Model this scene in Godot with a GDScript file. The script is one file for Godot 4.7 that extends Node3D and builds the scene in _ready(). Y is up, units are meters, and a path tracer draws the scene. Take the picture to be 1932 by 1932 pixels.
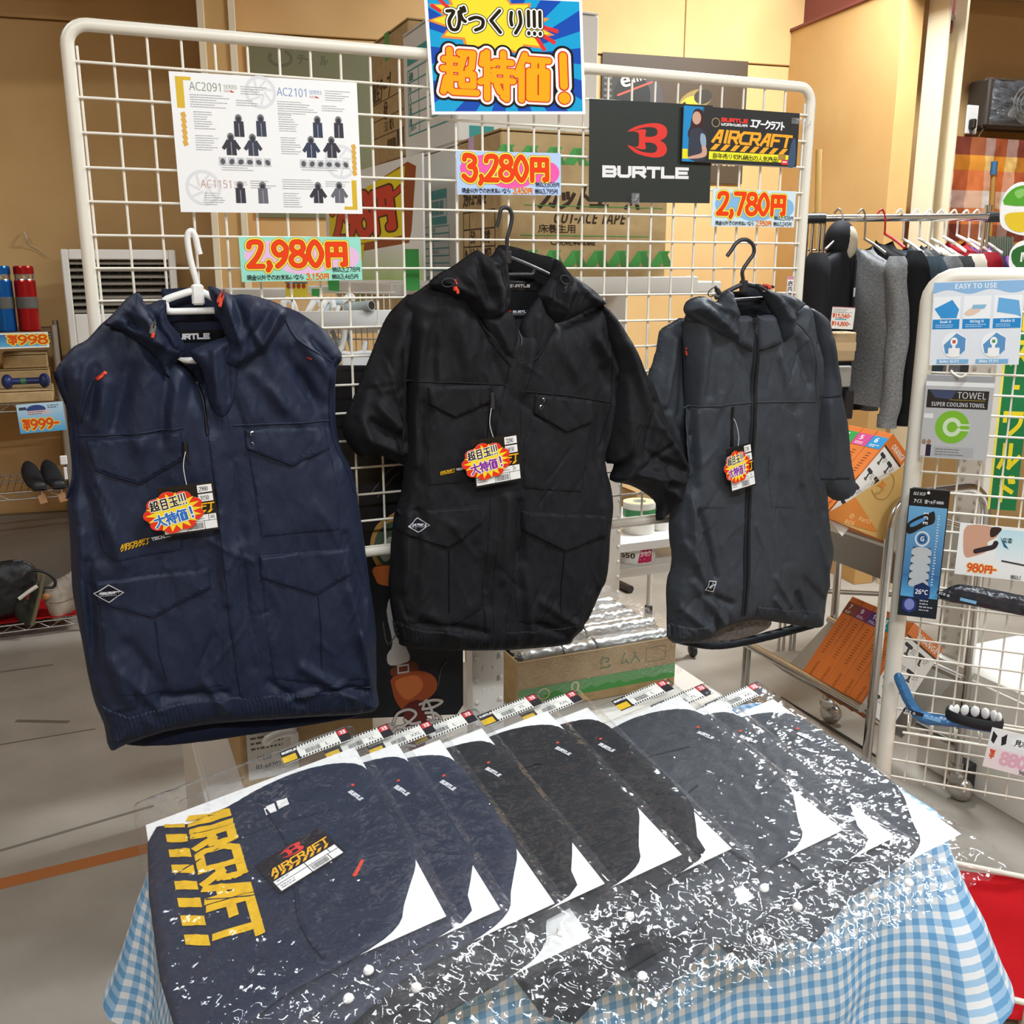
extends Node3D

# A sale corner of a workwear shop: three hooded jackets on a grid panel, bagged jackets fanned on a table.
# World: the grid panel stands in the plane z = 0, x runs along it, y is up, metres.

const F := 1864.7
const LZ := 0.00012
var cam_pos := Vector3(0, 1.45, 1.7236)
var cam_basis := Basis(Vector3.UP, -0.4057) * Basis(Vector3.RIGHT, -0.2416)
var M := {}
var used := {}
var rng := RandomNumberGenerator.new()


# ---------------------------------------------------------------- geometry helpers
class Geo:
	var v := PackedVector3Array()
	var n := PackedVector3Array()
	var uv := PackedVector2Array()
	var c := PackedColorArray()
	var ix := PackedInt32Array()
	var tint := Color.WHITE

	func vert(p: Vector3, nn: Vector3, t := Vector2.ZERO) -> int:
		v.append(p)
		n.append(nn)
		uv.append(t)
		c.append(tint)
		return v.size() - 1

	func face(a: int, b: int, d: int) -> void:
		var g := (v[b] - v[a]).cross(v[d] - v[a])
		if g.dot(n[a] + n[b] + n[d]) > 0.0:
			ix.append_array([a, d, b])
		else:
			ix.append_array([a, b, d])

	func flat(pts: Array, nn: Vector3, uvs := []) -> void:
		var s := v.size()
		for i in pts.size():
			vert(pts[i], nn, uvs[i] if uvs.size() else Vector2.ZERO)
		for i in range(1, pts.size() - 1):
			face(s, s + i, s + i + 1)

	func quad(a: Vector3, b: Vector3, d: Vector3, e: Vector3) -> void:
		var nn := (b - a).cross(e - a).normalized()
		flat([a, b, d, e], nn, [Vector2(0, 1), Vector2(1, 1), Vector2(1, 0), Vector2(0, 0)])

	func box(at: Vector3, size: Vector3, bas := Basis.IDENTITY, bevel := 0.002) -> void:
		var h := size * 0.5
		var b := minf(bevel, minf(h.x, minf(h.y, h.z)) * 0.9)
		var p := func(s: Vector3, axis: int) -> Vector3:
			var q := Vector3(s.x * (h.x - b), s.y * (h.y - b), s.z * (h.z - b))
			q[axis] = s[axis] * h[axis]
			return at + bas * q
		for a in 3:
			var u := (a + 1) % 3
			var w := (a + 2) % 3
			for s in [-1.0, 1.0]:
				var pts := []
				for k in [[-1, -1], [1, -1], [1, 1], [-1, 1]]:
					var q := Vector3.ZERO
					q[a] = s
					q[u] = k[0]
					q[w] = k[1]
					pts.append(p.call(q, a))
				var nn := Vector3.ZERO
				nn[a] = s
				flat(pts, bas * nn, [Vector2(0, 1), Vector2(1, 1), Vector2(1, 0), Vector2(0, 0)])
			# edges between faces u and w, running along a
			for su in [-1.0, 1.0]:
				for sw in [-1.0, 1.0]:
					var q0 := Vector3.ZERO
					q0[u] = su
					q0[w] = sw
					q0[a] = -1
					var q1 := q0
					q1[a] = 1
					var nn := Vector3.ZERO
					nn[u] = su
					nn[w] = sw
					flat([p.call(q0, u), p.call(q0, w), p.call(q1, w), p.call(q1, u)], bas * nn.normalized())
		for sx in [-1.0, 1.0]:
			for sy in [-1.0, 1.0]:
				for sz in [-1.0, 1.0]:
					var s := Vector3(sx, sy, sz)
					flat([p.call(s, 0), p.call(s, 1), p.call(s, 2)], bas * s.normalized())

	func bar(a: Vector3, b: Vector3, w: float, t: float, up := Vector3.UP, bevel := 0.001) -> void:
		var z := (b - a).normalized()
		var x := up.cross(z).normalized()
		var y := z.cross(x)
		box((a + b) * 0.5, Vector3(w, t, a.distance_to(b)), Basis(x, y, z), bevel)

	func tube(pts: Array, r: float, seg := 8, closed := false, r1 := -1.0) -> void:
		var k := pts.size()
		var s0 := v.size()
		var prev := Vector3.ZERO
		for i in k:
			var t: Vector3
			if closed:
				t = pts[(i + 1) % k] - pts[(i + k - 1) % k]
			else:
				t = pts[mini(i + 1, k - 1)] - pts[maxi(i - 1, 0)]
			t = t.normalized()
			if i == 0:
				prev = t.cross(Vector3.UP if absf(t.y) < 0.9 else Vector3.RIGHT).normalized()
			prev = (prev - t * prev.dot(t)).normalized()
			var w := t.cross(prev)
			var rr := r if r1 < 0.0 else lerpf(r, r1, float(i) / (k - 1))
			for j in seg:
				var a := TAU * j / seg
				var nn := prev * cos(a) + w * sin(a)
				vert(pts[i] + nn * rr, nn, Vector2(float(j) / seg, i))
		for i in (k if closed else k - 1):
			var i2 := (i + 1) % k
			for j in seg:
				var j2 := (j + 1) % seg
				face(s0 + i * seg + j, s0 + i * seg + j2, s0 + i2 * seg + j2)
				face(s0 + i * seg + j, s0 + i2 * seg + j2, s0 + i2 * seg + j)
		if not closed:
			for e in [0, k - 1]:
				var t: Vector3 = (pts[0] - pts[1] if e == 0 else pts[k - 1] - pts[k - 2]).normalized()
				var ring := []
				for j in seg:
					ring.append(v[s0 + e * seg + j])
				flat(ring, t)

	func lathe(prof: Array, seg: int, xf := Transform3D.IDENTITY) -> void:
		for i in prof.size() - 1:
			var a: Vector2 = prof[i]
			var b: Vector2 = prof[i + 1]
			var nn := Vector2(b.y - a.y, a.x - b.x).normalized()
			var s := v.size()
			for j in seg + 1:
				var g := TAU * j / seg
				var d := Vector3(cos(g), 0, sin(g))
				var no := xf.basis * (d * nn.x + Vector3(0, nn.y, 0))
				vert(xf * (d * a.x + Vector3(0, a.y, 0)), no.normalized(), Vector2(float(j) / seg, a.y))
				vert(xf * (d * b.x + Vector3(0, b.y, 0)), no.normalized(), Vector2(float(j) / seg, b.y))
			for j in seg:
				face(s + 2 * j, s + 2 * j + 1, s + 2 * j + 2)
				face(s + 2 * j + 1, s + 2 * j + 3, s + 2 * j + 2)

	func ball(at: Vector3, rad: Vector3, bas := Basis.IDENTITY, seg := 14, rings := 9) -> void:
		var s := v.size()
		for i in rings + 1:
			var th := PI * i / rings
			for j in seg + 1:
				var g := TAU * j / seg
				var d := Vector3(sin(th) * cos(g), cos(th), sin(th) * sin(g))
				vert(at + bas * (d * rad), (bas * (d / rad)).normalized(), Vector2(float(j) / seg, float(i) / rings))
		for i in rings:
			for j in seg:
				var a := s + i * (seg + 1) + j
				if i > 0:
					face(a, a + 1, a + seg + 1)
				if i < rings - 1:
					face(a + 1, a + seg + 2, a + seg + 1)

	# a polygon in the xy plane of xf, thick from z0 to z1
	func prism(poly: PackedVector2Array, z0: float, z1: float, xf := Transform3D.IDENTITY) -> void:
		var t := Geometry2D.triangulate_polygon(poly)
		for side in 2:
			var z := z1 if side == 0 else z0
			var nn := xf.basis * Vector3(0, 0, 1.0 if side == 0 else -1.0)
			var s := v.size()
			for q in poly:
				vert(xf * Vector3(q.x, q.y, z), nn, q)
			for i in range(0, t.size(), 3):
				face(s + t[i], s + t[i + 1], s + t[i + 2])
		var cw := -1.0 if Geometry2D.is_polygon_clockwise(poly) else 1.0
		for i in poly.size():
			var a := poly[i]
			var b := poly[(i + 1) % poly.size()]
			var d := (b - a).normalized()
			var nn := xf.basis * Vector3(d.y * cw, -d.x * cw, 0)
			flat([xf * Vector3(a.x, a.y, z0), xf * Vector3(b.x, b.y, z0), xf * Vector3(b.x, b.y, z1), xf * Vector3(a.x, a.y, z1)], nn)

	# a grid of points (rows of equal length), smooth normals by neighbours
	func grid(rows: Array, closed_u := false, uvs := []) -> void:
		var h := rows.size()
		var w: int = rows[0].size()
		var s := v.size()
		for i in h:
			for j in w:
				var l: Vector3 = rows[i][(j + w - 1) % w if closed_u else maxi(j - 1, 0)]
				var r: Vector3 = rows[i][(j + 1) % w if closed_u else mini(j + 1, w - 1)]
				var u: Vector3 = rows[maxi(i - 1, 0)][j]
				var d: Vector3 = rows[mini(i + 1, h - 1)][j]
				var nn := (r - l).cross(d - u)
				vert(rows[i][j], nn.normalized() if nn.length_squared() > 1e-20 else Vector3.UP, uvs[i][j] if uvs.size() else Vector2(float(j) / (w - 1), float(i) / (h - 1)))
		for i in h - 1:
			for j in (w if closed_u else w - 1):
				var a := s + i * w + j
				var b := s + i * w + (j + 1) % w
				face(a, b, b + w)
				face(a, b + w, a + w)

	func mesh() -> ArrayMesh:
		var a := []
		a.resize(Mesh.ARRAY_MAX)
		a[Mesh.ARRAY_VERTEX] = v
		a[Mesh.ARRAY_NORMAL] = n
		a[Mesh.ARRAY_TEX_UV] = uv
		a[Mesh.ARRAY_COLOR] = c
		a[Mesh.ARRAY_INDEX] = ix
		var m := ArrayMesh.new()
		m.add_surface_from_arrays(Mesh.PRIMITIVE_TRIANGLES, a)
		return m


# ---------------------------------------------------------------- printing: flat inks laid on a sheet
# strokes on a 20 x 20 grid, two characters a point (0-9 a-z), "~" a smooth stroke
const STROKES := {
	"0": "~60240a2g6kagcaa460", "1": "34 3460 606k", "2": "~142160b1b67d0k 0kck", "3": "~132070b2b669 ~69bacf9k4k0h", "4": "8k80 800dcd", "5": "a020 2018 ~1867bacf9j4k0i",
	"6": "~90441a1g6kbhbc791c", "7": "00c0 c05k", "8": "~69162160a1b669 ~690d1i6kbicd69", "9": "~3k8gbab46013185bb8", ",": "2h3k 3k1n", ".": "2j2k", "!": "202d 2j2k", "-": "0a8a", "¥": "0060 6a60 0069 69c0 1ab a1bb 1fbf 696k",
	"円": "2k22 22i2 i2ij ijfj a2ab 2bib", "超": "1484 4048 0898 484h 4c8c 2c0i 1f6iki a1i1 i1h7 h7f8 d1a8 baiaifbfba", "特": "2115 1585 404k 0d8a 94j4 e0e8 88k8 8ckc g8gk gkej aech",
	"価": "5009 363k 72k2 87j7jj8j87 b2bj g2gj", "目": "41g1gk4k41 47g7 4dgd", "玉": "22i2 2aia 0jkj a2aj ddgg", "大": "06k6 ~a0a67e0k ~a6dekk", "税": "7013 0696 525k 580f 589c c0d3 i0g3 b5j5jabab5 da9k gagi gikikg",
	"込": "92d2 d2e8kf d77f 2154 0848 483f 3f0i 3f8iki", "現": "0282 0989 424g 0h8f a1i1icaca1 a5i5 a8i8 cc8k gcgj gjkjkg", "金": "a009 a0k9 58f8 2cic a8ak 0kkk 5e7i fedi", "以": "323g 3g9c 93b7 ~h1ga8k fdkj",
	"外": "5009 3595 ~958c1k 396c e0ek e7kb", "で": "13h2 ~h2866c9ifj d7fa g5i8", "の": "~a49b5h2f1a54b3h5jbghbk", "お": "16c5 ~616i2i2e9ahbigcj f3j7", "支": "14j4 a0a9 39g9ag1k 5bjk", "払": "0585 505j 5j2i 0d8a d19i 9ijg fbkk",
	"い": "~232d5i9e ~f4i9jf", "な": "15b4 702c e3j7 ~d8di8k6hafij", "ら": "51b3 ~463daagbhg8k", "び": "~14843c5jbjece4hakc g1h4 j0k3", "っ": "~3aa8hagg9j", "く": "e14a 4aek", "り": "~52485d ~e1fb9k",
	"毎": "6016 33j3 57h7fk3k57 0dkd a79k", "年": "6017 44i4 59h9 595e 0eke b4bk", "売": "23i3 a0a7 57f7 1d1ajajd 7c2k dcdjjjjg", "切": "0886 414g 4g8e 93j3 j3ij ijfi d38k", "れ": "404k 0575 750f ~0f79d4eikf",
	"続": "5015 1565 650b 0b8b 4b4k 1e0i 7e9h a3k3 f0f7 b7j7 adaakakd dcak hchjkj", "出": "a0aj 3339h9h3 1c1jjjjc", "人": "~a09a0k ~a8dfkk", "気": "6017 43i3 57g7 2afa fahj hjkg ad3k 4dbk", "商": "a0a3 13j3 2k27i7ik 7387 d3c7 785c d8fc 7dddi7i7d",
	"品": "51f1f85851 1b8b8k1k1b cbjbjkckcb", "エ": "32h2 a2ai 0iki", "ア": "12i2 i2d8 ~a69d3k", "ー": "1aja", "ク": "7019 64i4 ~i4ee4k", "ラ": "42g2 28i8 ~i8eg5k", "フ": "22i2 ~i2ec5k", "ト": "606k 67gc", "カ": "16j6 j6ij ijei ~a08b2k", "ッ": "486c 97bb ~h8eg7k",
	"ス": "32g2 ~g2bb2j bbij", "テ": "42g2 08k8 ~a8ae5k", "プ": "13h3 ~h3dd5k ~h0j1k0", "ピ": "414i 4iii 48h7 ~h0j1k0", "ン": "2377 ~2jcfi6", "ル": "51 515a ~5a4e1k b1bk bkkb", "ワ": "2923 23i3 ~i3hc9k", "ド": "606k 67gc d0e3 g0h3", "・": "9aba", "ケ": "6019 45j5 ~d5cd6k",
	"ミ": "42g5 48fb 2ehj", "イ": "~h0981c a7ak", "ヘ": "0c65 65kg", "グ": "7019 64i4 ~i4ee4k h0i2 j0k2", "型": "12b2 07c7 ~423b 929b e2e8 i0ia iaga 3fhf acak 0kkk", "見": "42g2gd4d42 46g6 49g9 6d1k edej ejkjkg", "本": "05k5 a0ak ~a53c0g ~a5hckg 6gfg",
	"床": "a0a3 33k3 ~333c0k 69k9 d5dk ca5i eaki", "養": "6082 e0c2 33h3 46g6 09k9 a2a9 891f c9jf 6ceceh6h6c 6k6c 6kaj chik", "生": "5118 45i5 3chc a0aj 0jkj", "用": "~313d1k 31i1 i1ij ijfj 37i7 3did a1ak", "光": "a0a8 3357 h3f7 08k8 782k d8dj djkj", "洋": "0254 0759 1k6d 90b3 h0f3 73k3 88j8 6dkd e3ek",
	"化": "5009 363k a1aj ajkj i4ab", "学": "2144 a0a4 i1g4 1915j5j9 59f9 f9ab abak 0cid", "株": "0484 404k 490e 499c c0a5 a5j5 8bkb e0ek ea8i eaki", "式": "04k4 ~d0ddhkkg 39b9 797i 1jbg g0i2", "会": "a008 a0k8 58f8 1cjc 9c4i 4ifh defk", "社": "4062 0676 760f 4a4k 8fg6 b8j8 f0fj 9jkj",
	"緑": "5015 1565 650b 0b8b 4b4k 1e0i 7e9h b1i1 i1i6 b6k6 98k8 e8ek ebak fbkk", "入": "72a2 a2b8kk a81k", "巻": "5063 f0e3 23i3 06k6 ~a0a60f ~d6ekf 6bebef6f6jgj", "色": "6019 44f4 f4b8 28i8ie2e 282k 2kkk kkkg a8ae", "密": "a0a3 1613j3j6 4a57 ~6c8j a5ig 3b3k 3kik ahaf ik9b", "着": "6082 e0c2 23i3 46g6 0aka a0aa 8a1k 6ehehk6k6e 6hgh",
	"内": "2k23 23i3 i3ij a0a7 a75e a7fe", "店": "a0a3 33k3 333c0k a5ab a8i8 6bibik6k6b", "藤": "04k4 6065 e0e5 282k 2868 686k a8k8 f6fc acjc aeak jeik", "原": "22k2 222c0k 66i6ie6e66 6aia cecj 8g6j gfij", "ム": "902i 2igg ccik", "量": "51f1f75751 09k9 4bgb gh4h a7ak 0kkk 4b4h gbgh", "〜": "~0c49bdk9", "包": "6018 ~44i4iada 494e ~9j2kkkkg",
}


class Ink:
	var v := PackedVector3Array()
	var c := PackedColorArray()
	var ix := PackedInt32Array()
	var w := 1.0
	var h := 1.0
	var layer := 1.0
	var micro := 0
	var warp: Variant = null
	var fonts: Dictionary

	func _init(ww: float, hh: float, f: Dictionary) -> void:
		w = ww
		h = hh
		fonts = f

	func add(p: Vector2, col: Color) -> int:
		v.append(Vector3(p.x, p.y, layer + float(micro % 90) * 0.01))
		c.append(col.srgb_to_linear())
		return v.size() - 1

	func poly(pts: PackedVector2Array, col: Color) -> void:
		micro += 1
		var t := Geometry2D.triangulate_polygon(pts)
		var s := v.size()
		for p in pts:
			add(p, col)
		for i in t:
			ix.append(s + i)

	func flatpoly(pts: Array, col: Color) -> void:
		poly(PackedVector2Array(pts), col)

	func rect(x: float, y: float, ww: float, hh: float, col: Color) -> void:
		micro += 1
		var s := add(Vector2(x, y), col)
		add(Vector2(x + ww, y), col)
		add(Vector2(x + ww, y + hh), col)
		add(Vector2(x, y + hh), col)
		ix.append_array([s, s + 1, s + 2, s, s + 2, s + 3])

	func shade(x: float, y: float, ww: float, hh: float, col: Color, col2: Color, across := false) -> void:
		micro += 1
		var s := add(Vector2(x, y), col)
		add(Vector2(x + ww, y), col2 if across else col)
		add(Vector2(x + ww, y + hh), col2)
		add(Vector2(x, y + hh), col if across else col2)
		ix.append_array([s, s + 1, s + 2, s, s + 2, s + 3])

	func frame(x: float, y: float, ww: float, hh: float, t: float, col: Color) -> void:
		rect(x, y, ww, t, col)
		rect(x, y + hh - t, ww, t, col)
		rect(x, y, t, hh, col)
		rect(x + ww - t, y, t, hh, col)

	func ell(x: float, y: float, rx: float, ry: float, col: Color, a := 0.0, seg := 28) -> void:
		micro += 1
		var s := add(Vector2(x, y), col)
		for i in seg:
			var g := TAU * i / seg
			add(Vector2(x, y) + Vector2(cos(g) * rx, sin(g) * ry).rotated(a), col)
			ix.append_array([s, s + 1 + i, s + 1 + (i + 1) % seg])

	func ring(x: float, y: float, rx: float, ry: float, t: float, col: Color, a0 := 0.0, a1 := TAU) -> void:
		var pts := PackedVector2Array()
		for i in 25:
			var g := lerpf(a0, a1, i / 24.0)
			pts.append(Vector2(x + cos(g) * rx, y + sin(g) * ry))
		line(pts, t, col)

	func burst(x: float, y: float, rx: float, ry: float, points: int, inner: float, col: Color, a := 0.0) -> void:
		micro += 1
		var s := add(Vector2(x, y), col)
		for i in points * 2:
			var g := PI * i / points
			var k := 1.0 if i % 2 == 0 else inner
			add(Vector2(x, y) + Vector2(cos(g) * rx * k, sin(g) * ry * k).rotated(a), col)
			ix.append_array([s, s + 1 + i, s + 1 + (i + 1) % (points * 2)])

	func cloud(x: float, y: float, rx: float, ry: float, lobes: int, col: Color, a := 0.0) -> void:
		micro += 1
		var s := add(Vector2(x, y), col)
		var k := lobes * 8
		for i in k:
			var g := TAU * i / k
			var q := 0.86 + 0.14 * absf(sin(g * lobes * 0.5))
			add(Vector2(x, y) + Vector2(cos(g) * rx * q, sin(g) * ry * q).rotated(a), col)
			ix.append_array([s, s + 1 + i, s + 1 + (i + 1) % k])

	func line(pts: PackedVector2Array, wd: float, col: Color, rounded := true) -> void:
		var r := wd * 0.5
		var k := 100.0 / w
		var big := PackedVector2Array()
		for p in pts:
			if big.is_empty() or big[-1].distance_to(p * k * 10.0) > 0.01:
				big.append(p * k * 10.0)
		if big.size() < 2:
			ell(pts[0].x, pts[0].y, r, r, col, 0.0, 12)
			return
		if big.size() > 2 and big[0].distance_to(big[-1]) < 0.1:
			var half := big.size() / 2
			var a := PackedVector2Array()
			var b := PackedVector2Array()
			for i in big.size():
				if i <= half:
					a.append(big[i] / (k * 10.0))
				if i >= half:
					b.append(big[i] / (k * 10.0))
			line(a, wd, col, rounded)
			line(b, wd, col, rounded)
			return
		var out := Geometry2D.offset_polyline(big, r * k * 10.0, Geometry2D.JOIN_ROUND if rounded else Geometry2D.JOIN_MITER, Geometry2D.END_ROUND if rounded else Geometry2D.END_SQUARE)
		var holes := out.size() == 0
		for q in out:
			if Geometry2D.is_polygon_clockwise(q):
				holes = true
		if not holes:
			for q in out:
				var u := PackedVector2Array()
				for p in q:
					u.append(p / (k * 10.0))
				poly(u, col)
			return
		for i in big.size() - 1:
			line(PackedVector2Array([big[i] / (k * 10.0), big[i + 1] / (k * 10.0)]), wd, col, rounded)

	static func decode(ch: String) -> Array:
		var out := []
		for part in String(STROKES[ch]).split(" ", false):
			var smooth := part.begins_with("~")
			var t := part.substr(1) if smooth else part
			var pts := PackedVector2Array()
			for i in range(0, t.length() - 1, 2):
				pts.append(Vector2("0123456789abcdefghijklmnopqrstuvwxyz".find(t[i]), "0123456789abcdefghijklmnopqrstuvwxyz".find(t[i + 1])))
			if smooth and pts.size() > 2:
				var q := PackedVector2Array()
				var loop := pts[0].distance_to(pts[-1]) < 0.1
				for i in pts.size() - 1:
					var p0 := pts[i - 1] if i > 0 else (pts[pts.size() - 2] if loop else pts[0])
					var p3 := pts[i + 2] if i + 2 < pts.size() else (pts[1] if loop else pts[-1])
					for k in 4:
						q.append(pts[i].cubic_interpolate(pts[i + 1], p0, p3, k / 4.0))
				q.append(pts[-1])
				pts = q
			out.append(pts)
		return out

	static func advance(ch: String) -> float:
		if ch in ",.!":
			return 6.5
		if ch == " ":
			return 8.0
		return 15.5 if ch in "0123456789¥-" else 22.0

	func width_of(t: String) -> float:
		var s := 0.0
		for ch in t:
			s += advance(ch)
		return s / 20.0

	# text in strokes: size = height of a letter, wd = stroke width (both in the sheet's units), sx squeezes, lean slants
	func write(t: String, x: float, y: float, size: float, wd: float, col: Color, sx := 1.0, rounded := true, turn := 0.0, lean := 0.0, gap := 0.0) -> void:
		var at := 0.0
		var k := size / 20.0
		for ch in t:
			if STROKES.has(ch):
				for pts in decode(ch):
					var q := PackedVector2Array()
					for p in pts:
						q.append(Vector2(x, y) + Vector2((at + p.x) * k * sx - (p.y - 20.0) * k * lean, p.y * k).rotated(turn))
					line(q, wd, col, rounded)
			at += advance(ch) + gap

	# Latin lettering from the font, height = that of a capital
	func latin(t: String, x: float, y: float, height: float, col: Color, style := "bold", sx := 1.0, turn := 0.0, lean := 0.0) -> float:
		var tm := TextMesh.new()
		tm.text = t
		tm.font = fonts[style]
		tm.font_size = 48
		tm.pixel_size = 1.0
		tm.depth = 0.0
		tm.curve_step = 2.5
		tm.horizontal_alignment = HORIZONTAL_ALIGNMENT_LEFT
		tm.vertical_alignment = VERTICAL_ALIGNMENT_BOTTOM
		var a := tm.get_mesh_arrays()
		var vv: PackedVector3Array = a[Mesh.ARRAY_VERTEX]
		var nn: PackedVector3Array = a[Mesh.ARRAY_NORMAL]
		var ii: PackedInt32Array = a[Mesh.ARRAY_INDEX] if a[Mesh.ARRAY_INDEX] != null else PackedInt32Array(range(vv.size()))
		var k := height / (48.0 * 0.714)
		var lo := INF
		var hi := -INF
		for p in vv:
			lo = minf(lo, p.x)
			hi = maxf(hi, p.x)
		var base: float = fonts["base"]
		var s := v.size()
		for p in vv:
			var py := (p.y - base) * k
			add(Vector2(x, y) + Vector2((p.x - lo) * k * sx + py * lean, height - py).rotated(turn), col)
		for i in range(0, ii.size(), 3):
			if nn[ii[i]].z > 0.5:
				ix.append_array([s + ii[i], s + ii[i + 1], s + ii[i + 2]])
		return (hi - lo) * k * sx

	# rows of grey dashes: print too small to read
	func tiny(x: float, y: float, ww: float, rows: int, pitch: float, th: float, col: Color, r: RandomNumberGenerator) -> void:
		for i in rows:
			var at := x
			var to := x + ww * r.randf_range(0.55, 1.0)
			while at < to:
				var d := r.randf_range(0.4, 1.6) * th * 2.0
				rect(at, y + i * pitch, minf(d, to - at), th, col)
				at += d + th * 0.6

	func bars(x: float, y: float, ww: float, hh: float, col: Color, r: RandomNumberGenerator) -> void:
		var at := x
		while at < x + ww:
			var d := r.randf_range(0.012, 0.04) * ww
			rect(at, y, minf(d, x + ww - at), hh, col)
			at += d + r.randf_range(0.012, 0.035) * ww

	func refine(most: float) -> void:
		for pass_ in 5:
			var out := PackedInt32Array()
			var split := false
			for i in range(0, ix.size(), 3):
				var t := [ix[i], ix[i + 1], ix[i + 2]]
				var e := 0
				var long := 0.0
				for j in 3:
					var d := Vector2(v[t[j]].x - v[t[(j + 1) % 3]].x, v[t[j]].y - v[t[(j + 1) % 3]].y).length()
					if d > long:
						long = d
						e = j
				if long > most:
					split = true
					var a: int = t[e]
					var b: int = t[(e + 1) % 3]
					var d2: int = t[(e + 2) % 3]
					v.append((v[a] + v[b]) * 0.5)
					c.append(c[a].lerp(c[b], 0.5))
					var mm := v.size() - 1
					out.append_array([a, mm, d2, mm, b, d2])
				else:
					out.append_array([t[0], t[1], t[2]])
			ix = out
			if not split:
				return

	func mesh(size_x: float, size_y: float) -> ArrayMesh:
		var p := PackedVector3Array()
		var nn := PackedVector3Array()
		if warp != null:
			refine(0.006 * w / size_x)
		for q in v:
			var x := (q.x / w - 0.5) * size_x
			var y := (0.5 - q.y / h) * size_y
			if warp != null:
				var o: Array = warp.call(x, y, q.z * LZ)
				p.append(o[0])
				nn.append(o[1])
			else:
				p.append(Vector3(x, y, q.z * LZ))
				nn.append(Vector3(0, 0, 1))
		for i in range(0, ix.size(), 3):
			var g := (p[ix[i + 1]] - p[ix[i]]).cross(p[ix[i + 2]] - p[ix[i]])
			if g.dot(nn[ix[i]]) > 0.0:
				var t := ix[i + 1]
				ix[i + 1] = ix[i + 2]
				ix[i + 2] = t
		var a := []
		a.resize(Mesh.ARRAY_MAX)
		a[Mesh.ARRAY_VERTEX] = p
		a[Mesh.ARRAY_NORMAL] = nn
		a[Mesh.ARRAY_COLOR] = c
		a[Mesh.ARRAY_INDEX] = ix
		var m := ArrayMesh.new()
		m.add_surface_from_arrays(Mesh.PRIMITIVE_TRIANGLES, a)
		return m


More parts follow.
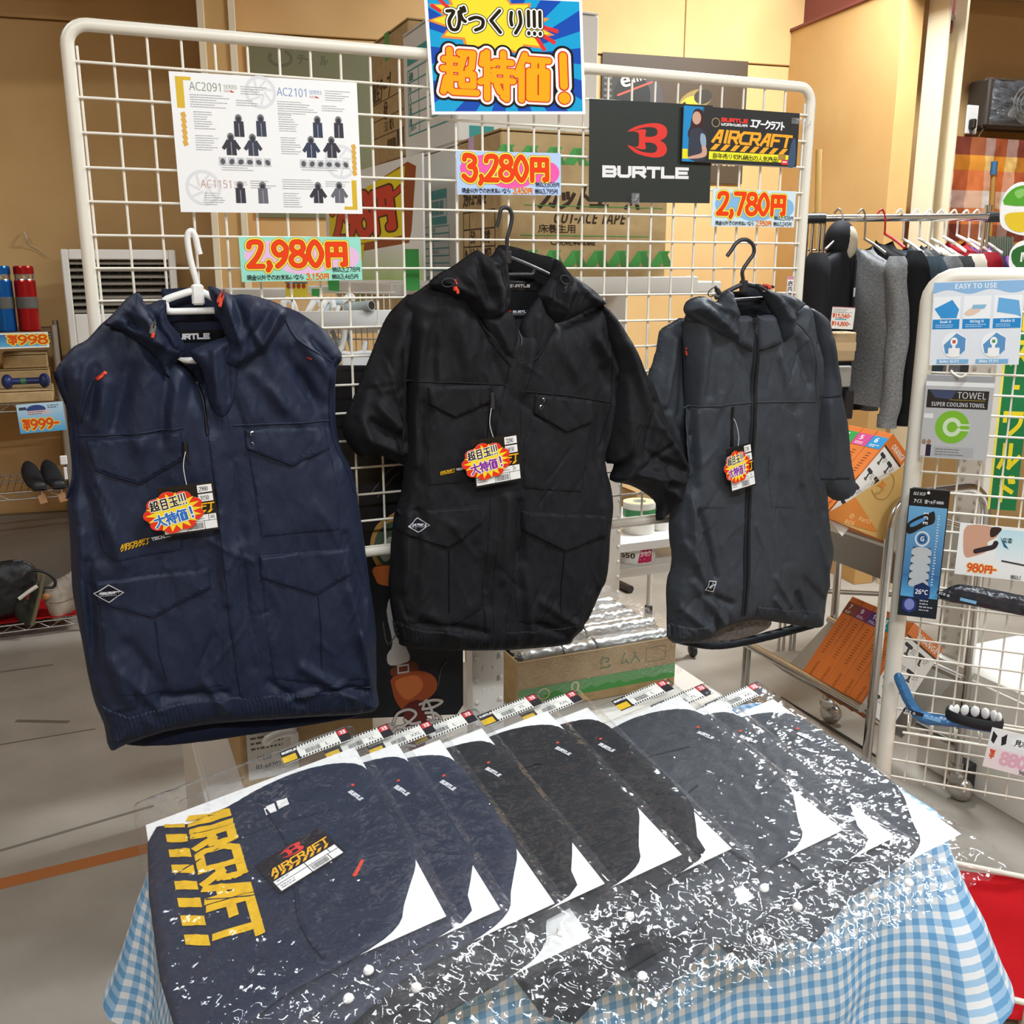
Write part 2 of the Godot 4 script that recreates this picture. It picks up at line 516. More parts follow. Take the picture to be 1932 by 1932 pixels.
# ---------------------------------------------------------------- cloth: a puffed, creased solid over an outline
class Cloth:
	var poly := PackedVector2Array()
	var ax := PackedFloat32Array()
	var ay := PackedFloat32Array()
	var bx := PackedFloat32Array()
	var by := PackedFloat32Array()
	var il := PackedFloat32Array()
	var zc := 0.0
	var bulge := 0.04
	var rim := 0.06
	var tilt := Vector3.ZERO   # z = zc + tilt.x * (x - x0) + tilt.y * (y - y0)
	var mid := Vector2.ZERO
	var folds := []
	var noise: FastNoiseLite
	var soft: FastNoiseLite
	var crease := 0.003
	var wave := 0.006
	var stretch := Vector2(1.0, 0.4)
	var ripple := Vector3.ZERO   # amplitude, waves per metre, lean
	var rings := false

	func setup(p: PackedVector2Array) -> void:
		poly = p
		for q in p:
			mid += q / p.size()
		for i in p.size():
			var a := p[i]
			var b := p[(i + 1) % p.size()]
			ax.append(a.x)
			ay.append(a.y)
			bx.append(b.x - a.x)
			by.append(b.y - a.y)
			il.append(1.0 / maxf((b - a).length_squared(), 1e-12))

	func dist(x: float, y: float) -> float:
		var best := 1e9
		for i in ax.size():
			var dx := x - ax[i]
			var dy := y - ay[i]
			var t := clampf((dx * bx[i] + dy * by[i]) * il[i], 0.0, 1.0)
			dx -= bx[i] * t
			dy -= by[i] * t
			var d := dx * dx + dy * dy
			if d < best:
				best = d
		return sqrt(best)

	func base(x: float, y: float) -> float:
		return zc + tilt.x * (x - mid.x) + tilt.y * (y - mid.y)

	func height(x: float, y: float, d: float) -> float:
		var t := 1.0 - clampf(d / rim, 0.0, 1.0)
		var e := sqrt(maxf(0.0, 1.0 - t * t))
		var f := 0.0
		for q in folds:
			var dx: float = x - q[0]
			var dy: float = y - q[1]
			var t0: float = (dx * q[2] + dy * q[3]) * q[4]
			if t0 < -0.3 or t0 > 1.3:
				continue
			var tc := clampf(t0, 0.0, 1.0)
			var ox: float = dx - q[2] * tc
			var oy: float = dy - q[3] * tc
			var k: float = (ox * ox + oy * oy) * q[5]
			if k < 5.0:
				f += q[6] * exp(-k) * (1.0 - absf(t0 - 0.5) * 0.6)
		if noise:
			f += crease * noise.get_noise_2d(x * stretch.x, y * stretch.y)
		if soft:
			f += wave * soft.get_noise_2d(x, y * 0.6)
		if ripple.x > 0.0:
			f += ripple.x * sin((x + y * ripple.z) * ripple.y * TAU)
		return bulge * e + f * minf(1.0, d / 0.012)

	func zat(x: float, y: float) -> float:
		return base(x, y) + height(x, y, dist(x, y))

	func nat(x: float, y: float) -> Vector3:
		var e := 0.0015
		var z := zat(x, y)
		return Vector3(z - zat(x + e, y), z - zat(x, y + e), e).normalized()

	func sheet(g: Geo, s: float, front := true, back_bulge := 0.03, lift: Variant = null) -> void:
		var lo := poly[0]
		var hi := poly[0]
		for p in poly:
			lo = Vector2(minf(lo.x, p.x), minf(lo.y, p.y))
			hi = Vector2(maxf(hi.x, p.x), maxf(hi.y, p.y))
		var nx := int(ceil((hi.x - lo.x) / s)) + 1
		var ny := int(ceil((hi.y - lo.y) / s)) + 1
		var inside := PackedByteArray()
		var zz := PackedFloat32Array()
		inside.resize(nx * ny)
		zz.resize(nx * ny)
		var dd := PackedFloat32Array()
		dd.resize(nx * ny)
		var f := func(x: float, y: float, d: float) -> float:
			if lift != null:
				return lift.call(x, y, d)
			if front:
				return base(x, y) + height(x, y, d)
			var t := 1.0 - clampf(d / rim, 0.0, 1.0)
			return base(x, y) - back_bulge * sqrt(maxf(0.0, 1.0 - t * t))
		for j in ny:
			for i in nx:
				var p := lo + Vector2(i, j) * s
				var k := j * nx + i
				inside[k] = 1 if Geometry2D.is_point_in_polygon(p, poly) else 0
				if inside[k]:
					dd[k] = dist(p.x, p.y)
					zz[k] = f.call(p.x, p.y, dd[k])
		var sg := 1.0 if front else -1.0
		var ids := PackedInt32Array()
		ids.resize(nx * ny)
		ids.fill(-1)
		var get_id := func(i: int, j: int) -> int:
			var k := j * nx + i
			if ids[k] < 0:
				var p := lo + Vector2(i, j) * s
				var gx := 0.0
				var gy := 0.0
				if i > 0 and i < nx - 1 and inside[k - 1] and inside[k + 1]:
					gx = (zz[k + 1] - zz[k - 1]) / (2.0 * s)
				elif i < nx - 1 and inside[k + 1]:
					gx = (zz[k + 1] - zz[k]) / s
				elif i > 0 and inside[k - 1]:
					gx = (zz[k] - zz[k - 1]) / s
				if j > 0 and j < ny - 1 and inside[k - nx] and inside[k + nx]:
					gy = (zz[k + nx] - zz[k - nx]) / (2.0 * s)
				elif j < ny - 1 and inside[k + nx]:
					gy = (zz[k + nx] - zz[k]) / s
				elif j > 0 and inside[k - nx]:
					gy = (zz[k] - zz[k - nx]) / s
				ids[k] = g.vert(Vector3(p.x, p.y, zz[k]), Vector3(-gx, -gy, 1.0).normalized() * sg, p)
			return ids[k]
		for j in ny - 1:
			for i in nx - 1:
				var k := j * nx + i
				var cnt := inside[k] + inside[k + 1] + inside[k + nx] + inside[k + nx + 1]
				var near := dd[k] < s * 1.5 or dd[k + 1] < s * 1.5 or dd[k + nx] < s * 1.5 or dd[k + nx + 1] < s * 1.5
				if cnt == 4 and not near:
					var a: int = get_id.call(i, j)
					var b: int = get_id.call(i + 1, j)
					var c2: int = get_id.call(i + 1, j + 1)
					var d2: int = get_id.call(i, j + 1)
					g.face(a, b, c2)
					g.face(a, c2, d2)
				elif cnt > 0 or near:
					var p0 := lo + Vector2(i, j) * s
					var cell := PackedVector2Array([p0, p0 + Vector2(s, 0), p0 + Vector2(s, s), p0 + Vector2(0, s)])
					for piece in Geometry2D.intersect_polygons(poly, cell):
						if piece.size() < 3:
							continue
						var tr := Geometry2D.triangulate_polygon(piece)
						var s0 := g.v.size()
						for q in piece:
							var d := dist(q.x, q.y)
							var z: float = f.call(q.x, q.y, d)
							var e := 0.0012
							var zx: float = f.call(q.x + e, q.y, dist(q.x + e, q.y) if Geometry2D.is_point_in_polygon(q + Vector2(e, 0), poly) else 0.0)
							var zy: float = f.call(q.x, q.y + e, dist(q.x, q.y + e) if Geometry2D.is_point_in_polygon(q + Vector2(0, e), poly) else 0.0)
							g.vert(Vector3(q.x, q.y, z), Vector3((z - zx) / e, (z - zy) / e, 1.0).normalized() * sg, q)
						for t in range(0, tr.size(), 3):
							g.face(s0 + tr[t], s0 + tr[t + 1], s0 + tr[t + 2])


# ---------------------------------------------------------------- scene helpers
func pz(x: float, y: float, z: float) -> Vector3:
	var d := cam_basis * Vector3((x - 966.0) / F, (966.0 - y) / F, -1.0)
	return cam_pos + d * ((z - cam_pos.z) / d.z)


func py(x: float, y: float, h: float) -> Vector3:
	var d := cam_basis * Vector3((x - 966.0) / F, (966.0 - y) / F, -1.0)
	return cam_pos + d * ((h - cam_pos.y) / d.y)


func pp(x: float, y: float, o: Vector3, nn: Vector3) -> Vector3:
	var d := cam_basis * Vector3((x - 966.0) / F, (966.0 - y) / F, -1.0)
	return cam_pos + d * ((o - cam_pos).dot(nn) / d.dot(nn))


func pts(t: String) -> PackedVector2Array:
	var out := PackedVector2Array()
	for q in t.split(" ", false):
		var k := q.split(",")
		out.append(Vector2(float(k[0]), float(k[1])))
	return out


func onto(t: String, z: float) -> PackedVector2Array:
	var out := PackedVector2Array()
	for q in pts(t):
		var p := pz(q.x, q.y, z)
		out.append(Vector2(p.x, p.y))
	return out


func smooth(p: PackedVector2Array, k := 4, closed := true) -> PackedVector2Array:
	var out := PackedVector2Array()
	var m := p.size()
	for i in (m if closed else m - 1):
		var a := p[(i + m - 1) % m] if closed or i > 0 else p[0]
		var d := p[(i + 2) % m] if closed or i + 2 < m else p[m - 1]
		var b := p[i]
		var e := p[(i + 1) % m]
		for j in k:
			out.append(b.cubic_interpolate(e, a, d, float(j) / k))
	if not closed:
		out.append(p[m - 1])
	return out


func curve(list: Array, k := 5) -> Array:
	var out := []
	var m := list.size()
	for i in m - 1:
		var a: Vector3 = list[maxi(i - 1, 0)]
		var d: Vector3 = list[mini(i + 2, m - 1)]
		for j in k:
			out.append((list[i] as Vector3).cubic_interpolate(list[i + 1], a, d, float(j) / k))
	out.append(list[m - 1])
	return out


func numbered(called: String) -> String:
	used[called] = used.get(called, -1) + 1
	return called if used[called] == 0 else "%s_%03d" % [called, used[called]]


func tag(o: Node3D, label: String, category: String, group := "", kind := "") -> void:
	if label:
		o.set_meta("label", label)
	if category:
		o.set_meta("category", category)
	if group:
		o.set_meta("group", group)
	if kind:
		o.set_meta("kind", kind)


func thing(called: String, label: String, category: String, at := Vector3.ZERO, group := "") -> Node3D:
	var o := Node3D.new()
	o.name = numbered(called)
	add_child(o)
	o.position = at
	tag(o, label, category, group)
	return o


# one named mesh; its geometry is given in the world unless local
func part(called: String, g: Variant, m: Material, parent: Node3D, local := false) -> MeshInstance3D:
	var o := MeshInstance3D.new()
	o.mesh = g.mesh() if g is Geo else g
	o.material_override = m
	o.name = called
	if parent == self:
		o.name = numbered(called)
		add_child(o)
	else:
		parent.add_child(o, true)
	if not local and parent != self:
		o.transform = parent.global_transform.affine_inverse()
	return o


func struct(called: String, g: Geo, m: Material, parent: Node3D = self) -> MeshInstance3D:
	var o := part(called, g, m, parent)
	if parent == self:
		o.set_meta("kind", "structure")
	return o


func mat(c: Color, rough := 0.6, metal := 0.0, spec := 0.5) -> StandardMaterial3D:
	var m := StandardMaterial3D.new()
	m.albedo_color = c
	m.roughness = rough
	m.metallic = metal
	m.metallic_specular = spec
	return m


func hexm(h: String, rough := 0.6, metal := 0.0, spec := 0.5) -> StandardMaterial3D:
	return mat(Color(h), rough, metal, spec)


func noise(freq: float, oct := 4, ridged := false, sd := 1) -> FastNoiseLite:
	var f := FastNoiseLite.new()
	f.noise_type = FastNoiseLite.TYPE_SIMPLEX_SMOOTH
	f.seed = sd
	f.frequency = freq
	f.fractal_octaves = oct
	f.fractal_type = FastNoiseLite.FRACTAL_RIDGED if ridged else FastNoiseLite.FRACTAL_FBM
	return f


func noise_tex(f: FastNoiseLite, size := 512, lo := Color.BLACK, hi := Color.WHITE) -> NoiseTexture2D:
	var t := NoiseTexture2D.new()
	t.width = size
	t.height = size
	t.seamless = true
	t.noise = f
	var g := Gradient.new()
	g.set_color(0, lo)
	g.set_color(1, hi)
	t.color_ramp = g
	return t


func bumpy(m: StandardMaterial3D, t: Texture2D, cm: float, scale := 1.0, world := true) -> StandardMaterial3D:
	m.heightmap_enabled = true
	m.heightmap_texture = t
	m.heightmap_scale = cm
	m.uv1_triplanar = true
	m.uv1_world_triplanar = world
	m.uv1_scale = Vector3.ONE * scale
	return m


func film(alpha: float, rough: float) -> StandardMaterial3D:
	var m := StandardMaterial3D.new()
	m.transparency = BaseMaterial3D.TRANSPARENCY_ALPHA
	m.albedo_color = Color(0.95, 0.97, 1.0, alpha)
	m.roughness = rough
	m.metallic_specular = 0.6
	return m


# a flat printed sheet: top left, top right and bottom left corners as points; returns the thing
func sheet_at(called: String, label: String, category: String, tl: Vector3, tr: Vector3, bl: Vector3, ink: Ink, board: Material, group := "", thick := 0.0012, pm: Material = null) -> Node3D:
	var x := (tr - tl).normalized()
	var dn := bl - tl
	var y := -(dn - x * dn.dot(x)).normalized()
	var sx := tl.distance_to(tr)
	var sy := absf(dn.dot(y))
	var c := tl + x * sx * 0.5 - y * sy * 0.5
	var o := thing(called, label, category, c, group)
	o.basis = Basis(x, y, x.cross(y))
	var g := Geo.new()
	g.box(Vector3(0, 0, -thick * 0.5), Vector3(sx, sy, thick), Basis.IDENTITY, thick * 0.3)
	part("sheet", g, board, o, true)
	part("print", ink.mesh(sx, sy), pm if pm else M.ink, o, true)
	return o


var FONTS := {}


func set_fonts() -> void:
	for k in ["bold", "plain", "serif"]:
		var f := SystemFont.new()
		f.font_names = PackedStringArray(["Droid Serif" if k == "serif" else "Droid Sans"])
		f.font_weight = 400 if k == "plain" else 700
		FONTS[k] = f
	var tm := TextMesh.new()
	tm.text = "H"
	tm.font = FONTS.bold
	tm.font_size = 48
	tm.pixel_size = 1.0
	tm.depth = 0.0
	tm.vertical_alignment = VERTICAL_ALIGNMENT_BOTTOM
	var lo := INF
	for p in tm.get_mesh_arrays()[Mesh.ARRAY_VERTEX]:
		lo = minf(lo, p.y)
	FONTS["base"] = lo


func new_ink(w: float, h: float) -> Ink:
	return Ink.new(w, h, FONTS)


func set_materials() -> void:
	M.ink = mat(Color.WHITE, 0.45, 0.0, 0.4)
	M.ink.vertex_color_use_as_albedo = true
	M.ink_gloss = mat(Color.WHITE, 0.12, 0.0, 0.5)
	M.ink_gloss.vertex_color_use_as_albedo = true
	M.ink_cloth = mat(Color.WHITE, 0.6, 0.0, 0.3)
	M.ink_cloth.vertex_color_use_as_albedo = true
	M.paper = hexm("f4f2ee", 0.5)
	M.laminate = hexm("f2f0ec", 0.14, 0.0, 0.5)
	M.panel_white = hexm("e6dfd0", 0.38)
	M.white = hexm("e4dfd6", 0.5)
	M.plastic_white = hexm("eeece8", 0.3)
	M.plastic_black = hexm("2c2c2e", 0.35)
	M.chrome = hexm("c9c7c3", 0.22, 1.0)
	M.steel = hexm("a9a59e", 0.4, 1.0)
	var weave := noise_tex(noise(0.06, 3), 256)
	M.navy = bumpy(hexm("1f263a", 0.56, 0.0, 0.35), weave, 0.025, 14.0)
	M.navy.rim_enabled = true
	M.navy.rim = 0.05
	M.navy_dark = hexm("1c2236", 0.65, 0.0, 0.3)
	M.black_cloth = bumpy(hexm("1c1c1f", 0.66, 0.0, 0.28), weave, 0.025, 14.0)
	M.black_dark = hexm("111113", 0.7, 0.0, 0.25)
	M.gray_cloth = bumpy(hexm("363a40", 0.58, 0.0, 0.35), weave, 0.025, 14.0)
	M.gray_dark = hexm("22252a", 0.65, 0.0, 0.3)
	M.lining = hexm("77736f", 0.5)
	M.orange_tag = hexm("d8452a", 0.5)
	M.zip = hexm("101012", 0.4)
	M.snap = hexm("b9b6b0", 0.25, 1.0)
	M.card_white = hexm("f3f2f0", 0.45)
	# cardboard
	var fibre := noise_tex(noise(0.02, 5, false, 5), 512, Color("b0946a"), Color("c2a578"))
	M.carton = mat(Color.WHITE, 0.8, 0.0, 0.25)
	M.carton.albedo_texture = fibre
	M.carton.uv1_triplanar = true
	M.carton.uv1_world_triplanar = true
	M.carton.uv1_scale = Vector3(2, 2, 2)
	M.carton_white = hexm("dedad2", 0.6)
	M.orange_card = hexm("d8732a", 0.45)
	# walls: painted plywood, stained
	M.wall = mat(Color.WHITE, 0.75, 0.0, 0.3)
	M.wall.albedo_texture = noise_tex(noise(0.006, 5, false, 9), 512, Color("c49e68"), Color("d2ae7a"))
	M.wall.uv1_triplanar = true
	M.wall.uv1_world_triplanar = true
	M.wall.uv1_scale = Vector3.ONE * 0.5
	M.wall_pale = M.wall.duplicate()
	M.wall_pale.albedo_color = Color("fffaf0")
	M.trim_cream = hexm("e2d3b4", 0.5)
	M.red_steel = hexm("7a3a34", 0.55)
	M.concrete_wall = mat(Color("8d8474"), 0.9)
	# concrete floor with stains and scuffs
	M.floor = mat(Color.WHITE, 0.55, 0.0, 0.35)
	M.floor.albedo_texture = noise_tex(noise(0.008, 6, false, 21), 1024, Color("989085"), Color("aca498"))
	M.floor.uv1_triplanar = true
	M.floor.uv1_world_triplanar = true
	M.floor.uv1_scale = Vector3.ONE * 0.35
	bumpy(M.floor, noise_tex(noise(0.05, 5, false, 22), 512), 0.05, 0.35)
	M.tape = hexm("b06a35", 0.6)
	M.red_cloth = bumpy(hexm("b0161c", 0.85, 0.0, 0.2), weave, 0.03, 8.0)
	M.ceiling = hexm("8a7458", 0.85)
	# gingham: two-way woven checks, 2 cells of 9.4 mm
	var im := Image.create(64, 64, false, Image.FORMAT_RGB8)
	im.fill(Color("e6e9ec"))
	im.fill_rect(Rect2i(32, 0, 32, 64), Color("9fc3e2"))
	im.fill_rect(Rect2i(0, 32, 64, 32), Color("a6c8e5"))
	im.fill_rect(Rect2i(32, 32, 32, 32), Color("6ea3cf"))
	rng.seed = 5
	for i in 64:
		for j in 64:
			var k := rng.randf_range(0.96, 1.0)
			var q := im.get_pixel(i, j)
			im.set_pixel(i, j, Color(q.r * k, q.g * k, q.b * k))
	M.gingham = mat(Color.WHITE, 0.8, 0.0, 0.2)
	M.gingham.albedo_texture = ImageTexture.create_from_image(im)
	# clear plastic film, crumpled
	M.film = film(0.02, 0.09)
	M.film_soft = film(0.07, 0.13)
	bumpy(M.film, noise_tex(noise(0.006, 4, true, 31), 512), 0.38, 3.2)
	bumpy(M.film_soft, noise_tex(noise(0.02, 4, true, 32), 512), 0.5, 5.0)


func light_and_camera() -> void:
	var cam := Camera3D.new()
	cam.name = "camera"
	cam.fov = rad_to_deg(2.0 * atan(966.0 / F))
	cam.near = 0.02
	cam.far = 60.0
	add_child(cam)
	cam.transform = Transform3D(cam_basis, cam_pos)
	cam.current = true
	var e := Environment.new()
	e.background_mode = Environment.BG_COLOR
	e.background_color = Color(0.02, 0.018, 0.015)
	e.tonemap_mode = Environment.TONE_MAPPER_LINEAR
	e.tonemap_exposure = 0.93
	e.sdfgi_enabled = true
	e.ssao_enabled = true
	e.ssil_enabled = true
	var we := WorldEnvironment.new()
	we.name = "environment"
	we.environment = e
	add_child(we)


# unseen twin-tube fluorescent battens, out of view, placed for the light they give
func lamp(at: Vector3, length: float, turn: float, energy: float, label: String, tint := Color(0.95, 0.98, 1.0)) -> void:
	var o := thing("unseen_ceiling_lamp", label, "unseen ceiling lamp", at, "unseen fluorescent battens under the ceiling")
	o.rotation.y = turn
	var g := Geo.new()
	g.box(Vector3(0, 0.04, 0), Vector3(length + 0.06, 0.05, 0.2), Basis.IDENTITY, 0.008)
	part("housing", g, M.white, o, true)
	for s in [-1.0, 1.0]:
		var t := Geo.new()
		t.tube([Vector3(-length * 0.5, -0.005, 0.055 * s), Vector3(0, -0.005, 0.055 * s), Vector3(length * 0.5, -0.005, 0.055 * s)], 0.014, 10)
		var tm := mat(Color.WHITE, 0.3)
		tm.emission_enabled = true
		tm.emission = tint
		tm.emission_energy_multiplier = 6.0
		part("tube", t, tm, o, true)
	var l := AreaLight3D.new()
	l.name = "lamp_light"
	l.area_size = Vector2(length, 0.14)
	l.light_color = tint
	l.light_energy = energy
	l.shadow_enabled = true
	o.add_child(l)
	l.position = Vector3(0, -0.03, 0)
	l.rotation.x = -PI / 2


# ---------------------------------------------------------------- lettering of the shop's signs
const WIDE := {
	"B": "0,0 9,0 10,2 10,3.5 9,5 0,5|9,5 10,6.5 10,8 9,10 0,10|0,0 0,10", "U": "0,0 0,8 1.5,10 8.5,10 10,8 10,0", "R": "0,10 0,0 9,0 10,1.5 10,4 9,5.5 0,5.5|5,5.5 10,10", "T": "0,0 10,0|5,0 5,10", "L": "0,0 0,10 10,10",
	"E": "10,0 0,0 0,10 10,10|0,5 9,5", "A": "0,10 6,0 9,0 9,10|4,6.5 9,6.5", "I": "5,0 5,10", "C": "10,0 3,0 0,2.5 0,8 2,10 10,10", "F": "10,0 0,0 0,10|0,5 8,5", "W": "0,0 0,8 2,10 5,10 5,3|5,10 8,10 10,8 10,0", "O": "1,0 9,0 10,1 10,9 9,10 1,10 0,9 0,1 1,0", "K": "0,0 0,10|10,0 3,5 10,10|0,5 3,5",
	"N": "0,10 0,0 2,0 8,10 10,10 10,0", "H": "0,0 0,10|10,0 10,10|0,5 10,5", "S": "10,0 1,0 0,1 0,4 1,5 9,5 10,6 10,9 9,10 0,10", "G": "10,0 2,0 0,2 0,8 2,10 10,10 10,5 6,5", "Y": "0,0 5,5 10,0|5,5 5,10",
}


func wide(k: Ink, t: String, x: float, y: float, w: float, h: float, th: float, col: Color, lean := 0.0, turn := 0.0) -> void:
	var cells := 0.0
	for ch in t:
		cells += 0.45 if ch == "I" else 1.0
	var pitch := w / cells
	var at := 0.0
	for ch in t:
		var lw := pitch * (0.3 if ch == "I" else 0.8)
		if WIDE.has(ch):
			for s in String(WIDE[ch]).split("|"):
				var q := PackedVector2Array()
				for p in pts(s):
					q.append(Vector2(x, y) + Vector2(at + th * 0.5 + p.x * 0.1 * (lw - th * 0.3) - (p.y - 10.0) * 0.1 * h * lean, th * 0.5 + p.y * 0.1 * (h - th)).rotated(turn))
				k.line(q, th, col, false)
		at += pitch * (0.45 if ch == "I" else 1.0)


# the slanted fan-clothing logo: letters over a row of slanting bars
func fan_logo(k: Ink, x: float, y: float, w: float, h: float, col: Color, turn := 0.0) -> void:
	wide(k, "AIRCRAFT", x, y, w, h * 0.66, h * 0.135, col, 0.12, turn)
	for i in 8:
		var a := w * (0.0 + i * 0.122)
		var p := w * 0.122
		var q := []
		for v in [Vector2(a + p * 0.42, h * 0.7), Vector2(a + p * 0.95, h * 0.7), Vector2(a + p * 0.42, h), Vector2(a - p * 0.1, h)]:
			q.append(Vector2(x, y) + v.rotated(turn))
		k.flatpoly(q, col)


func winged_b(k: Ink, x: float, y: float, w: float, h: float, col: Color, bg: Color, turn := 0.0) -> void:
	var f := func(t: String) -> PackedVector2Array:
		var q := PackedVector2Array()
		for p in smooth(pts(t), 3):
			q.append(Vector2(x, y) + Vector2(p.x * 0.01 * w, p.y * 0.01 * h).rotated(turn))
		return q
	k.poly(f.call("0,27 20,12 50,2 75,0 93,8 99,25 93,42 82,50 93,58 99,75 93,92 75,100 50,98 20,88 0,67 14,71 24,70 28,64 28,35 24,29 13,26"), col)
	var l := k.layer
	k.layer += 1
	k.poly(f.call("45,40 45,30 45,20 30,20 12,26 35,15 60,12 72,17 74,29 66,38"), bg)
	k.poly(f.call("45,57 45,66 45,76 32,77 13,71 35,84 60,87 72,82 74,70 66,59"), bg)
	k.layer = l


func pop(k: Ink, t: String, x: float, y: float, size: float, sx: float, th: float) -> void:
	var l := k.layer
	k.write(t, x, y, size, th * 1.95, Color("7a5a1c"), sx)
	k.layer = l + 1
	k.write(t, x, y, size, th * 1.8, Color("f7df55"), sx)
	k.layer = l + 2
	k.write(t, x, y, size, th * 1.15, Color("7a3a18"), sx)
	k.layer = l + 3
	k.write(t, x, y, size, th, Color("f0431f"), sx)
	k.layer = l


func price_ink(price: String, tax: String, alt: String, alt_tax: String, bg: Color, blobs: Color, ground: Color) -> Ink:
	var k := new_ink(640, 235)
	k.rect(0, 0, 640, 235, bg)
	k.layer = 2
	for q in [[90, 95, 70, 55], [180, 80, 120, 62], [320, 95, 140, 75], [470, 100, 120, 66], [560, 110, 70, 60], [330, 150, 130, 50]]:
		k.ell(q[0], q[1], q[2], q[3], blobs)
	k.layer = 3
	pop(k, price, 42, 26, 128, 0.92, 24)
	k.layer = 8
	var dark := ground
	k.write("税込" + tax, 478, 164, 24, 2.8, dark, 0.95, false)
	k.write("現金以外でのお支払いなら", 28, 200, 25, 3.0, dark, 0.9, false)
	k.layer = 7
	k.write(alt, 338, 196, 30, 7.5, Color("ffe08a"), 0.9)
	k.layer = 9
	k.write(alt, 338, 196, 30, 4.6, Color("e2561c"), 0.9)
	k.write("税込" + alt_tax, 474, 202, 24, 3.0, dark, 0.9, false)
	return k


# ---------------------------------------------------------------- the room
const TURN := 0.122
var wall_o := Vector3(0, 0, -3.0)
var wall_u := Vector3(cos(TURN), 0, sin(TURN))
var wall_n := Vector3(-sin(TURN), 0, cos(TURN))


func wp(x: float, y: float, off := 0.0) -> Vector3:
	return pp(x, y, wall_o + wall_n * off, wall_n)


func slab(at: Vector3, u: Vector3, length: float, y0: float, y1: float, thick: float, bevel := 0.002) -> Geo:
	# a wall piece: its face starts at `at` and runs along u; its thickness goes back
	var nn := Vector3(-u.z, 0, u.x)
	var g := Geo.new()
	g.box(at + u * length * 0.5 - nn * thick * 0.5 + Vector3(0, (y0 + y1) * 0.5, 0), Vector3(length, y1 - y0, thick), Basis(u, Vector3.UP, nn), bevel)
	return g


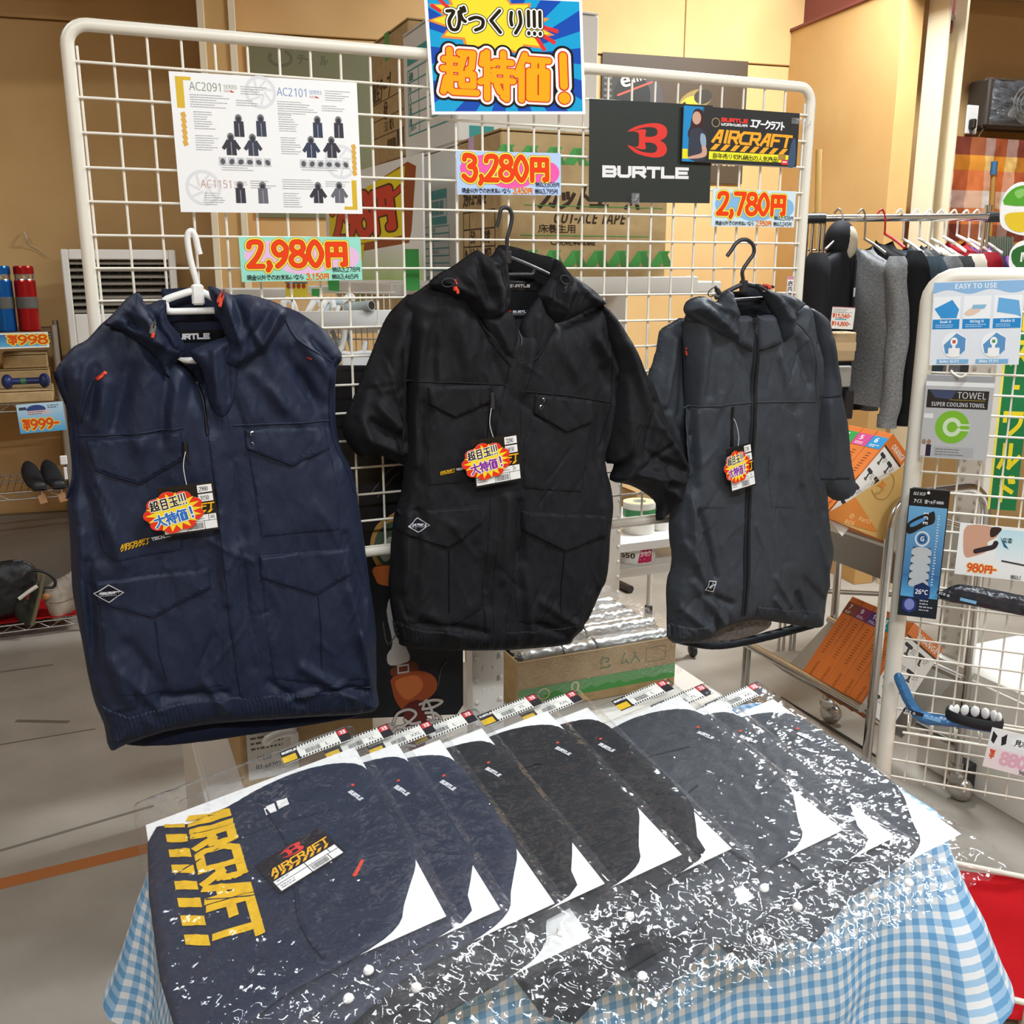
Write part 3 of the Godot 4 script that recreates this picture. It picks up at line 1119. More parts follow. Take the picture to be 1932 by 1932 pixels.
func room() -> void:
	var g := Geo.new()
	g.box(Vector3(1.5, -0.05, 0.5), Vector3(12, 0.1, 9), Basis.IDENTITY, 0.0)
	struct("floor", g, M.floor)
	g = Geo.new()
	g.box(Vector3(1.5, 3.65, 0.5), Vector3(12, 0.1, 9), Basis.IDENTITY, 0.0)
	struct("ceiling", g, M.ceiling)
	var w := struct("wall_back", slab(wall_o - wall_n * 0.02 - wall_u * 4.2, wall_u, 7.7, 0, 3.6, 0.12), M.wall)
	var seam := wp(1292, 112).y
	var cut: float = (wp(1292, 60) - wall_o).dot(wall_u)
	for q in [[-4.2, 0.62, 0.0, seam - 0.006], [0.625, 3.45, 0.0, seam - 0.006], [-4.2, 0.62, seam, 3.6], [0.625, cut - 0.004, seam, 3.6], [cut, 3.45, seam, 3.6]]:
		struct("panel", slab(wall_o + wall_u * q[0] + wall_n * (0.006 if q[2] > 1.0 else 0.0), wall_u, q[1] - q[0], q[2], q[3], 0.018, 0.003), M.wall, w)
	# concrete plinth along the left part of the wall
	struct("trim_1", slab(wall_o + wall_n * 0.05 - wall_u * 4.2, wall_u, 4.9, 0.0, 0.40, 0.05, 0.006), M.concrete_wall)
	# boxed column with white edge strips
	var c0 := wp(390, 300, 0.3)
	var c1 := wp(460, 300, 0.3)
	var cw := (c1 - c0).length()
	var col := struct("column", slab(Vector3(c0.x, 0, c0.z), wall_u, cw, 0, 3.6, 0.3), M.wall_pale)
	for s in [0.0, cw - 0.028]:
		struct("edge_strip", slab(Vector3(c0.x, 0, c0.z) + wall_u * s + wall_n * 0.008, wall_u, 0.028, 0, 3.6, 0.012), M.trim_cream, col)
	# the return wall to the right, its steel column and beam
	var cr := wall_o + wall_u * 3.47
	var ru := Vector3(sin(TURN), 0, -cos(TURN))      # face to the left: runs away from the camera
	var len_r := 0.87
	struct("wall_right", slab(cr - ru * len_r, ru, len_r, 0, 2.58, 0.1), M.wall_pale)
	var rc := cr - ru * len_r
	var cg := Geo.new()
	var cb := Basis(wall_u, Vector3.UP, wall_n)
	cg.box(rc + wall_u * 0.03 + wall_n * 0.06 + Vector3(0, 1.3, 0), Vector3(0.012, 2.6, 0.13), cb, 0.002)
	cg.box(rc + wall_u * 0.115 + wall_n * 0.06 + Vector3(0, 1.3, 0), Vector3(0.012, 2.6, 0.13), cb, 0.002)
	cg.box(rc + wall_u * 0.072 + wall_n * 0.03 + Vector3(0, 1.3, 0), Vector3(0.085, 2.6, 0.012), cb, 0.002)
	var steel := struct("column", cg, M.trim_cream)
	var pl := Geo.new()
	pl.box(rc + wall_u * 0.072 + wall_n * 0.045 + Vector3(0, 2.5, 0), Vector3(0.07, 0.2, 0.012), cb, 0.002)
	var plate := struct("plate", pl, M.red_steel, steel)
	for s in [-1.0, 1.0]:
		var b := Geo.new()
		b.lathe([Vector2(0, 0.014), Vector2(0.014, 0.012), Vector2(0.016, 0.0)], 10, Transform3D(Basis(wall_u, wall_n, -Vector3.UP), rc + wall_u * (0.072 + s * 0.02) + wall_n * 0.051 + Vector3(0, 2.455, 0)))
		struct("bolt", b, M.snap, plate)
	var bg := Geo.new()
	var bb := Basis(-ru, Vector3.UP, -wall_u)
	bg.box(cr - ru * 1.2 - wall_u * 0.03 + Vector3(0, 2.585, 0), Vector3(3.0, 0.014, 0.16), bb, 0.002)
	bg.box(cr - ru * 1.2 - wall_u * 0.03 + Vector3(0, 2.73, 0), Vector3(3.0, 0.3, 0.012), bb, 0.002)
	bg.box(cr - ru * 1.2 - wall_u * 0.03 + Vector3(0, 2.885, 0), Vector3(3.0, 0.014, 0.16), bb, 0.002)
	struct("beam", bg, M.red_steel)
	var wf := rc + ru * 0.55 + wall_u * 0.1
	struct("wall_far", slab(wf, wall_u, 4.0, 0, 3.6, 0.1), M.wall)
	var sf := Geo.new()
	sf.box(wf + wall_u * 2.0 + wall_n * 0.25 + Vector3(0, 2.95, 0), Vector3(4.0, 0.5, 0.4), cb, 0.004)
	struct("trim_2", sf, M.wall)
	g = Geo.new()
	g.box(Vector3(-4.05, 1.8, 0.5), Vector3(0.1, 3.6, 9), Basis.IDENTITY, 0.0)
	struct("wall_left", g, M.wall)
	g = Geo.new()
	g.box(Vector3(7.3, 1.8, 0.5), Vector3(0.1, 3.6, 9), Basis.IDENTITY, 0.0)
	struct("wall_east", g, M.wall)
	g = Geo.new()
	g.box(Vector3(1.5, 1.8, 4.9), Vector3(12, 3.6, 0.1), Basis.IDENTITY, 0.0)
	struct("wall_front", g, M.wall)
	# orange marking tape on the floor
	var a := py(-40, 1678, 0.0)
	var b := py(330, 1588, 0.0)
	g = Geo.new()
	g.bar(a + Vector3(0, 0.0006, 0), b + (b - a) * 0.6 + Vector3(0, 0.0006, 0), 0.048, 0.001, Vector3.UP, 0.0003)
	tag(part("floor_tape", g, M.tape, self), "faded orange line of marking tape stuck on the concrete floor", "tape")
	# dark scuffs on the concrete
	for q in [[0, 1605, 290, 1520, 0.012], [0, 1405, 180, 1375, 0.008], [30, 1360, 130, 1362, 0.02], [0, 1268, 100, 1254, 0.012]]:
		var s := Geo.new()
		s.bar(py(q[0], q[1], 0.0004), py(q[2], q[3], 0.0004), q[4], 0.0006, Vector3.UP, 0.0002)
		struct("scuff", s, hexm("6f675c", 0.7), get_node("floor"))


# ---------------------------------------------------------------- the grid panel and its signs
func grid_panel() -> void:
	var o := thing("grid_panel", "white wire grid display panel with a rounded tube frame behind the three jackets", "display panel", Vector3(0.7, 0.94, 0))
	var x0 := 0.0341 - 0.013
	var x1 := 0.0341 + 27 * 0.05 + 0.013
	var top := pz(184, 48.5, 0).y
	var bot := 0.94
	var path := []
	var r := 0.03
	for q in [[x0 + r, top - r, PI * 0.5, PI], [x0 + r, bot + r, PI, PI * 1.5], [x1 - r, bot + r, PI * 1.5, TAU], [x1 - r, top - r, 0.0, PI * 0.5]]:
		for i in 7:
			var a: float = lerpf(q[2], q[3], i / 6.0)
			path.append(Vector3(q[0] + cos(a) * r, q[1] + sin(a) * r, 0))
	var g := Geo.new()
	g.tube(path, 0.0098, 12, true)
	part("frame", g, M.panel_white, o)
	var wm := BoxMesh.new()
	for i in 28:
		var x := 0.0341 + i * 0.05
		g = Geo.new()
		g.tube([Vector3(x, bot, -0.002), Vector3(x, 1.4, -0.002), Vector3(x, top - (0.0 if i > 0 and i < 27 else 0.03), -0.002)], 0.0023, 6)
		part("wire", g, M.panel_white, o)
	for i in range(1, 18):
		var y := 1.8002 - i * 0.05
		if y < bot + 0.01:
			continue
		g = Geo.new()
		g.tube([Vector3(x0, y, 0.0026), Vector3(0.7, y, 0.0026), Vector3(x1, y, 0.0026)], 0.0023, 6)
		part("wire", g, M.panel_white, o)


func signs() -> void:
	var ink: Ink
	rng.seed = 11
	# the catalogue sheet
	ink = new_ink(355, 250)
	ink.rect(0, 0, 355, 250, Color("f1f0ef"))
	ink.layer = 2
	var gold := Color("d9b32f")
	for q in [[10, 8, 28, 6, 0], [10, 8, 14, 55, 0], [335, 185, 10, 55, 0], [318, 236, 27, 6, 0]]:
		ink.rect(q[0], q[1], q[2], q[3], gold)
	for q in [[165, 28, 27], [45, 205, 30], [315, 150, 30]]:
		ink.ring(q[0], q[1], q[2], q[2], 6, Color("dddddf"))
		for i in 7:
			var a := TAU * i / 7
			ink.line(PackedVector2Array([Vector2(q[0] + cos(a) * 8, q[1] + sin(a) * 8), Vector2(q[0] + cos(a + 0.7) * q[2] * 0.9, q[1] + sin(a + 0.7) * q[2] * 0.9)]), 4, Color("dddddf"))
	ink.layer = 3
	ink.latin("AC2091", 34, 16, 15, Color("8f9a86"), "plain", 0.85)
	ink.latin("SERIES", 97, 18, 7, Color("8f9a86"), "plain", 0.85)
	ink.latin("AC2101", 196, 17, 15, Color("7f9bc0"), "plain", 0.85)
	ink.latin("SERIES", 259, 19, 7, Color("7f9bc0"), "plain", 0.85)
	ink.latin("AC1151", 40, 190, 15, Color("c8a199"), "plain", 0.85)
	ink.latin("SERIES", 103, 192, 7, Color("c8a199"), "plain", 0.85)
	for q in [[97, 27], [259, 29], [103, 202]]:
		ink.rect(q[0], q[1], 14, 4, Color("d9c9c4"))
		ink.flatpoly([Vector2(q[0] + 12, q[1]), Vector2(q[0] + 20, q[1] + 4), Vector2(q[0] + 12, q[1] + 4)], Color("c8353a"))
	for q in [[128, 19, 54, 4], [290, 18, 52, 5], [34, 38, 75, 6], [118, 44, 55, 3], [196, 42, 82, 6], [282, 46, 50, 3], [38, 68, 40, 8], [38, 110, 42, 7], [196, 66, 40, 8], [198, 108, 42, 8], [134, 190, 52, 4], [196, 186, 82, 5], [282, 188, 50, 3], [46, 214, 38, 6], [196, 212, 38, 7], [82, 158, 90, 4], [236, 154, 90, 4]]:
		ink.tiny(q[0], q[1], q[2], q[3], 4.2, 1.3, Color("9b9b9d"), rng)
	ink.layer = 4
	var figure := func(x: float, y: float, s: float, col: Color, arms: bool) -> void:
		ink.ell(x, y - 15 * s, 6.5 * s, 7.5 * s, Color("77777b"))
		ink.ell(x, y - 13 * s, 4.5 * s, 5.5 * s, Color("3a3a40"))
		if arms:
			ink.flatpoly([Vector2(x - 8 * s, y - 10 * s), Vector2(x - 18 * s, y + 5 * s), Vector2(x - 13 * s, y + 9 * s), Vector2(x - 5 * s, y)], col)
			ink.flatpoly([Vector2(x + 8 * s, y - 10 * s), Vector2(x + 18 * s, y + 5 * s), Vector2(x + 13 * s, y + 9 * s), Vector2(x + 5 * s, y)], col)
		ink.flatpoly([Vector2(x - 9 * s, y - 10 * s), Vector2(x + 9 * s, y - 10 * s), Vector2(x + 9.5 * s, y + 18 * s), Vector2(x - 9.5 * s, y + 18 * s)], col)
		ink.rect(x - 0.8 * s, y - 6 * s, 1.6 * s, 24 * s, Color("9a9aa4"))
	for q in [[120, 92, 0], [162, 90, 1], [272, 88, 2], [314, 87, 0], [114, 214, 0], [157, 214, 3]]:
		figure.call(float(q[0]), float(q[1]), 1.0, [Color("3c3a42"), Color("3f4452"), Color("3a4256"), Color("6a6a72")][q[2]], false)
	for q in [[103, 126, 0], [144, 126, 1], [257, 126, 2], [298, 125, 0], [266, 212, 0], [309, 211, 3]]:
		figure.call(float(q[0]), float(q[1]), 1.0, [Color("3c3a42"), Color("3f4452"), Color("3a4256"), Color("6a6a72")][q[2]], true)
	for x0 in [78, 233]:
		for i in 6:
			ink.layer = 4
			ink.rect(x0 + i * 17, 148, 13.5, 15, Color("c9c9cb"))
			ink.layer = 5
			ink.ell(x0 + 7 + i * 17, 156, 4.5, 5.5, Color("5a5a60"), 0.5 * i)
	ink.layer = 3
	for q in [[14, 72, 5.5], [337, 118, 5.5]]:
		for i in 6:
			ink.flatpoly([Vector2(q[0], q[1] + i * 10), Vector2(q[0] + 8, q[1] + i * 10 - 3), Vector2(q[0] + 11, q[1] + i * 10 + 6), Vector2(q[0] + 3, q[1] + i * 10 + 9)], Color("dca94a"))
	sheet_at("catalogue_sheet", "white printed catalogue sheet with small jacket pictures on the left of the panel", "poster", pz(318, 134, 0.012), pz(673, 156, 0.012), pz(338, 400, 0.012), ink, M.paper, "", 0.0012, M.ink)
	# the big sale sign
	ink = new_ink(300, 234)
	ink.rect(0, 0, 300, 234, Color("f2f2f4"))
	ink.layer = 2
	ink.rect(6, 6, 288, 222, Color("1d4fae"))
	ink.layer = 3
	for i in 14:
		var a := TAU * i / 14 + 0.1
		var q := PackedVector2Array([Vector2(150, 117), Vector2(150, 117) + Vector2(cos(a), sin(a)) * 400, Vector2(150, 117) + Vector2(cos(a + 0.22), sin(a + 0.22)) * 400])
		for piece in Geometry2D.intersect_polygons(q, PackedVector2Array([Vector2(6, 6), Vector2(294, 6), Vector2(294, 228), Vector2(6, 228)])):
			ink.poly(piece, Color("1f9fd0"))
	ink.layer = 4
	ink.burst(122, 56, 122, 66, 13, 0.74, Color("e58a45"), 0.15)
	ink.layer = 5
	ink.burst(122, 55, 113, 60, 13, 0.74, Color("f3d93a"), 0.15)
	for q in [[14, 26, 26, 34, 7], [24, 10, 40, 26, 7], [224, 60, 246, 66, 8], [216, 74, 240, 88, 8], [208, 82, 220, 102, 8]]:
		ink.line(PackedVector2Array([Vector2(q[0], q[1]), Vector2(q[2], q[3])]), q[4], Color("d93a3a"), false)
	ink.layer = 6
	var bx := 38.0
	ink.write("びっくり!!!", bx, 26, 44, 15, Color("2a241c"), 0.78, true, 0.02)
	ink.layer = 7
	ink.write("びっくり!!!", bx, 26, 44, 12, Color("f5f3ea"), 0.78, true, 0.02)
	ink.layer = 8
	ink.write("びっくり!!!", bx, 26, 44, 6.5, Color("2a241c"), 0.78, true, 0.02)
	for st in [[34, "231f22", 9], [26, "f4e9e6", 10], [17, "cf3a2c", 11], [12.5, "f6a824", 12]]:
		ink.layer = st[2]
		ink.write("超特価", 27, 108, 90, st[0], Color(st[1]), 0.69, true, 0.045, 0.0, 0.4)
		ink.line(PackedVector2Array([Vector2(257, 116), Vector2(257, 176)]), st[0] * 1.25, Color(st[1]), true)
		ink.ell(257, 201, 5.5 + st[0] * 0.5, 5.5 + st[0] * 0.5, Color(st[1]))
	sheet_at("sale_sign", "large blue sale sign with orange lettering and a yellow burst over the panel", "sign", pz(799, -16, 0.02), pz(1098, -2, 0.02), pz(800, 216, 0.02), ink, M.laminate, "", 0.0016, M.ink_gloss)
	# the three price cards
	var cards := "price cards on the grid panel"
	sheet_at("price_card", "mint green price card reading 2,980 yen above the navy vest", "price card", pz(450, 447, 0.02), pz(680, 447, 0.02), pz(456, 532, 0.02), price_ink("2,980円", "3,278円", "3,150円", "3,465円", Color("9adfcc"), Color("e9bfe0"), Color("2a3a3c")), M.laminate, cards, 0.0012, M.ink_gloss)
	sheet_at("price_card", "pale blue and pink price card reading 3,280 yen above the black jacket", "price card", pz(860, 284, 0.012), pz(1058, 289, 0.012), pz(866, 367, 0.012), price_ink("3,280円", "3,608円", "3,450円", "3,795円", Color("b7cdee"), Color("f45fae"), Color("2c2c44")), M.laminate, cards, 0.0012, M.ink_gloss)
	sheet_at("price_card", "pale blue price card reading 2,780 yen above the charcoal jacket", "price card", pz(1345, 356, 0.014), pz(1502, 361, 0.014), pz(1346, 427, 0.014), price_ink("2,780円", "3,508円", "2,950円", "3,245円", Color("cfe2ea"), Color("86b4de"), Color("2a3238")), M.laminate, cards, 0.0012, M.ink_gloss)
	# the black logo poster
	ink = new_ink(233, 195)
	var blk := Color("2f3330")
	ink.rect(0, 0, 233, 195, blk)
	ink.layer = 2
	winged_b(ink, 70, 40, 76, 66, Color("d8392f"), blk)
	ink.layer = 4
	wide(ink, "BURTLE", 24, 124, 166, 23, 6.2, Color("e4e2e0"))
	sheet_at("logo_poster", "black poster with a red winged emblem and white lettering", "poster", pz(1112, 186, 0.009), pz(1345, 199, 0.009), pz(1108, 381, 0.009), ink, hexm("2f3330", 0.5), "", 0.001)
	# the fan jacket banner
	ink = new_ink(220, 104)
	ink.rect(0, 0, 220, 104, Color("2d2b2d"))
	ink.layer = 2
	ink.rect(1.5, 1, 36, 102, Color("1f86c0"))
	ink.rect(1.5, 80, 14, 18, Color("e6d728"))
	ink.flatpoly([Vector2(36, 1), Vector2(48, 103), Vector2(24, 103), Vector2(20, 60), Vector2(30, 30)], Color("2d2b2d"))
	ink.layer = 3
	ink.poly(smooth(pts("20,8 30,5 38,14 40,28 38,40 30,38 28,55 14,62 10,50 14,38 16,22")), Color("3c2622"))
	ink.layer = 4
	ink.ell(25, 22, 8, 12, Color("c99c86"))
	ink.poly(smooth(pts("14,46 26,40 38,44 44,60 42,98 14,98 12,70")), Color("353a46"))
	ink.layer = 5
	ink.poly(smooth(pts("34,50 42,54 44,72 38,76 33,64")), Color("8fa2b4"))
	ink.poly(smooth(pts("36,74 44,74 44,92 16,98 14,94 36,86")), Color("c99c86"))
	ink.ring(60, 28, 7, 8, 1.6, Color("a3875c"))
	wide(ink, "BURTLE", 70, 18, 50, 8, 2.4, Color("d8392f"))
	wide(ink, "WORKWEAR", 70, 28, 50, 5, 1.3, Color("d9d9d9"))
	ink.write("エアークラフト", 126, 18, 14, 2.6, Color("f2f2f2"), 0.62, false, 0.03)
	fan_logo(ink, 54, 40, 152, 39, Color("f0a52c"), 0.02)
	ink.rect(50, 82, 164, 15, Color("e9e22f"))
	ink.layer = 6
	ink.write("毎年売り切れ続出の人気商品!", 57, 85, 9.5, 1.15, Color("2a2a1c"), 0.92, false, 0.015)
	ink.rect(182, 81, 15, 11, Color("a8803c"))
	ink.rect(189, 91, 13, 10, Color("d3323c"))
	ink.rect(191, 94, 9, 3, Color("f0c8c8"))
	ink.poly(smooth(pts("206,60 214,50 216,100 202,102")), Color("3f526b"))
	sheet_at("fan_jacket_banner", "wide dark banner with orange lettering, a woman's picture and a yellow stripe", "banner", pz(1289, 198, 0.015), pz(1509, 214, 0.015), pz(1287, 305, 0.015), ink, hexm("2d2b2d", 0.4), "", 0.0012)
	# a strip sign on the right upright and a bit of clear tape
	ink = new_ink(12, 75)
	ink.rect(0, 0, 12, 75, Color("f1ecea"))
	ink.layer = 2
	ink.rect(0.5, 0.5, 11, 6, Color("c98a96"))
	ink.frame(0, 0, 12, 75, 0.5, Color("c98a96"))
	for i in 3:
		ink.write("店内で".substr(i, 1), 1.6, 9 + i * 11, 9, 1.3, Color("3a3230"), 0.95, false)
	sheet_at("strip_sign", "narrow white vertical strip sign with black writing on the panel's right upright", "sign", pz(1486, 521, 0.014), pz(1498, 521, 0.014), pz(1484, 596, 0.014), ink, M.paper)
	for q in [["strip of clear tape holding the dark banner to the right upright", 1494, 222, 1530, 236], ["strip of clear tape at the lower edge of the black poster", 1192, 364, 1206, 386]]:
		var a := pz(q[1], q[2], 0.0165)
		var b := pz(q[3], q[4], 0.0165)
		var g := Geo.new()
		g.box((a + b) * 0.5, Vector3(absf(b.x - a.x), absf(a.y - b.y), 0.0004), Basis.IDENTITY, 0.0001)
		tag(part("clear_tape", g, M.film_soft, self), q[0], "tape", "bits of clear tape")


# ---------------------------------------------------------------- garments
func cloth(outline: String, z: float, bulge: float, rim: float, folds := "", round_it := 3) -> Cloth:
	var c := Cloth.new()
	var p := onto(outline, z)
	c.setup(smooth(p, round_it) if round_it > 1 else p)
	c.zc = z
	c.bulge = bulge
	c.rim = rim
	var k := pz(601, 900, z).x - pz(600, 900, z).x
	for q in folds.split(" ", false):
		var f := q.split(",")
		var a := pz(float(f[0]), float(f[1]), z)
		var b := pz(float(f[2]), float(f[3]), z)
		var w := float(f[4]) * k
		c.folds.append([a.x, a.y, b.x - a.x, b.y - a.y, 1.0 / maxf(Vector2(b.x - a.x, b.y - a.y).length_squared(), 1e-9), 1.0 / (w * w), float(f[5]) * 0.0021])
	return c


func puff(called: String, parent: Node3D, m: Material, c: Cloth, s := 0.004, back := 0.02, back_m: Material = null) -> void:
	var g := Geo.new()
	c.sheet(g, s)
	if back > 0.0 and back_m == null:
		c.sheet(g, s * 2.5, false, back)
	part(called, g, m, parent)


# a patch of cloth that lies on the cloth c
func flap(called: String, parent: Node3D, m: Material, c: Cloth, outline: String, lift: float, rim: float, s := 0.005, round_it := 1, ribs := 0.0, amp := 0.0012) -> MeshInstance3D:
	var p := Cloth.new()
	var o := onto(outline, c.zc + c.bulge)
	p.setup(smooth(o, round_it) if round_it > 1 else o)
	var g := Geo.new()
	p.sheet(g, s, true, 0.0, func(x: float, y: float, d: float) -> float:
		var t := 1.0 - clampf(d / rim, 0.0, 1.0)
		return c.zat(x, y) + lerpf(-0.0012, lift + (amp * sin((x + 0.15 * y) * ribs * TAU) * (0.6 + 0.4 * sin(x * 31.0)) if ribs > 0.0 else 0.0), sqrt(maxf(0.0, 1.0 - t * t * t))))
	return part(called, g, m, parent)


# a seam, piping or cord along the cloth
func seam(called: String, parent: Node3D, m: Material, c: Cloth, path: String, width: float, lift: float, sag := 0) -> MeshInstance3D:
	var p := onto(path, c.zc + c.bulge)
	if sag > 1:
		p = smooth(p, sag, false)
	var fine := PackedVector2Array()
	for i in p.size() - 1:
		var k := maxi(1, int(p[i].distance_to(p[i + 1]) / 0.006))
		for j in k:
			fine.append(p[i].lerp(p[i + 1], float(j) / k))
	fine.append(p[p.size() - 1])
	var rows := [[], [], [], [], []]
	for i in fine.size():
		var d := (fine[mini(i + 1, fine.size() - 1)] - fine[maxi(i - 1, 0)]).normalized()
		var o := Vector2(-d.y, d.x) * width * 0.5
		var k := 0
		for s in [-1.0, -0.7, 0.0, 0.7, 1.0]:
			var q: Vector2 = fine[i] + o * s
			rows[k].append(Vector3(q.x, q.y, c.zat(q.x, q.y) + [-0.0012, lift * 0.75, lift, lift * 0.75, -0.0012][k]))
			k += 1
	var g := Geo.new()
	g.grid(rows)
	return part(called, g, m, parent)


# printing laid on cloth, centred on a pixel
func print_on(called: String, parent: Node3D, ink: Ink, c: Cloth, px: float, py_: float, w: float, h: float, turn := 0.0, lift := 0.0016) -> void:
	var o := pz(px, py_, c.zc + c.bulge)
	ink.warp = func(x: float, y: float, z: float) -> Array:
		var q := Vector2(x, y).rotated(turn)
		return [Vector3(o.x + q.x, o.y + q.y, c.zat(o.x + q.x, o.y + q.y) + lift + z), c.nat(o.x + q.x, o.y + q.y)]
	part(called, ink.mesh(w, h), M.ink_cloth, parent)


func diamond_ink(k: Ink) -> void:
	k.flatpoly([Vector2(50, 0), Vector2(100, 34), Vector2(50, 68), Vector2(0, 34)], Color("c9c9cc"))
	k.layer = 3
	k.flatpoly([Vector2(50, 4), Vector2(94, 34), Vector2(50, 64), Vector2(6, 34)], Color("1a1b22"))
	k.layer = 5
	wide(k, "AIRCRAFT", 18, 27, 66, 10, 3.4, Color("c9c9cc"), 0.1)
	k.rect(20, 40, 58, 2.5, Color("9a9aa0"))


func snaps(parent: Node3D, c: Cloth, list: Array) -> void:
	for q in list:
		var o := pz(q[0], q[1], c.zc + c.bulge)
		var g := Geo.new()
		var nn := c.nat(o.x, o.y)
		var u := nn.cross(Vector3.UP).normalized()
		g.lathe([Vector2(0, 0.0030), Vector2(0.0018, 0.0028), Vector2(0.0022, 0.0020), Vector2(0.0032, 0.0036), Vector2(0.0046, 0.0024), Vector2(0.0049, 0.0)], 14, Transform3D(Basis(u, nn, u.cross(nn)), Vector3(o.x, o.y, c.zat(o.x, o.y) + 0.003)))
		part("snap", g, M.snap, parent)


func toggle(parent: Node3D, at: Vector3, turn: float, body: Material, pip: Material, loop := 1.0) -> void:
	var b := Basis(Vector3(0, 0, 1), turn)
	var g := Geo.new()
	g.box(at, Vector3(0.008, 0.015, 0.009), b, 0.002)
	g.tube([at + b * Vector3(0, 0.006, 0), at + b * Vector3(0, 0.012, 0)], 0.003, 8)
	var o := part("cord_lock", g, body, parent)
	g = Geo.new()
	g.box(at + b * Vector3(0.002, -0.008, 0.004), Vector3(0.005, 0.008, 0.003), b, 0.001)
	part("tip", g, pip, o)
	g = Geo.new()
	var loop_pts := []
	for i in 13:
		var a := TAU * i / 12.0
		loop_pts.append(at + b * Vector3(-0.012 * loop + sin(a) * 0.011 * loop, 0.008 + cos(a) * 0.007, 0.002 + 0.003 * sin(a)))
	g.tube(loop_pts, 0.0011, 6)
	part("cord", g, M.plastic_black, o)


func hanger(label: String, m: Material, hook: Array, arms: Array, bars: Array, r: float) -> void:
	var base: Vector3 = hook[0]
	var o := thing("clothes_hanger", label, "hanger", base)
	var g := Geo.new()
	g.tube(curve(hook, 6), r * 0.85, 10)
	part("hook", g, m, o)
	g = Geo.new()
	for q in arms:
		g.tube(curve(q, 4), r, 10)
	g.box(base, Vector3(r * 3.2, r * 5.5, r * 2.6), Basis.IDENTITY, r * 0.5)
	part("body", g, m, o)
	for q in bars:
		g = Geo.new()
		g.tube(q, r * 0.95, 10)
		part("bar", g, m, o)


func zs(t: String, z: float) -> Array:
	var out := []
	for q in pts(t):
		out.append(pz(q.x, q.y, z))
	return out


# a black maker's card with a sale sticker, hung from a zip by a thread
func hang_tag(label: String, card: String, z: float, size: String, second: Color, b_at: Vector2, b_r: Vector2, thread: String, tax: Array) -> void:
	var q := pts(card)
	var tl := pz(q[0].x, q[0].y, z)
	var tr := pz(q[1].x, q[1].y, z + 0.004)
	var bl := pz(q[2].x, q[2].y, z)
	rng.seed = 77
	var k := new_ink(100, 96)
	k.rect(0, 0, 100, 96, Color("1b1a1c"))
	k.layer = 2
	k.rect(0, 0, 100, 96, Color("1b1a1c"))
	k.layer = 3
	for i in 2:
		k.rect(70, 4 + i * 18, 26, 15, Color("efedea"))
	k.write(tax[0], 73, 8, 8, 1.1, Color("4a4644"), 0.66, false)
	k.write(tax[1], 73, 26, 8, 1.1, Color("4a4644"), 0.66, false)
	fan_logo(k, 4, 40, 92, 20, Color("f0b01e"))
	k.rect(3, 63, 80, 12, Color("efedea"))
	k.rect(84, 63, 13, 12, Color("efedea"))
	k.rect(3, 76, 40, 16, Color("efedea"))
	k.rect(44, 76, 30, 16, Color("efedea"))
	k.rect(75, 76, 22, 16, Color("efedea"))
	k.layer = 4
	k.latin(size, 86, 66, 6, Color("2a2a2a"), "bold", 0.9 if size.length() < 3 else 0.6)
	k.tiny(6, 66, 70, 2, 4, 1.5, Color("6a6a6a"), rng)
	k.tiny(6, 80, 30, 2, 5, 1.5, Color("6a6a6a"), rng)
	k.bars(46, 78, 26, 12, Color("1a1a1a"), rng)
	var o := sheet_at("hang_tag", label, "hang tag", tl, tr, bl, k, M.plastic_black, "", 0.0008, M.ink_gloss)
	# the sticker: a red cloud with a yellow burst
	var s := new_ink(120, 84)
	s.cloud(60, 42, 60, 42, 9, Color("e8321f"))
	s.layer = 2
	s.burst(60, 42, 56, 39, 18, 0.66, Color("f7d92e"))
	for st in [[5.2, "f6f2e6", 4], [2.6, "1e1a18", 5]]:
		s.layer = st[2]
		s.write("超目玉!!!", 16, 16, 20, st[0], Color(st[1]), 0.86, true, -0.1)
	for st in [[6.6, "f6f2e6", 6], [3.6, "", 7]]:
		s.layer = st[2]
		s.write("大特価", 20, 45, 22, st[0], Color(st[1]) if st[1] else second, 0.9, true, -0.1)
		s.line(PackedVector2Array([Vector2(92, 38), Vector2(94, 50)]), st[0] * 1.3, Color(st[1]) if st[1] else second)
		s.ell(95, 57, st[0] * 0.7, st[0] * 0.7, Color(st[1]) if st[1] else second)
	var ctr := pz(b_at.x, b_at.y, z + 0.006)
	var rx := pz(b_at.x + b_r.x, b_at.y, z + 0.006).x - ctr.x
	var ry := ctr.y - pz(b_at.x, b_at.y + b_r.y, z + 0.006).y
	var out := PackedVector2Array()
	for i in 72:
		var a := TAU * i / 72
		var f := 0.86 + 0.14 * absf(sin(a * 4.5))
		out.append(Vector2(cos(a) * rx * f, -sin(a) * ry * f))
	out.reverse()
	var g := Geo.new()
	var turn := Basis(Vector3(0, 0, 1), 0.1) * Basis(Vector3.UP, -0.02)
	g.prism(out, -0.0006, 0.0, Transform3D(turn, ctr))
	var st2 := part("sale_sticker", g, M.paper, o)
	var pr := part("sticker_print", s.mesh(rx * 2, ry * 2), M.ink_gloss, st2, true)
	pr.transform = st2.global_transform.affine_inverse() * Transform3D(turn, ctr)
	g = Geo.new()
	g.tube(curve(zs(thread, z + 0.001), 5), 0.0006, 5)
	part("thread", g, M.plastic_white, o)


func fresh(c: Cloth, sd: int, crease: float, wave: float, stretch := Vector2(1.0, 0.35), freq := 16.0) -> Cloth:
	c.noise = noise(freq, 5, true, sd)
	c.soft = noise(5.0, 3, false, sd + 7)
	c.crease = crease
	c.wave = wave * 1.2
	c.stretch = stretch
	return c


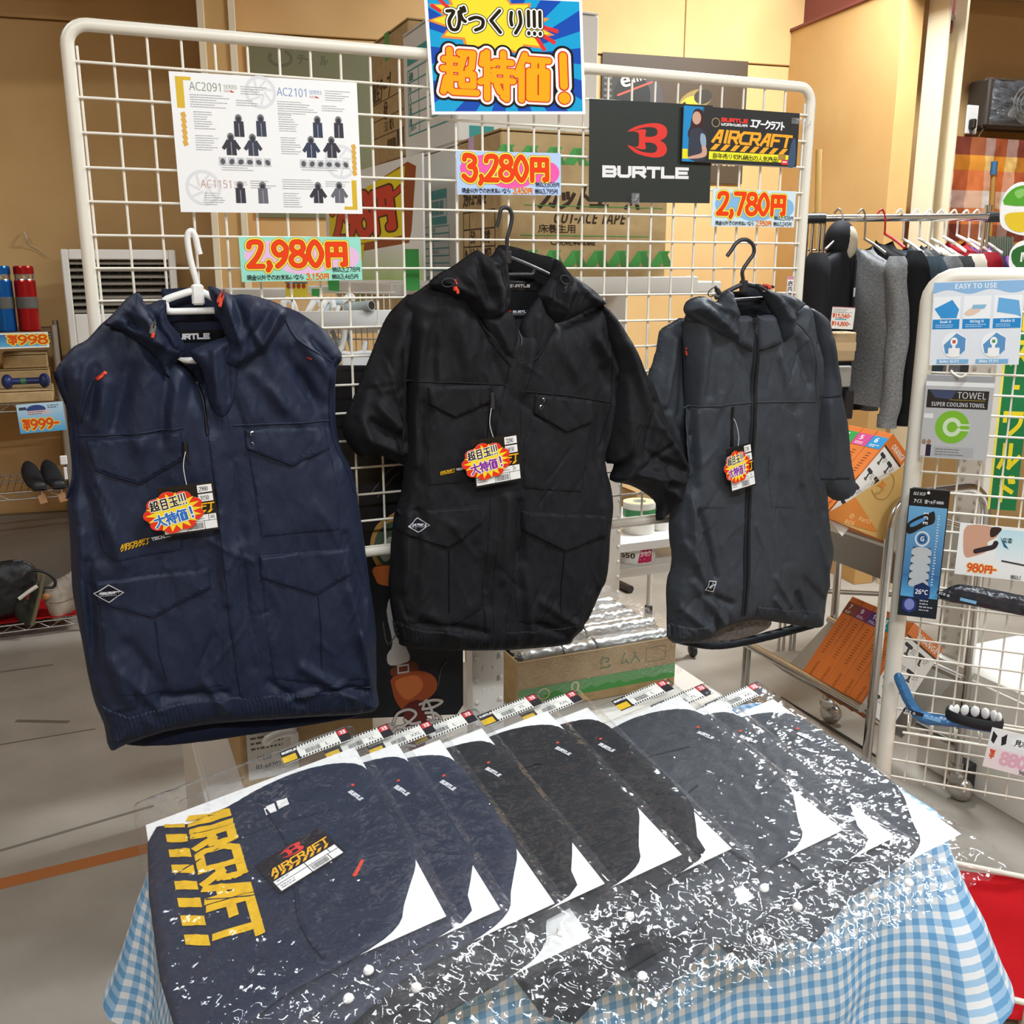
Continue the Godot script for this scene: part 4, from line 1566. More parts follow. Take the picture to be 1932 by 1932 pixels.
# small random pulls of the cloth, mostly hanging down
func pulls(c: Cloth, n: int, sd: int, spread := 0.5, amp := 0.0036) -> void:
	rng.seed = sd
	var lo := c.poly[0]
	var hi := c.poly[0]
	for p in c.poly:
		lo = Vector2(minf(lo.x, p.x), minf(lo.y, p.y))
		hi = Vector2(maxf(hi.x, p.x), maxf(hi.y, p.y))
	for i in n:
		var a := Vector2(rng.randf_range(lo.x, hi.x), rng.randf_range(lo.y, hi.y))
		var d := Vector2.from_angle(-PI * 0.5 + rng.randfn() * spread) * rng.randf_range(0.03, 0.11)
		var w := rng.randf_range(0.0028, 0.0065)
		c.folds.append([a.x - d.x * 0.5, a.y - d.y * 0.5, d.x, d.y, 1.0 / d.length_squared(), 1.0 / (w * w), rng.randf_range(0.4, 1.0) * amp * (1.0 if i % 2 else -1.0)])


func elastic(c: Cloth, waves: float, amp: float, lean := 0.0) -> Cloth:
	c.ripple = Vector3(amp, waves, lean)
	return c


func navy_vest() -> void:
	var o := thing("hooded_vest", "navy sleeveless hooded work vest on a white hanger at the left of the panel", "vest", pz(400, 1000, 0.05), "jackets hung on the panel")
	# the inside of the back, seen through the open neck, and its label strip
	var c := fresh(cloth("305,556 316,545 400,548 430,600 430,660 400,730 370,725 330,690 318,640", 0.038, 0.004, 0.03), 3, 0.002, 0.002)
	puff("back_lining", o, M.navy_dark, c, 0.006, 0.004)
	flap("label_strip", o, M.black_dark, c, "318,623 440,620 440,646 320,650", 0.0015, 0.004)
	var k := new_ink(130, 20)
	wide(k, "BURTLE", 12, 5, 62, 10, 2.8, Color("d9d9de"))
	winged_b(k, 98, 4, 13, 12, Color("d9d9de"), Color("111113"))
	print_on("print", o, k, c, 385, 634, 0.125, 0.019)
	# body
	c = fresh(cloth("205,600 165,640 139,654 120,676 104,703 116,741 128,768 136,803 138,854 139,908 127,948 128,965 132,1017 136,1107 145,1162 156,1216 165,1268 178,1323 196,1366 207,1412 240,1400 308,1378 380,1366 453,1358 580,1350 704,1339 709,1290 709,1240 708,1180 698,1107 678,962 664,890 645,850 636,820 632,781 633,701 645,672 620,630 598,612 543,580 480,585 430,640 404,655 388,700 384,722 372,722 354,696 326,676 300,650 250,600", 0.055, 0.042, 0.055,
		"240,690,215,800,12,-4 275,680,262,830,16,5 310,690,302,820,10,-4 330,700,318,830,12,4 200,720,180,800,10,4 160,680,150,780,8,5 180,690,170,780,8,-4 140,690,135,770,7,4 120,700,130,760,5,-3 385,740,395,800,14,-5 470,700,560,790,12,4 520,660,600,760,12,-5 500,640,520,760,14,4 560,640,625,720,10,5 580,640,628,690,7,-4 560,700,600,800,10,-4 430,700,470,780,18,5 150,860,190,1040,14,-5 180,900,230,1050,12,4 150,1000,160,1250,10,6 165,1050,178,1260,9,-5 210,1230,240,1300,10,4 240,1200,310,1290,12,-4 230,1250,300,1320,8,4 300,1300,420,1290,8,-4 380,1270,420,1320,8,4 500,1270,560,1310,8,-4 560,1240,660,1300,9,5 600,1280,690,1290,7,-5 540,1300,640,1270,7,4 650,1100,690,1260,12,5 640,1000,680,1120,10,-4 430,860,445,1000,14,-4 410,960,420,1120,10,4 450,1060,470,1240,10,-3 670,1180,690,1290,8,4"), 5, 0.0035, 0.008)
	pulls(c, 60, 501)
	puff("body", o, M.navy, c, 0.0032, 0.03)
	# hem band
	flap("hem", o, M.navy, c, "182,1330 240,1352 308,1332 380,1320 453,1313 580,1306 702,1296 707,1292 703,1338 580,1348 453,1356 380,1364 308,1376 240,1398 208,1410 198,1368", 0.003, 0.004, 0.0024, 1, 150.0, 0.0014)
	var bh := fresh(cloth("250,1380 320,1360 460,1348 660,1335 706,1310 700,1345 560,1372 430,1392 330,1405 240,1405", 0.035, 0.012, 0.02), 8, 0.002, 0.003)
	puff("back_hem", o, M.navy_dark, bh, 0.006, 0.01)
	# front facing: placket
	flap("placket", o, M.navy, c, "390,722 404,660 420,665 428,760 436,840 452,960 460,1053 470,1150 490,1240 498,1318 452,1320 440,1240 425,1130 417,1053 405,940 394,840 386,780", 0.0035, 0.008)
	seam("seam", o, M.navy, c, "452,1070 462,1160 480,1250 488,1318", 0.004, 0.0042)
	seam("zip_edge", o, M.zip, c, "318,676 354,694 374,720 386,760 392,820", 0.006, 0.004, 3)
	# armhole bindings
	for q in ["106,704 118,741 130,768 138,803 141,854 142,908 130,948", "643,674 631,701 629,781 635,822 645,852 664,892 676,930"]:
		seam("armhole_binding", o, M.navy_dark, c, q, 0.011, 0.004, 3)
	# yoke seams, pocket flaps, pockets
	seam("seam", o, M.navy, c, "145,826 250,818 345,806", 0.004, 0.0016)
	seam("seam", o, M.navy, c, "440,803 540,799 632,795", 0.004, 0.0016)
	seam("seam", o, M.navy, c, "540,600 560,640 600,665 640,690", 0.005, 0.0025, 3)
	seam("seam", o, M.navy, c, "175,720 160,760 150,800", 0.005, 0.0025, 3)
	flap("pocket", o, M.navy, c, "170,880 350,850 352,930 345,1040 215,1060 190,1040 172,960", 0.0030, 0.012)
	flap("pocket", o, M.navy, c, "466,846 624,842 640,930 642,1000 490,1014 480,930", 0.0030, 0.012)
	flap("pocket_flap", o, M.navy, c, "160,832 342,812 347,864 263,914 176,886", 0.0065, 0.006)
	flap("pocket_flap", o, M.navy, c, "460,810 618,804 624,846 549,879 463,846", 0.0065, 0.006)
	flap("pocket", o, M.navy, c, "183,1130 400,1095 420,1200 424,1294 320,1308 215,1310 196,1250", 0.0036, 0.016)
	flap("pocket", o, M.navy, c, "492,1085 664,1075 685,1180 690,1282 600,1290 515,1280 500,1180", 0.0036, 0.016)
	flap("pocket_flap", o, M.navy, c, "177,1097 394,1070 399,1107 290,1165 182,1137", 0.0075, 0.006)
	flap("pocket_flap", o, M.navy, c, "487,1048 662,1033 666,1078 598,1122 490,1088", 0.0075, 0.006)
	seam("pleat", o, M.navy_dark, c, "293,1170 300,1230 314,1282", 0.0035, 0.0055)
	seam("pleat", o, M.navy_dark, c, "600,1124 604,1180 606,1260", 0.0035, 0.0055)
	for q in ["178,886 263,912 346,862", "465,844 549,876 622,843", "184,1135 290,1162 398,1105", "492,1086 598,1119 664,1076"]:
		seam("stitching", o, M.navy_dark, c, q, 0.0022, 0.0085)
	# hood: two draped lobes and the collar pieces
	var h := fresh(cloth("196,612 215,590 240,562 262,552 276,575 300,566 313,570 316,604 338,631 348,660 338,676 318,690 322,712 308,706 290,672 252,640 225,622", 0.085, 0.036, 0.035, "215,605,300,650,8,7 240,600,310,690,7,-6 255,575,300,640,8,6 280,590,330,650,7,-6 270,640,320,700,6,5 205,600,250,620,6,-4"), 12, 0.0032, 0.004, Vector2(0.7, 1.0))
	pulls(h, 16, 510, 0.8)
	puff("hood", o, M.navy, h, 0.003, 0.02)
	h = fresh(cloth("392,542 420,548 438,556 470,556 524,572 541,590 528,620 505,655 470,680 440,700 418,680 428,645 412,600", 0.088, 0.034, 0.035, "420,570,440,640,7,6 440,565,470,650,8,-6 470,570,450,680,10,6 500,590,450,660,9,-4 520,590,490,650,7,5 410,560,425,620,5,-4"), 14, 0.0032, 0.004, Vector2(1.0, 0.6))
	pulls(h, 16, 511, 0.8)
	puff("hood", o, M.navy, h, 0.003, 0.02)
	var f := fresh(cloth("357,665 381,650 426,636 440,650 452,700 440,760 420,790 398,770 388,728 379,696", 0.088, 0.02, 0.02, "400,660,405,760,7,4 425,660,430,750,7,-4"), 15, 0.003, 0.003)
	puff("collar", o, M.navy, f, 0.003, 0.012)
	f = fresh(cloth("313,566 316,604 338,631 349,660 322,678 300,660 288,630 286,600 296,580", 0.098, 0.014, 0.02, "300,590,330,650,7,4"), 16, 0.003, 0.002)
	puff("collar", o, M.navy_dark, f, 0.003, 0.01)
	toggle(o, pz(288, 622, 0.135), -0.3, hexm("6e6a66", 0.4), M.orange_tag, 0.0)
	toggle(o, pz(416, 564, 0.126), -0.4, M.orange_tag, M.orange_tag, 0.0)
	flap("loop_tag", o, M.orange_tag, c, "178,714 198,699 204,705 184,720", 0.005, 0.002, 0.004)
	flap("loop_tag", o, M.orange_tag, c, "578,671 590,678 589,681 577,675", 0.005, 0.002, 0.004)
	snaps(o, c, [[475, 817], [475, 837]])
	k = new_ink(100, 68)
	diamond_ink(k)
	print_on("emblem", o, k, c, 205, 1118, 0.046, 0.031, -0.05, 0.0085)
	k = new_ink(100, 18)
	fan_logo(k, 0, 3, 58, 14, Color("d9a41c"))
	wide(k, "TECHNO", 62, 4, 38, 8, 2.2, Color("c9c9cc"))
	print_on("lettering", o, k, c, 274, 1020, 0.078, 0.0135, 0.13, 0.0045)
	# zip slider
	var sl := pz(350, 846, c.zat(pz(350, 846, 0.1).x, pz(350, 846, 0.1).y) + 0.006)
	var g := Geo.new()
	g.box(sl, Vector3(0.008, 0.022, 0.005), Basis.IDENTITY, 0.002)
	g.tube([sl + Vector3(0, -0.008, 0.003), sl + Vector3(0.003, -0.02, 0.004)], 0.0026, 6)
	part("zip_slider", g, M.zip, o)
	hang_tag("black maker's tag with a red sale sticker and blue lettering on the navy vest", "295,922 402,908 309,1013", 0.115, "XXL", Color("2a6fc2"), Vector2(328, 966), Vector2(58, 40), "350,852 346,880 352,915", ["2980R", "3150R"])
	hanger("white plastic hanger holding the navy vest", M.plastic_white, zs("373,556 372,537 361,497 354,457 355,441 362,436 369,448 373,466 377,480", 0.062), [zs("372,546 316,564 312,575 316,586 325,588", 0.062), zs("372,546 402,562 440,590", 0.062)], [zs("320,588 404,586", 0.062), zs("326,681 374,680", 0.062)], 0.0058)


func black_jacket() -> void:
	var o := thing("hooded_jacket", "black short sleeved hooded work jacket at the middle of the panel", "jacket", pz(940, 950, 0.05), "jackets hung on the panel")
	var m: Material = M.black_cloth
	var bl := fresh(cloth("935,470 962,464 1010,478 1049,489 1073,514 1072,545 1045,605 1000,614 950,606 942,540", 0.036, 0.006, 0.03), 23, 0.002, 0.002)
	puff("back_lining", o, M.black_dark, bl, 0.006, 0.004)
	flap("label_strip", o, M.zip, bl, "950,528 1018,530 1016,552 950,550", 0.0016, 0.004)
	var k := new_ink(100, 20)
	wide(k, "BURTLE", 10, 5, 80, 11, 3.2, Color("d9d9de"))
	print_on("print", o, k, bl, 980, 539, 0.05, 0.01)
	k = new_ink(100, 20)
	wide(k, "BURTLE", 14, 5, 76, 11, 3.2, Color("c9c9ce"))
	k.rect(0, 4, 8, 12, Color("c8352c"))
	print_on("print", o, k, bl, 982, 588, 0.045, 0.009)
	# sleeves hang beside the body
	var sl := fresh(cloth("776,555 752,572 728,600 706,652 674,732 656,774 645,806 655,835 680,863 700,853 749,872 770,878 776,850 768,774 772,672 790,600", 0.045, 0.045, 0.05, "750,600,700,720,14,5 730,620,690,760,12,-5 760,640,745,780,12,4 700,760,740,800,9,6 690,790,750,830,9,-7 680,820,740,850,9,6 720,740,760,790,9,-5 670,780,690,840,8,4"), 26, 0.0022, 0.006, Vector2(0.8, 0.6))
	pulls(sl, 24, 504, 0.9)
	puff("sleeve", o, m, sl, 0.0036, 0.03)
	sl = fresh(cloth("1128,572 1158,598 1198,663 1213,700 1228,723 1249,781 1274,832 1288,862 1291,880 1289,915 1281,937 1263,962 1238,982 1237,950 1216,930 1187,915 1150,905 1158,876 1140,866 1150,780 1158,700 1140,630", 0.078, 0.045, 0.045, "1170,650,1200,760,12,5 1190,680,1240,800,10,-5 1165,720,1170,840,12,4 1220,760,1200,840,10,-6 1230,800,1280,880,9,6 1200,850,1270,880,9,-6 1190,890,1270,900,9,7 1240,880,1250,970,8,-6 1215,900,1275,940,8,6 1180,870,1160,900,8,4 1250,830,1190,880,7,-4"), 28, 0.0022, 0.006, Vector2(0.8, 0.6))
	pulls(sl, 24, 505, 0.9)
	puff("sleeve", o, m, sl, 0.0036, 0.012)
	seam("seam", o, m, sl, "1235,758 1215,800 1195,835 1190,868", 0.005, 0.0022, 3)
	var c := fresh(cloth("790,548 764,570 766,623 767,672 766,774 762,854 762,879 757,926 746,962 740,998 735,1071 733,1107 740,1162 752,1205 757,1217 803,1224 860,1225 912,1225 980,1223 1066,1214 1078,1201 1108,1160 1129,1110 1140,1071 1147,998 1152,944 1147,908 1136,868 1143,832 1156,788 1163,745 1163,690 1146,636 1128,574 1090,590 1045,605 990,602 935,603 905,585 860,540 820,530", 0.062, 0.045, 0.055,
		"785,620,775,720,12,5 810,600,800,710,14,-5 850,610,870,700,16,4 900,640,930,720,14,-5 985,640,970,730,12,5 1030,640,1080,720,14,4 1080,620,1130,720,14,-5 1110,640,1150,700,10,5 770,730,775,870,10,5 785,760,780,900,10,-4 1140,760,1130,880,12,5 1120,700,1110,860,14,-4 760,930,750,1100,12,5 775,960,765,1150,10,-4 940,930,930,1080,12,5 960,940,965,1100,10,-5 970,1060,985,1180,10,4 880,1020,905,1130,14,-4 1120,950,1120,1090,14,4 1090,1110,1060,1190,12,4 800,1150,850,1190,12,4 780,1160,900,1180,9,-4 990,1160,1060,1190,9,-4 1000,1120,1090,1180,9,4"), 22, 0.0035, 0.008)
	pulls(c, 60, 502)
	puff("body", o, m, c, 0.0032, 0.03)
	flap("hem", o, m, c, "748,1180 803,1192 860,1193 912,1194 980,1192 1060,1186 1092,1174 1076,1200 1064,1212 980,1221 912,1223 860,1223 803,1222 758,1215 751,1200", 0.003, 0.004, 0.0024, 1, 150.0, 0.0014)
	flap("placket", o, m, c, "925,606 1045,606 1020,650 1000,700 985,760 982,860 984,930 976,1010 968,1100 952,1222 913,1222 912,1120 918,1030 926,926 930,830 950,740 960,690 920,640", 0.0035, 0.008)
	seam("seam", o, m, c, "942,940 935,1040 930,1120 930,1192", 0.004, 0.0044)
	seam("collar_seam", o, m, c, "905,603 930,640 960,668 1000,680 1030,650 1050,606", 0.005, 0.0044, 3)
	seam("zip_edge", o, M.zip, c, "982,606 985,640 975,690", 0.006, 0.0048)
	seam("seam", o, m, c, "766,721 860,722 955,726", 0.0035, 0.0016)
	seam("seam", o, m, c, "986,738 1070,746 1157,760", 0.0035, 0.0016)
	seam("seam", o, m, c, "772,600 768,672 767,774 764,860", 0.004, 0.002)
	seam("seam", o, m, c, "1140,620 1158,690 1158,745 1150,790 1138,840", 0.004, 0.002, 3)
	flap("pocket", o, m, c, "812,764 925,760 925,840 905,910 806,918 806,840", 0.0028, 0.012)
	flap("pocket", o, m, c, "1004,780 1120,796 1110,860 1096,930 984,922 985,840", 0.0028, 0.012)
	flap("pocket_flap", o, m, c, "808,728 926,726 926,758 860,790 809,764", 0.0062, 0.006)
	flap("pocket_flap", o, m, c, "1009,743 1122,756 1120,796 1066,817 1005,780", 0.0062, 0.006)
	flap("pocket", o, m, c, "758,1006 905,985 920,1080 910,1150 860,1182 775,1180 758,1100", 0.0034, 0.016)
	flap("pocket", o, m, c, "986,1000 1138,1008 1122,1090 1090,1160 1050,1182 975,1176 968,1090", 0.0034, 0.016)
	flap("pocket_flap", o, m, c, "756,968 903,951 908,984 846,1035 754,1007", 0.0072, 0.006)
	flap("pocket_flap", o, m, c, "984,964 1142,971 1140,1009 1062,1040 983,1000", 0.0072, 0.006)
	seam("pleat", o, M.black_dark, c, "846,1038 847,1100 847,1155", 0.0035, 0.0052)
	seam("pleat", o, M.black_dark, c, "1060,1043 1056,1100 1054,1152", 0.0035, 0.0052)
	for q in ["810,762 860,787 924,757", "1007,779 1066,813 1118,794", "757,1005 846,1031 906,983", "985,999 1062,1036 1138,1008"]:
		seam("stitching", o, M.black_dark, c, q, 0.0022, 0.008)
	# hood lobes and stand collar
	var h := fresh(cloth("808,536 830,515 853,503 882,482 900,472 912,480 926,484 940,467 952,484 957,520 960,575 938,602 911,606 890,590 870,570 835,552", 0.09, 0.034, 0.032, "860,510,900,580,9,6 890,490,910,560,8,-6 915,490,935,590,8,6 935,480,950,560,6,-4 830,530,880,560,7,5 905,480,930,500,6,5"), 31, 0.0032, 0.004, Vector2(1.0, 0.7))
	pulls(h, 16, 512, 0.8)
	puff("hood", o, m, h, 0.003, 0.02)
	h = fresh(cloth("1049,489 1071,514 1118,547 1140,574 1108,584 1071,603 1042,609 1022,582 1012,556 1035,525", 0.09, 0.034, 0.03, "1060,520,1050,590,8,6 1080,540,1060,600,7,-5 1090,550,1120,575,7,5 1040,530,1030,580,6,-4"), 33, 0.0032, 0.004, Vector2(1.0, 0.7))
	pulls(h, 16, 513, 0.8)
	puff("hood", o, m, h, 0.003, 0.02)
	var cs := fresh(cloth("908,602 932,590 958,585 972,604 976,640 968,680 945,672 925,640", 0.096, 0.016, 0.018, "930,610,955,660,7,3"), 34, 0.002, 0.002)
	puff("collar", o, m, cs, 0.003, 0.01)
	cs = fresh(cloth("984,606 1016,560 1030,590 1046,606 1036,640 1018,672 990,684 982,640", 0.096, 0.016, 0.018, "1010,600,1005,660,7,3"), 35, 0.002, 0.002)
	puff("collar", o, m, cs, 0.003, 0.01)
	toggle(o, pz(859, 541, 0.125), 0.1, M.orange_tag, M.orange_tag, 1.0)
	toggle(o, pz(1069, 541, 0.125), -0.6, M.plastic_black, M.plastic_black, 0.8)
	snaps(o, c, [[1022, 754], [1019, 767]])
	k = new_ink(100, 68)
	diamond_ink(k)
	print_on("emblem", o, k, c, 789, 991, 0.039, 0.0275, 0.0, 0.0082)
	k = new_ink(100, 18)
	fan_logo(k, 0, 3, 58, 14, Color("d9a41c"))
	wide(k, "TECHNO", 62, 4, 38, 8, 2.2, Color("c9c9cc"))
	print_on("lettering", o, k, c, 853, 887, 0.05, 0.009, 0.1, 0.0045)
	var s0 := pz(929, 748, c.zat(pz(929, 748, 0.107).x, pz(929, 748, 0.107).y) + 0.006)
	var g := Geo.new()
	g.box(s0, Vector3(0.008, 0.014, 0.005), Basis.IDENTITY, 0.002)
	g.box(s0 + Vector3(0, -0.014, 0.001), Vector3(0.0075, 0.018, 0.003), Basis.IDENTITY, 0.001)
	part("zip_slider", g, M.plastic_black, o)
	seam("zip_teeth", o, M.zip, c, "925,775 923,800 921,826", 0.006, 0.006)
	hang_tag("black maker's tag with a red sale sticker and violet lettering on the black jacket", "888,832 977,817 904,920", 0.122, "L", Color("8a2f9a"), Vector2(918, 870), Vector2(46, 35), "927,770 924,800 933,832", ["3280R", "3450R"])
	hanger("dark grey plastic hanger holding the black jacket", M.plastic_black, zs("957,486 957,467 957,450 963,428 966,409 962,396 953,391 945,396 942,410 937,429", 0.062), [zs("957,484 1000,502 1038,520 1060,534", 0.062), zs("957,484 935,495 900,515", 0.062)], [zs("950,518 1004,518 1007,514 1007,507", 0.062), zs("962,594 1018,595", 0.062)], 0.0042)


func charcoal_jacket() -> void:
	var o := thing("hooded_jacket", "charcoal short sleeved hooded jacket with a full front zip at the right of the panel", "jacket", pz(1410, 950, 0.04), "jackets hung on the panel")
	var m: Material = M.gray_cloth
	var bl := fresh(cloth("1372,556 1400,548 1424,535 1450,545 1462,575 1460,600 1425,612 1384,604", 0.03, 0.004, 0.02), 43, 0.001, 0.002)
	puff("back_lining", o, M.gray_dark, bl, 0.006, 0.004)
	var sl := fresh(cloth("1290,600 1262,612 1244,626 1236,670 1222,712 1216,780 1224,850 1245,905 1270,915 1292,880 1296,800 1300,700 1304,640", 0.02, 0.028, 0.04, "1262,640,1240,760,9,5 1280,640,1270,780,10,-5 1250,780,1280,860,8,4"), 44, 0.003, 0.005)
	puff("sleeve", o, m, sl, 0.0042, 0.02)
	sl = fresh(cloth("1520,580 1554,598 1563,623 1575,700 1577,727 1591,792 1600,875 1607,922 1581,945 1551,929 1526,917 1521,897 1530,840 1537,756 1546,690 1530,630", 0.04, 0.035, 0.035, "1556,640,1572,800,8,5 1545,760,1550,900,10,4 1570,740,1590,900,8,-4"), 45, 0.003, 0.005)
	puff("sleeve", o, m, sl, 0.0036, 0.02)
	seam("seam", o, M.gray_dark, sl, "1538,760 1560,752 1584,746", 0.004, 0.002)
	seam("seam", o, M.gray_dark, sl, "1524,896 1552,904 1601,902", 0.004, 0.002)
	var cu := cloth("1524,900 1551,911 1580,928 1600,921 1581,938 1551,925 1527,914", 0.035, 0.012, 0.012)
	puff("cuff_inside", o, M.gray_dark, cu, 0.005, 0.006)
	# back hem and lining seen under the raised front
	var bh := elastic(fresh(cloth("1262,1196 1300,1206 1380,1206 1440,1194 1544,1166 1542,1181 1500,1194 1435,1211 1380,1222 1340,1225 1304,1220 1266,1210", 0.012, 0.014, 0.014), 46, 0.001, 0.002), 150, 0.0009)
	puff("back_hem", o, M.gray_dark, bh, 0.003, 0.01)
	var ln := fresh(cloth("1300,1190 1350,1180 1400,1160 1450,1165 1450,1185 1400,1205 1340,1210 1302,1206", 0.022, 0.006, 0.02), 47, 0.006, 0.004, Vector2(1, 1), 40.0)
	puff("lining", o, M.lining, ln, 0.003, 0.004)
	var c := fresh(cloth("1296,592 1288,640 1290,720 1292,800 1294,880 1276,930 1262,985 1266,1034 1268,1063 1257,1109 1259,1150 1262,1206 1285,1212 1310,1210 1340,1200 1356,1184 1402,1170 1428,1168 1470,1174 1510,1180 1541,1182 1549,1160 1555,1107 1563,1035 1557,991 1554,930 1540,850 1542,756 1546,690 1534,630 1520,575 1480,590 1456,594 1384,602 1330,585", 0.048, 0.04, 0.05,
		"1310,620,1300,760,12,5 1330,640,1318,740,12,-5 1355,650,1340,760,14,4 1380,660,1400,740,14,-4 1450,670,1470,750,12,4 1480,640,1500,720,9,-5 1500,640,1530,740,10,5 1525,650,1535,900,8,-6 1300,780,1300,900,10,5 1285,930,1290,1050,9,6 1300,960,1330,1080,9,-6 1275,1020,1330,1130,9,5 1290,1090,1350,1170,10,5 1310,1110,1360,1130,9,-5 1270,1140,1320,1180,9,5 1330,1150,1340,1180,6,-5 1480,780,1490,900,14,4 1500,880,1530,960,12,-4 1450,900,1460,1050,14,-3 1440,1080,1470,1130,8,4 1490,1080,1540,1130,9,-4 1440,1120,1460,1150,7,5 1480,1110,1500,1150,7,-5 1520,1000,1545,1100,10,4"), 48, 0.0035, 0.008)
	pulls(c, 45, 503)
	puff("body", o, m, c, 0.0032, 0.025)
	for q in ["1263,1182 1310,1186 1345,1176 1354,1186 1338,1199 1308,1208 1285,1210 1263,1204", "1428,1144 1470,1148 1510,1152 1548,1154 1541,1180 1510,1178 1470,1172 1430,1166"]:
		flap("hem", o, m, c, q, 0.003, 0.004, 0.0024, 1, 140.0, 0.0016)
	var h := fresh(cloth("1291,590 1293,574 1304,563 1328,559 1350,570 1362,556 1376,549 1381,574 1385,602 1388,646 1366,642 1340,627 1312,606", 0.078, 0.034, 0.03, "1310,580,1370,630,9,6 1325,570,1350,590,7,-5 1350,575,1380,600,8,5 1300,590,1350,620,7,-5 1360,560,1375,590,6,4"), 52, 0.0032, 0.004, Vector2(0.7, 1.0))
	pulls(h, 16, 514, 0.8)
	puff("hood", o, m, h, 0.003, 0.02)
	h = fresh(cloth("1424,536 1445,546 1468,552 1487,556 1512,570 1509,580 1494,596 1487,628 1472,646 1464,610 1458,594 1444,566", 0.078, 0.032, 0.026, "1445,555,1470,600,7,6 1465,560,1480,590,7,-5 1480,565,1475,630,8,6 1495,570,1480,610,6,-4"), 53, 0.0032, 0.004, Vector2(1.0, 0.6))
	pulls(h, 16, 515, 0.8)
	puff("hood", o, m, h, 0.003, 0.02)
	var cs := fresh(cloth("1384,601 1400,596 1412,596 1418,600 1420,618 1419,660 1402,654 1388,646", 0.09, 0.012, 0.012, "", 2), 54, 0.003, 0.002)
	puff("collar", o, m, cs, 0.003, 0.008)
	cs = fresh(cloth("1428,600 1432,596 1458,594 1465,610 1473,645 1450,656 1428,660", 0.09, 0.012, 0.012, "", 2), 55, 0.003, 0.002)
	puff("collar", o, m, cs, 0.003, 0.008)
	# zip all the way down
	seam("zip_tape", o, M.gray_dark, c, "1424,600 1427,672 1420,817 1414,926 1410,1050 1405,1160", 0.017, 0.004, 3)
	seam("zip_teeth", o, M.zip, c, "1424,600 1427,672 1420,817 1414,926 1410,1050 1405,1160", 0.0065, 0.0065, 3)
	var z0 := pz(1424, 606, 0.11)
	var g := Geo.new()
	g.box(z0, Vector3(0.009, 0.014, 0.005), Basis.IDENTITY, 0.002)
	g.tube([z0 + Vector3(-0.003, -0.006, 0.003), z0 + Vector3(-0.003, -0.017, 0.004), z0 + Vector3(0.003, -0.017, 0.004), z0 + Vector3(0.003, -0.006, 0.003)], 0.0014, 6)
	part("zip_slider", g, M.zip, o)
	seam("seam", o, m, c, "1388,648 1404,656 1420,662", 0.004, 0.002)
	seam("seam", o, m, c, "1290,770 1350,766 1418,759", 0.004, 0.002)
	seam("seam", o, m, c, "1426,759 1480,757 1536,757", 0.004, 0.002)
	seam("seam", o, m, c, "1500,600 1528,640 1536,700 1538,756", 0.004, 0.0022, 3)
	seam("chest_zip", o, M.zip, c, "1384,768 1383,800 1382,842", 0.007, 0.003)
	flap("pocket", o, m, c, "1300,772 1380,768 1380,860 1372,960 1310,960 1304,860", 0.0022, 0.01)
	flap("pocket", o, m, c, "1470,762 1500,780 1510,860 1500,960 1455,960 1450,860", 0.0022, 0.01)
	toggle(o, pz(1355, 550, 0.105), 0.7, M.plastic_black, M.plastic_black, 0.9)
	toggle(o, pz(1449, 541, 0.105), 1.3, M.orange_tag, M.plastic_black, 0.5)
	flap("loop_tag", o, M.orange_tag, c, "1301,671 1308,656 1312,659 1305,674", 0.005, 0.002, 0.004)
	var k := new_ink(100, 84)
	k.flatpoly([Vector2(30, 2), Vector2(98, 20), Vector2(70, 82), Vector2(2, 60)], Color("c9c9cc"))
	k.layer = 3
	k.flatpoly([Vector2(33, 8), Vector2(90, 23), Vector2(67, 75), Vector2(9, 57)], Color("16171a"))
	k.layer = 5
	wide(k, "AIRCRAFT", 24, 38, 58, 10, 3.4, Color("c9c9cc"), 0.1, -0.1)
	k.rect(26, 48, 44, 2.5, Color("9a9aa0"))
	print_on("emblem", o, k, c, 1339, 1105, 0.034, 0.028, 0.0, 0.003)
	hang_tag("black maker's tag with a tall red sale sticker on the charcoal jacket", "1370,848 1417,834 1380,930", 0.104, "L", Color("8a2f9a"), Vector2(1391, 881), Vector2(24, 31), "1384,790 1389,800 1394,825 1392,845", ["2780R", "2950R"])
	hanger("dark grey plastic hanger with a steel tipped hook holding the charcoal jacket", M.plastic_black, zs("1403,541 1402,528 1401,511 1412,493 1422,478 1421,463 1410,453 1398,453 1388,460 1380,472 1372,483", 0.055), [zs("1403,535 1378,547 1350,562", 0.055), zs("1403,535 1428,541 1460,556", 0.055)], [zs("1376,567 1446,563", 0.055)], 0.0046)


# ---------------------------------------------------------------- the table, its cloth and the bagged jackets
const TX0 := 0.035
const TX1 := 1.085
const TZ0 := 0.36
const TZ1 := 0.795
const TY := 0.675


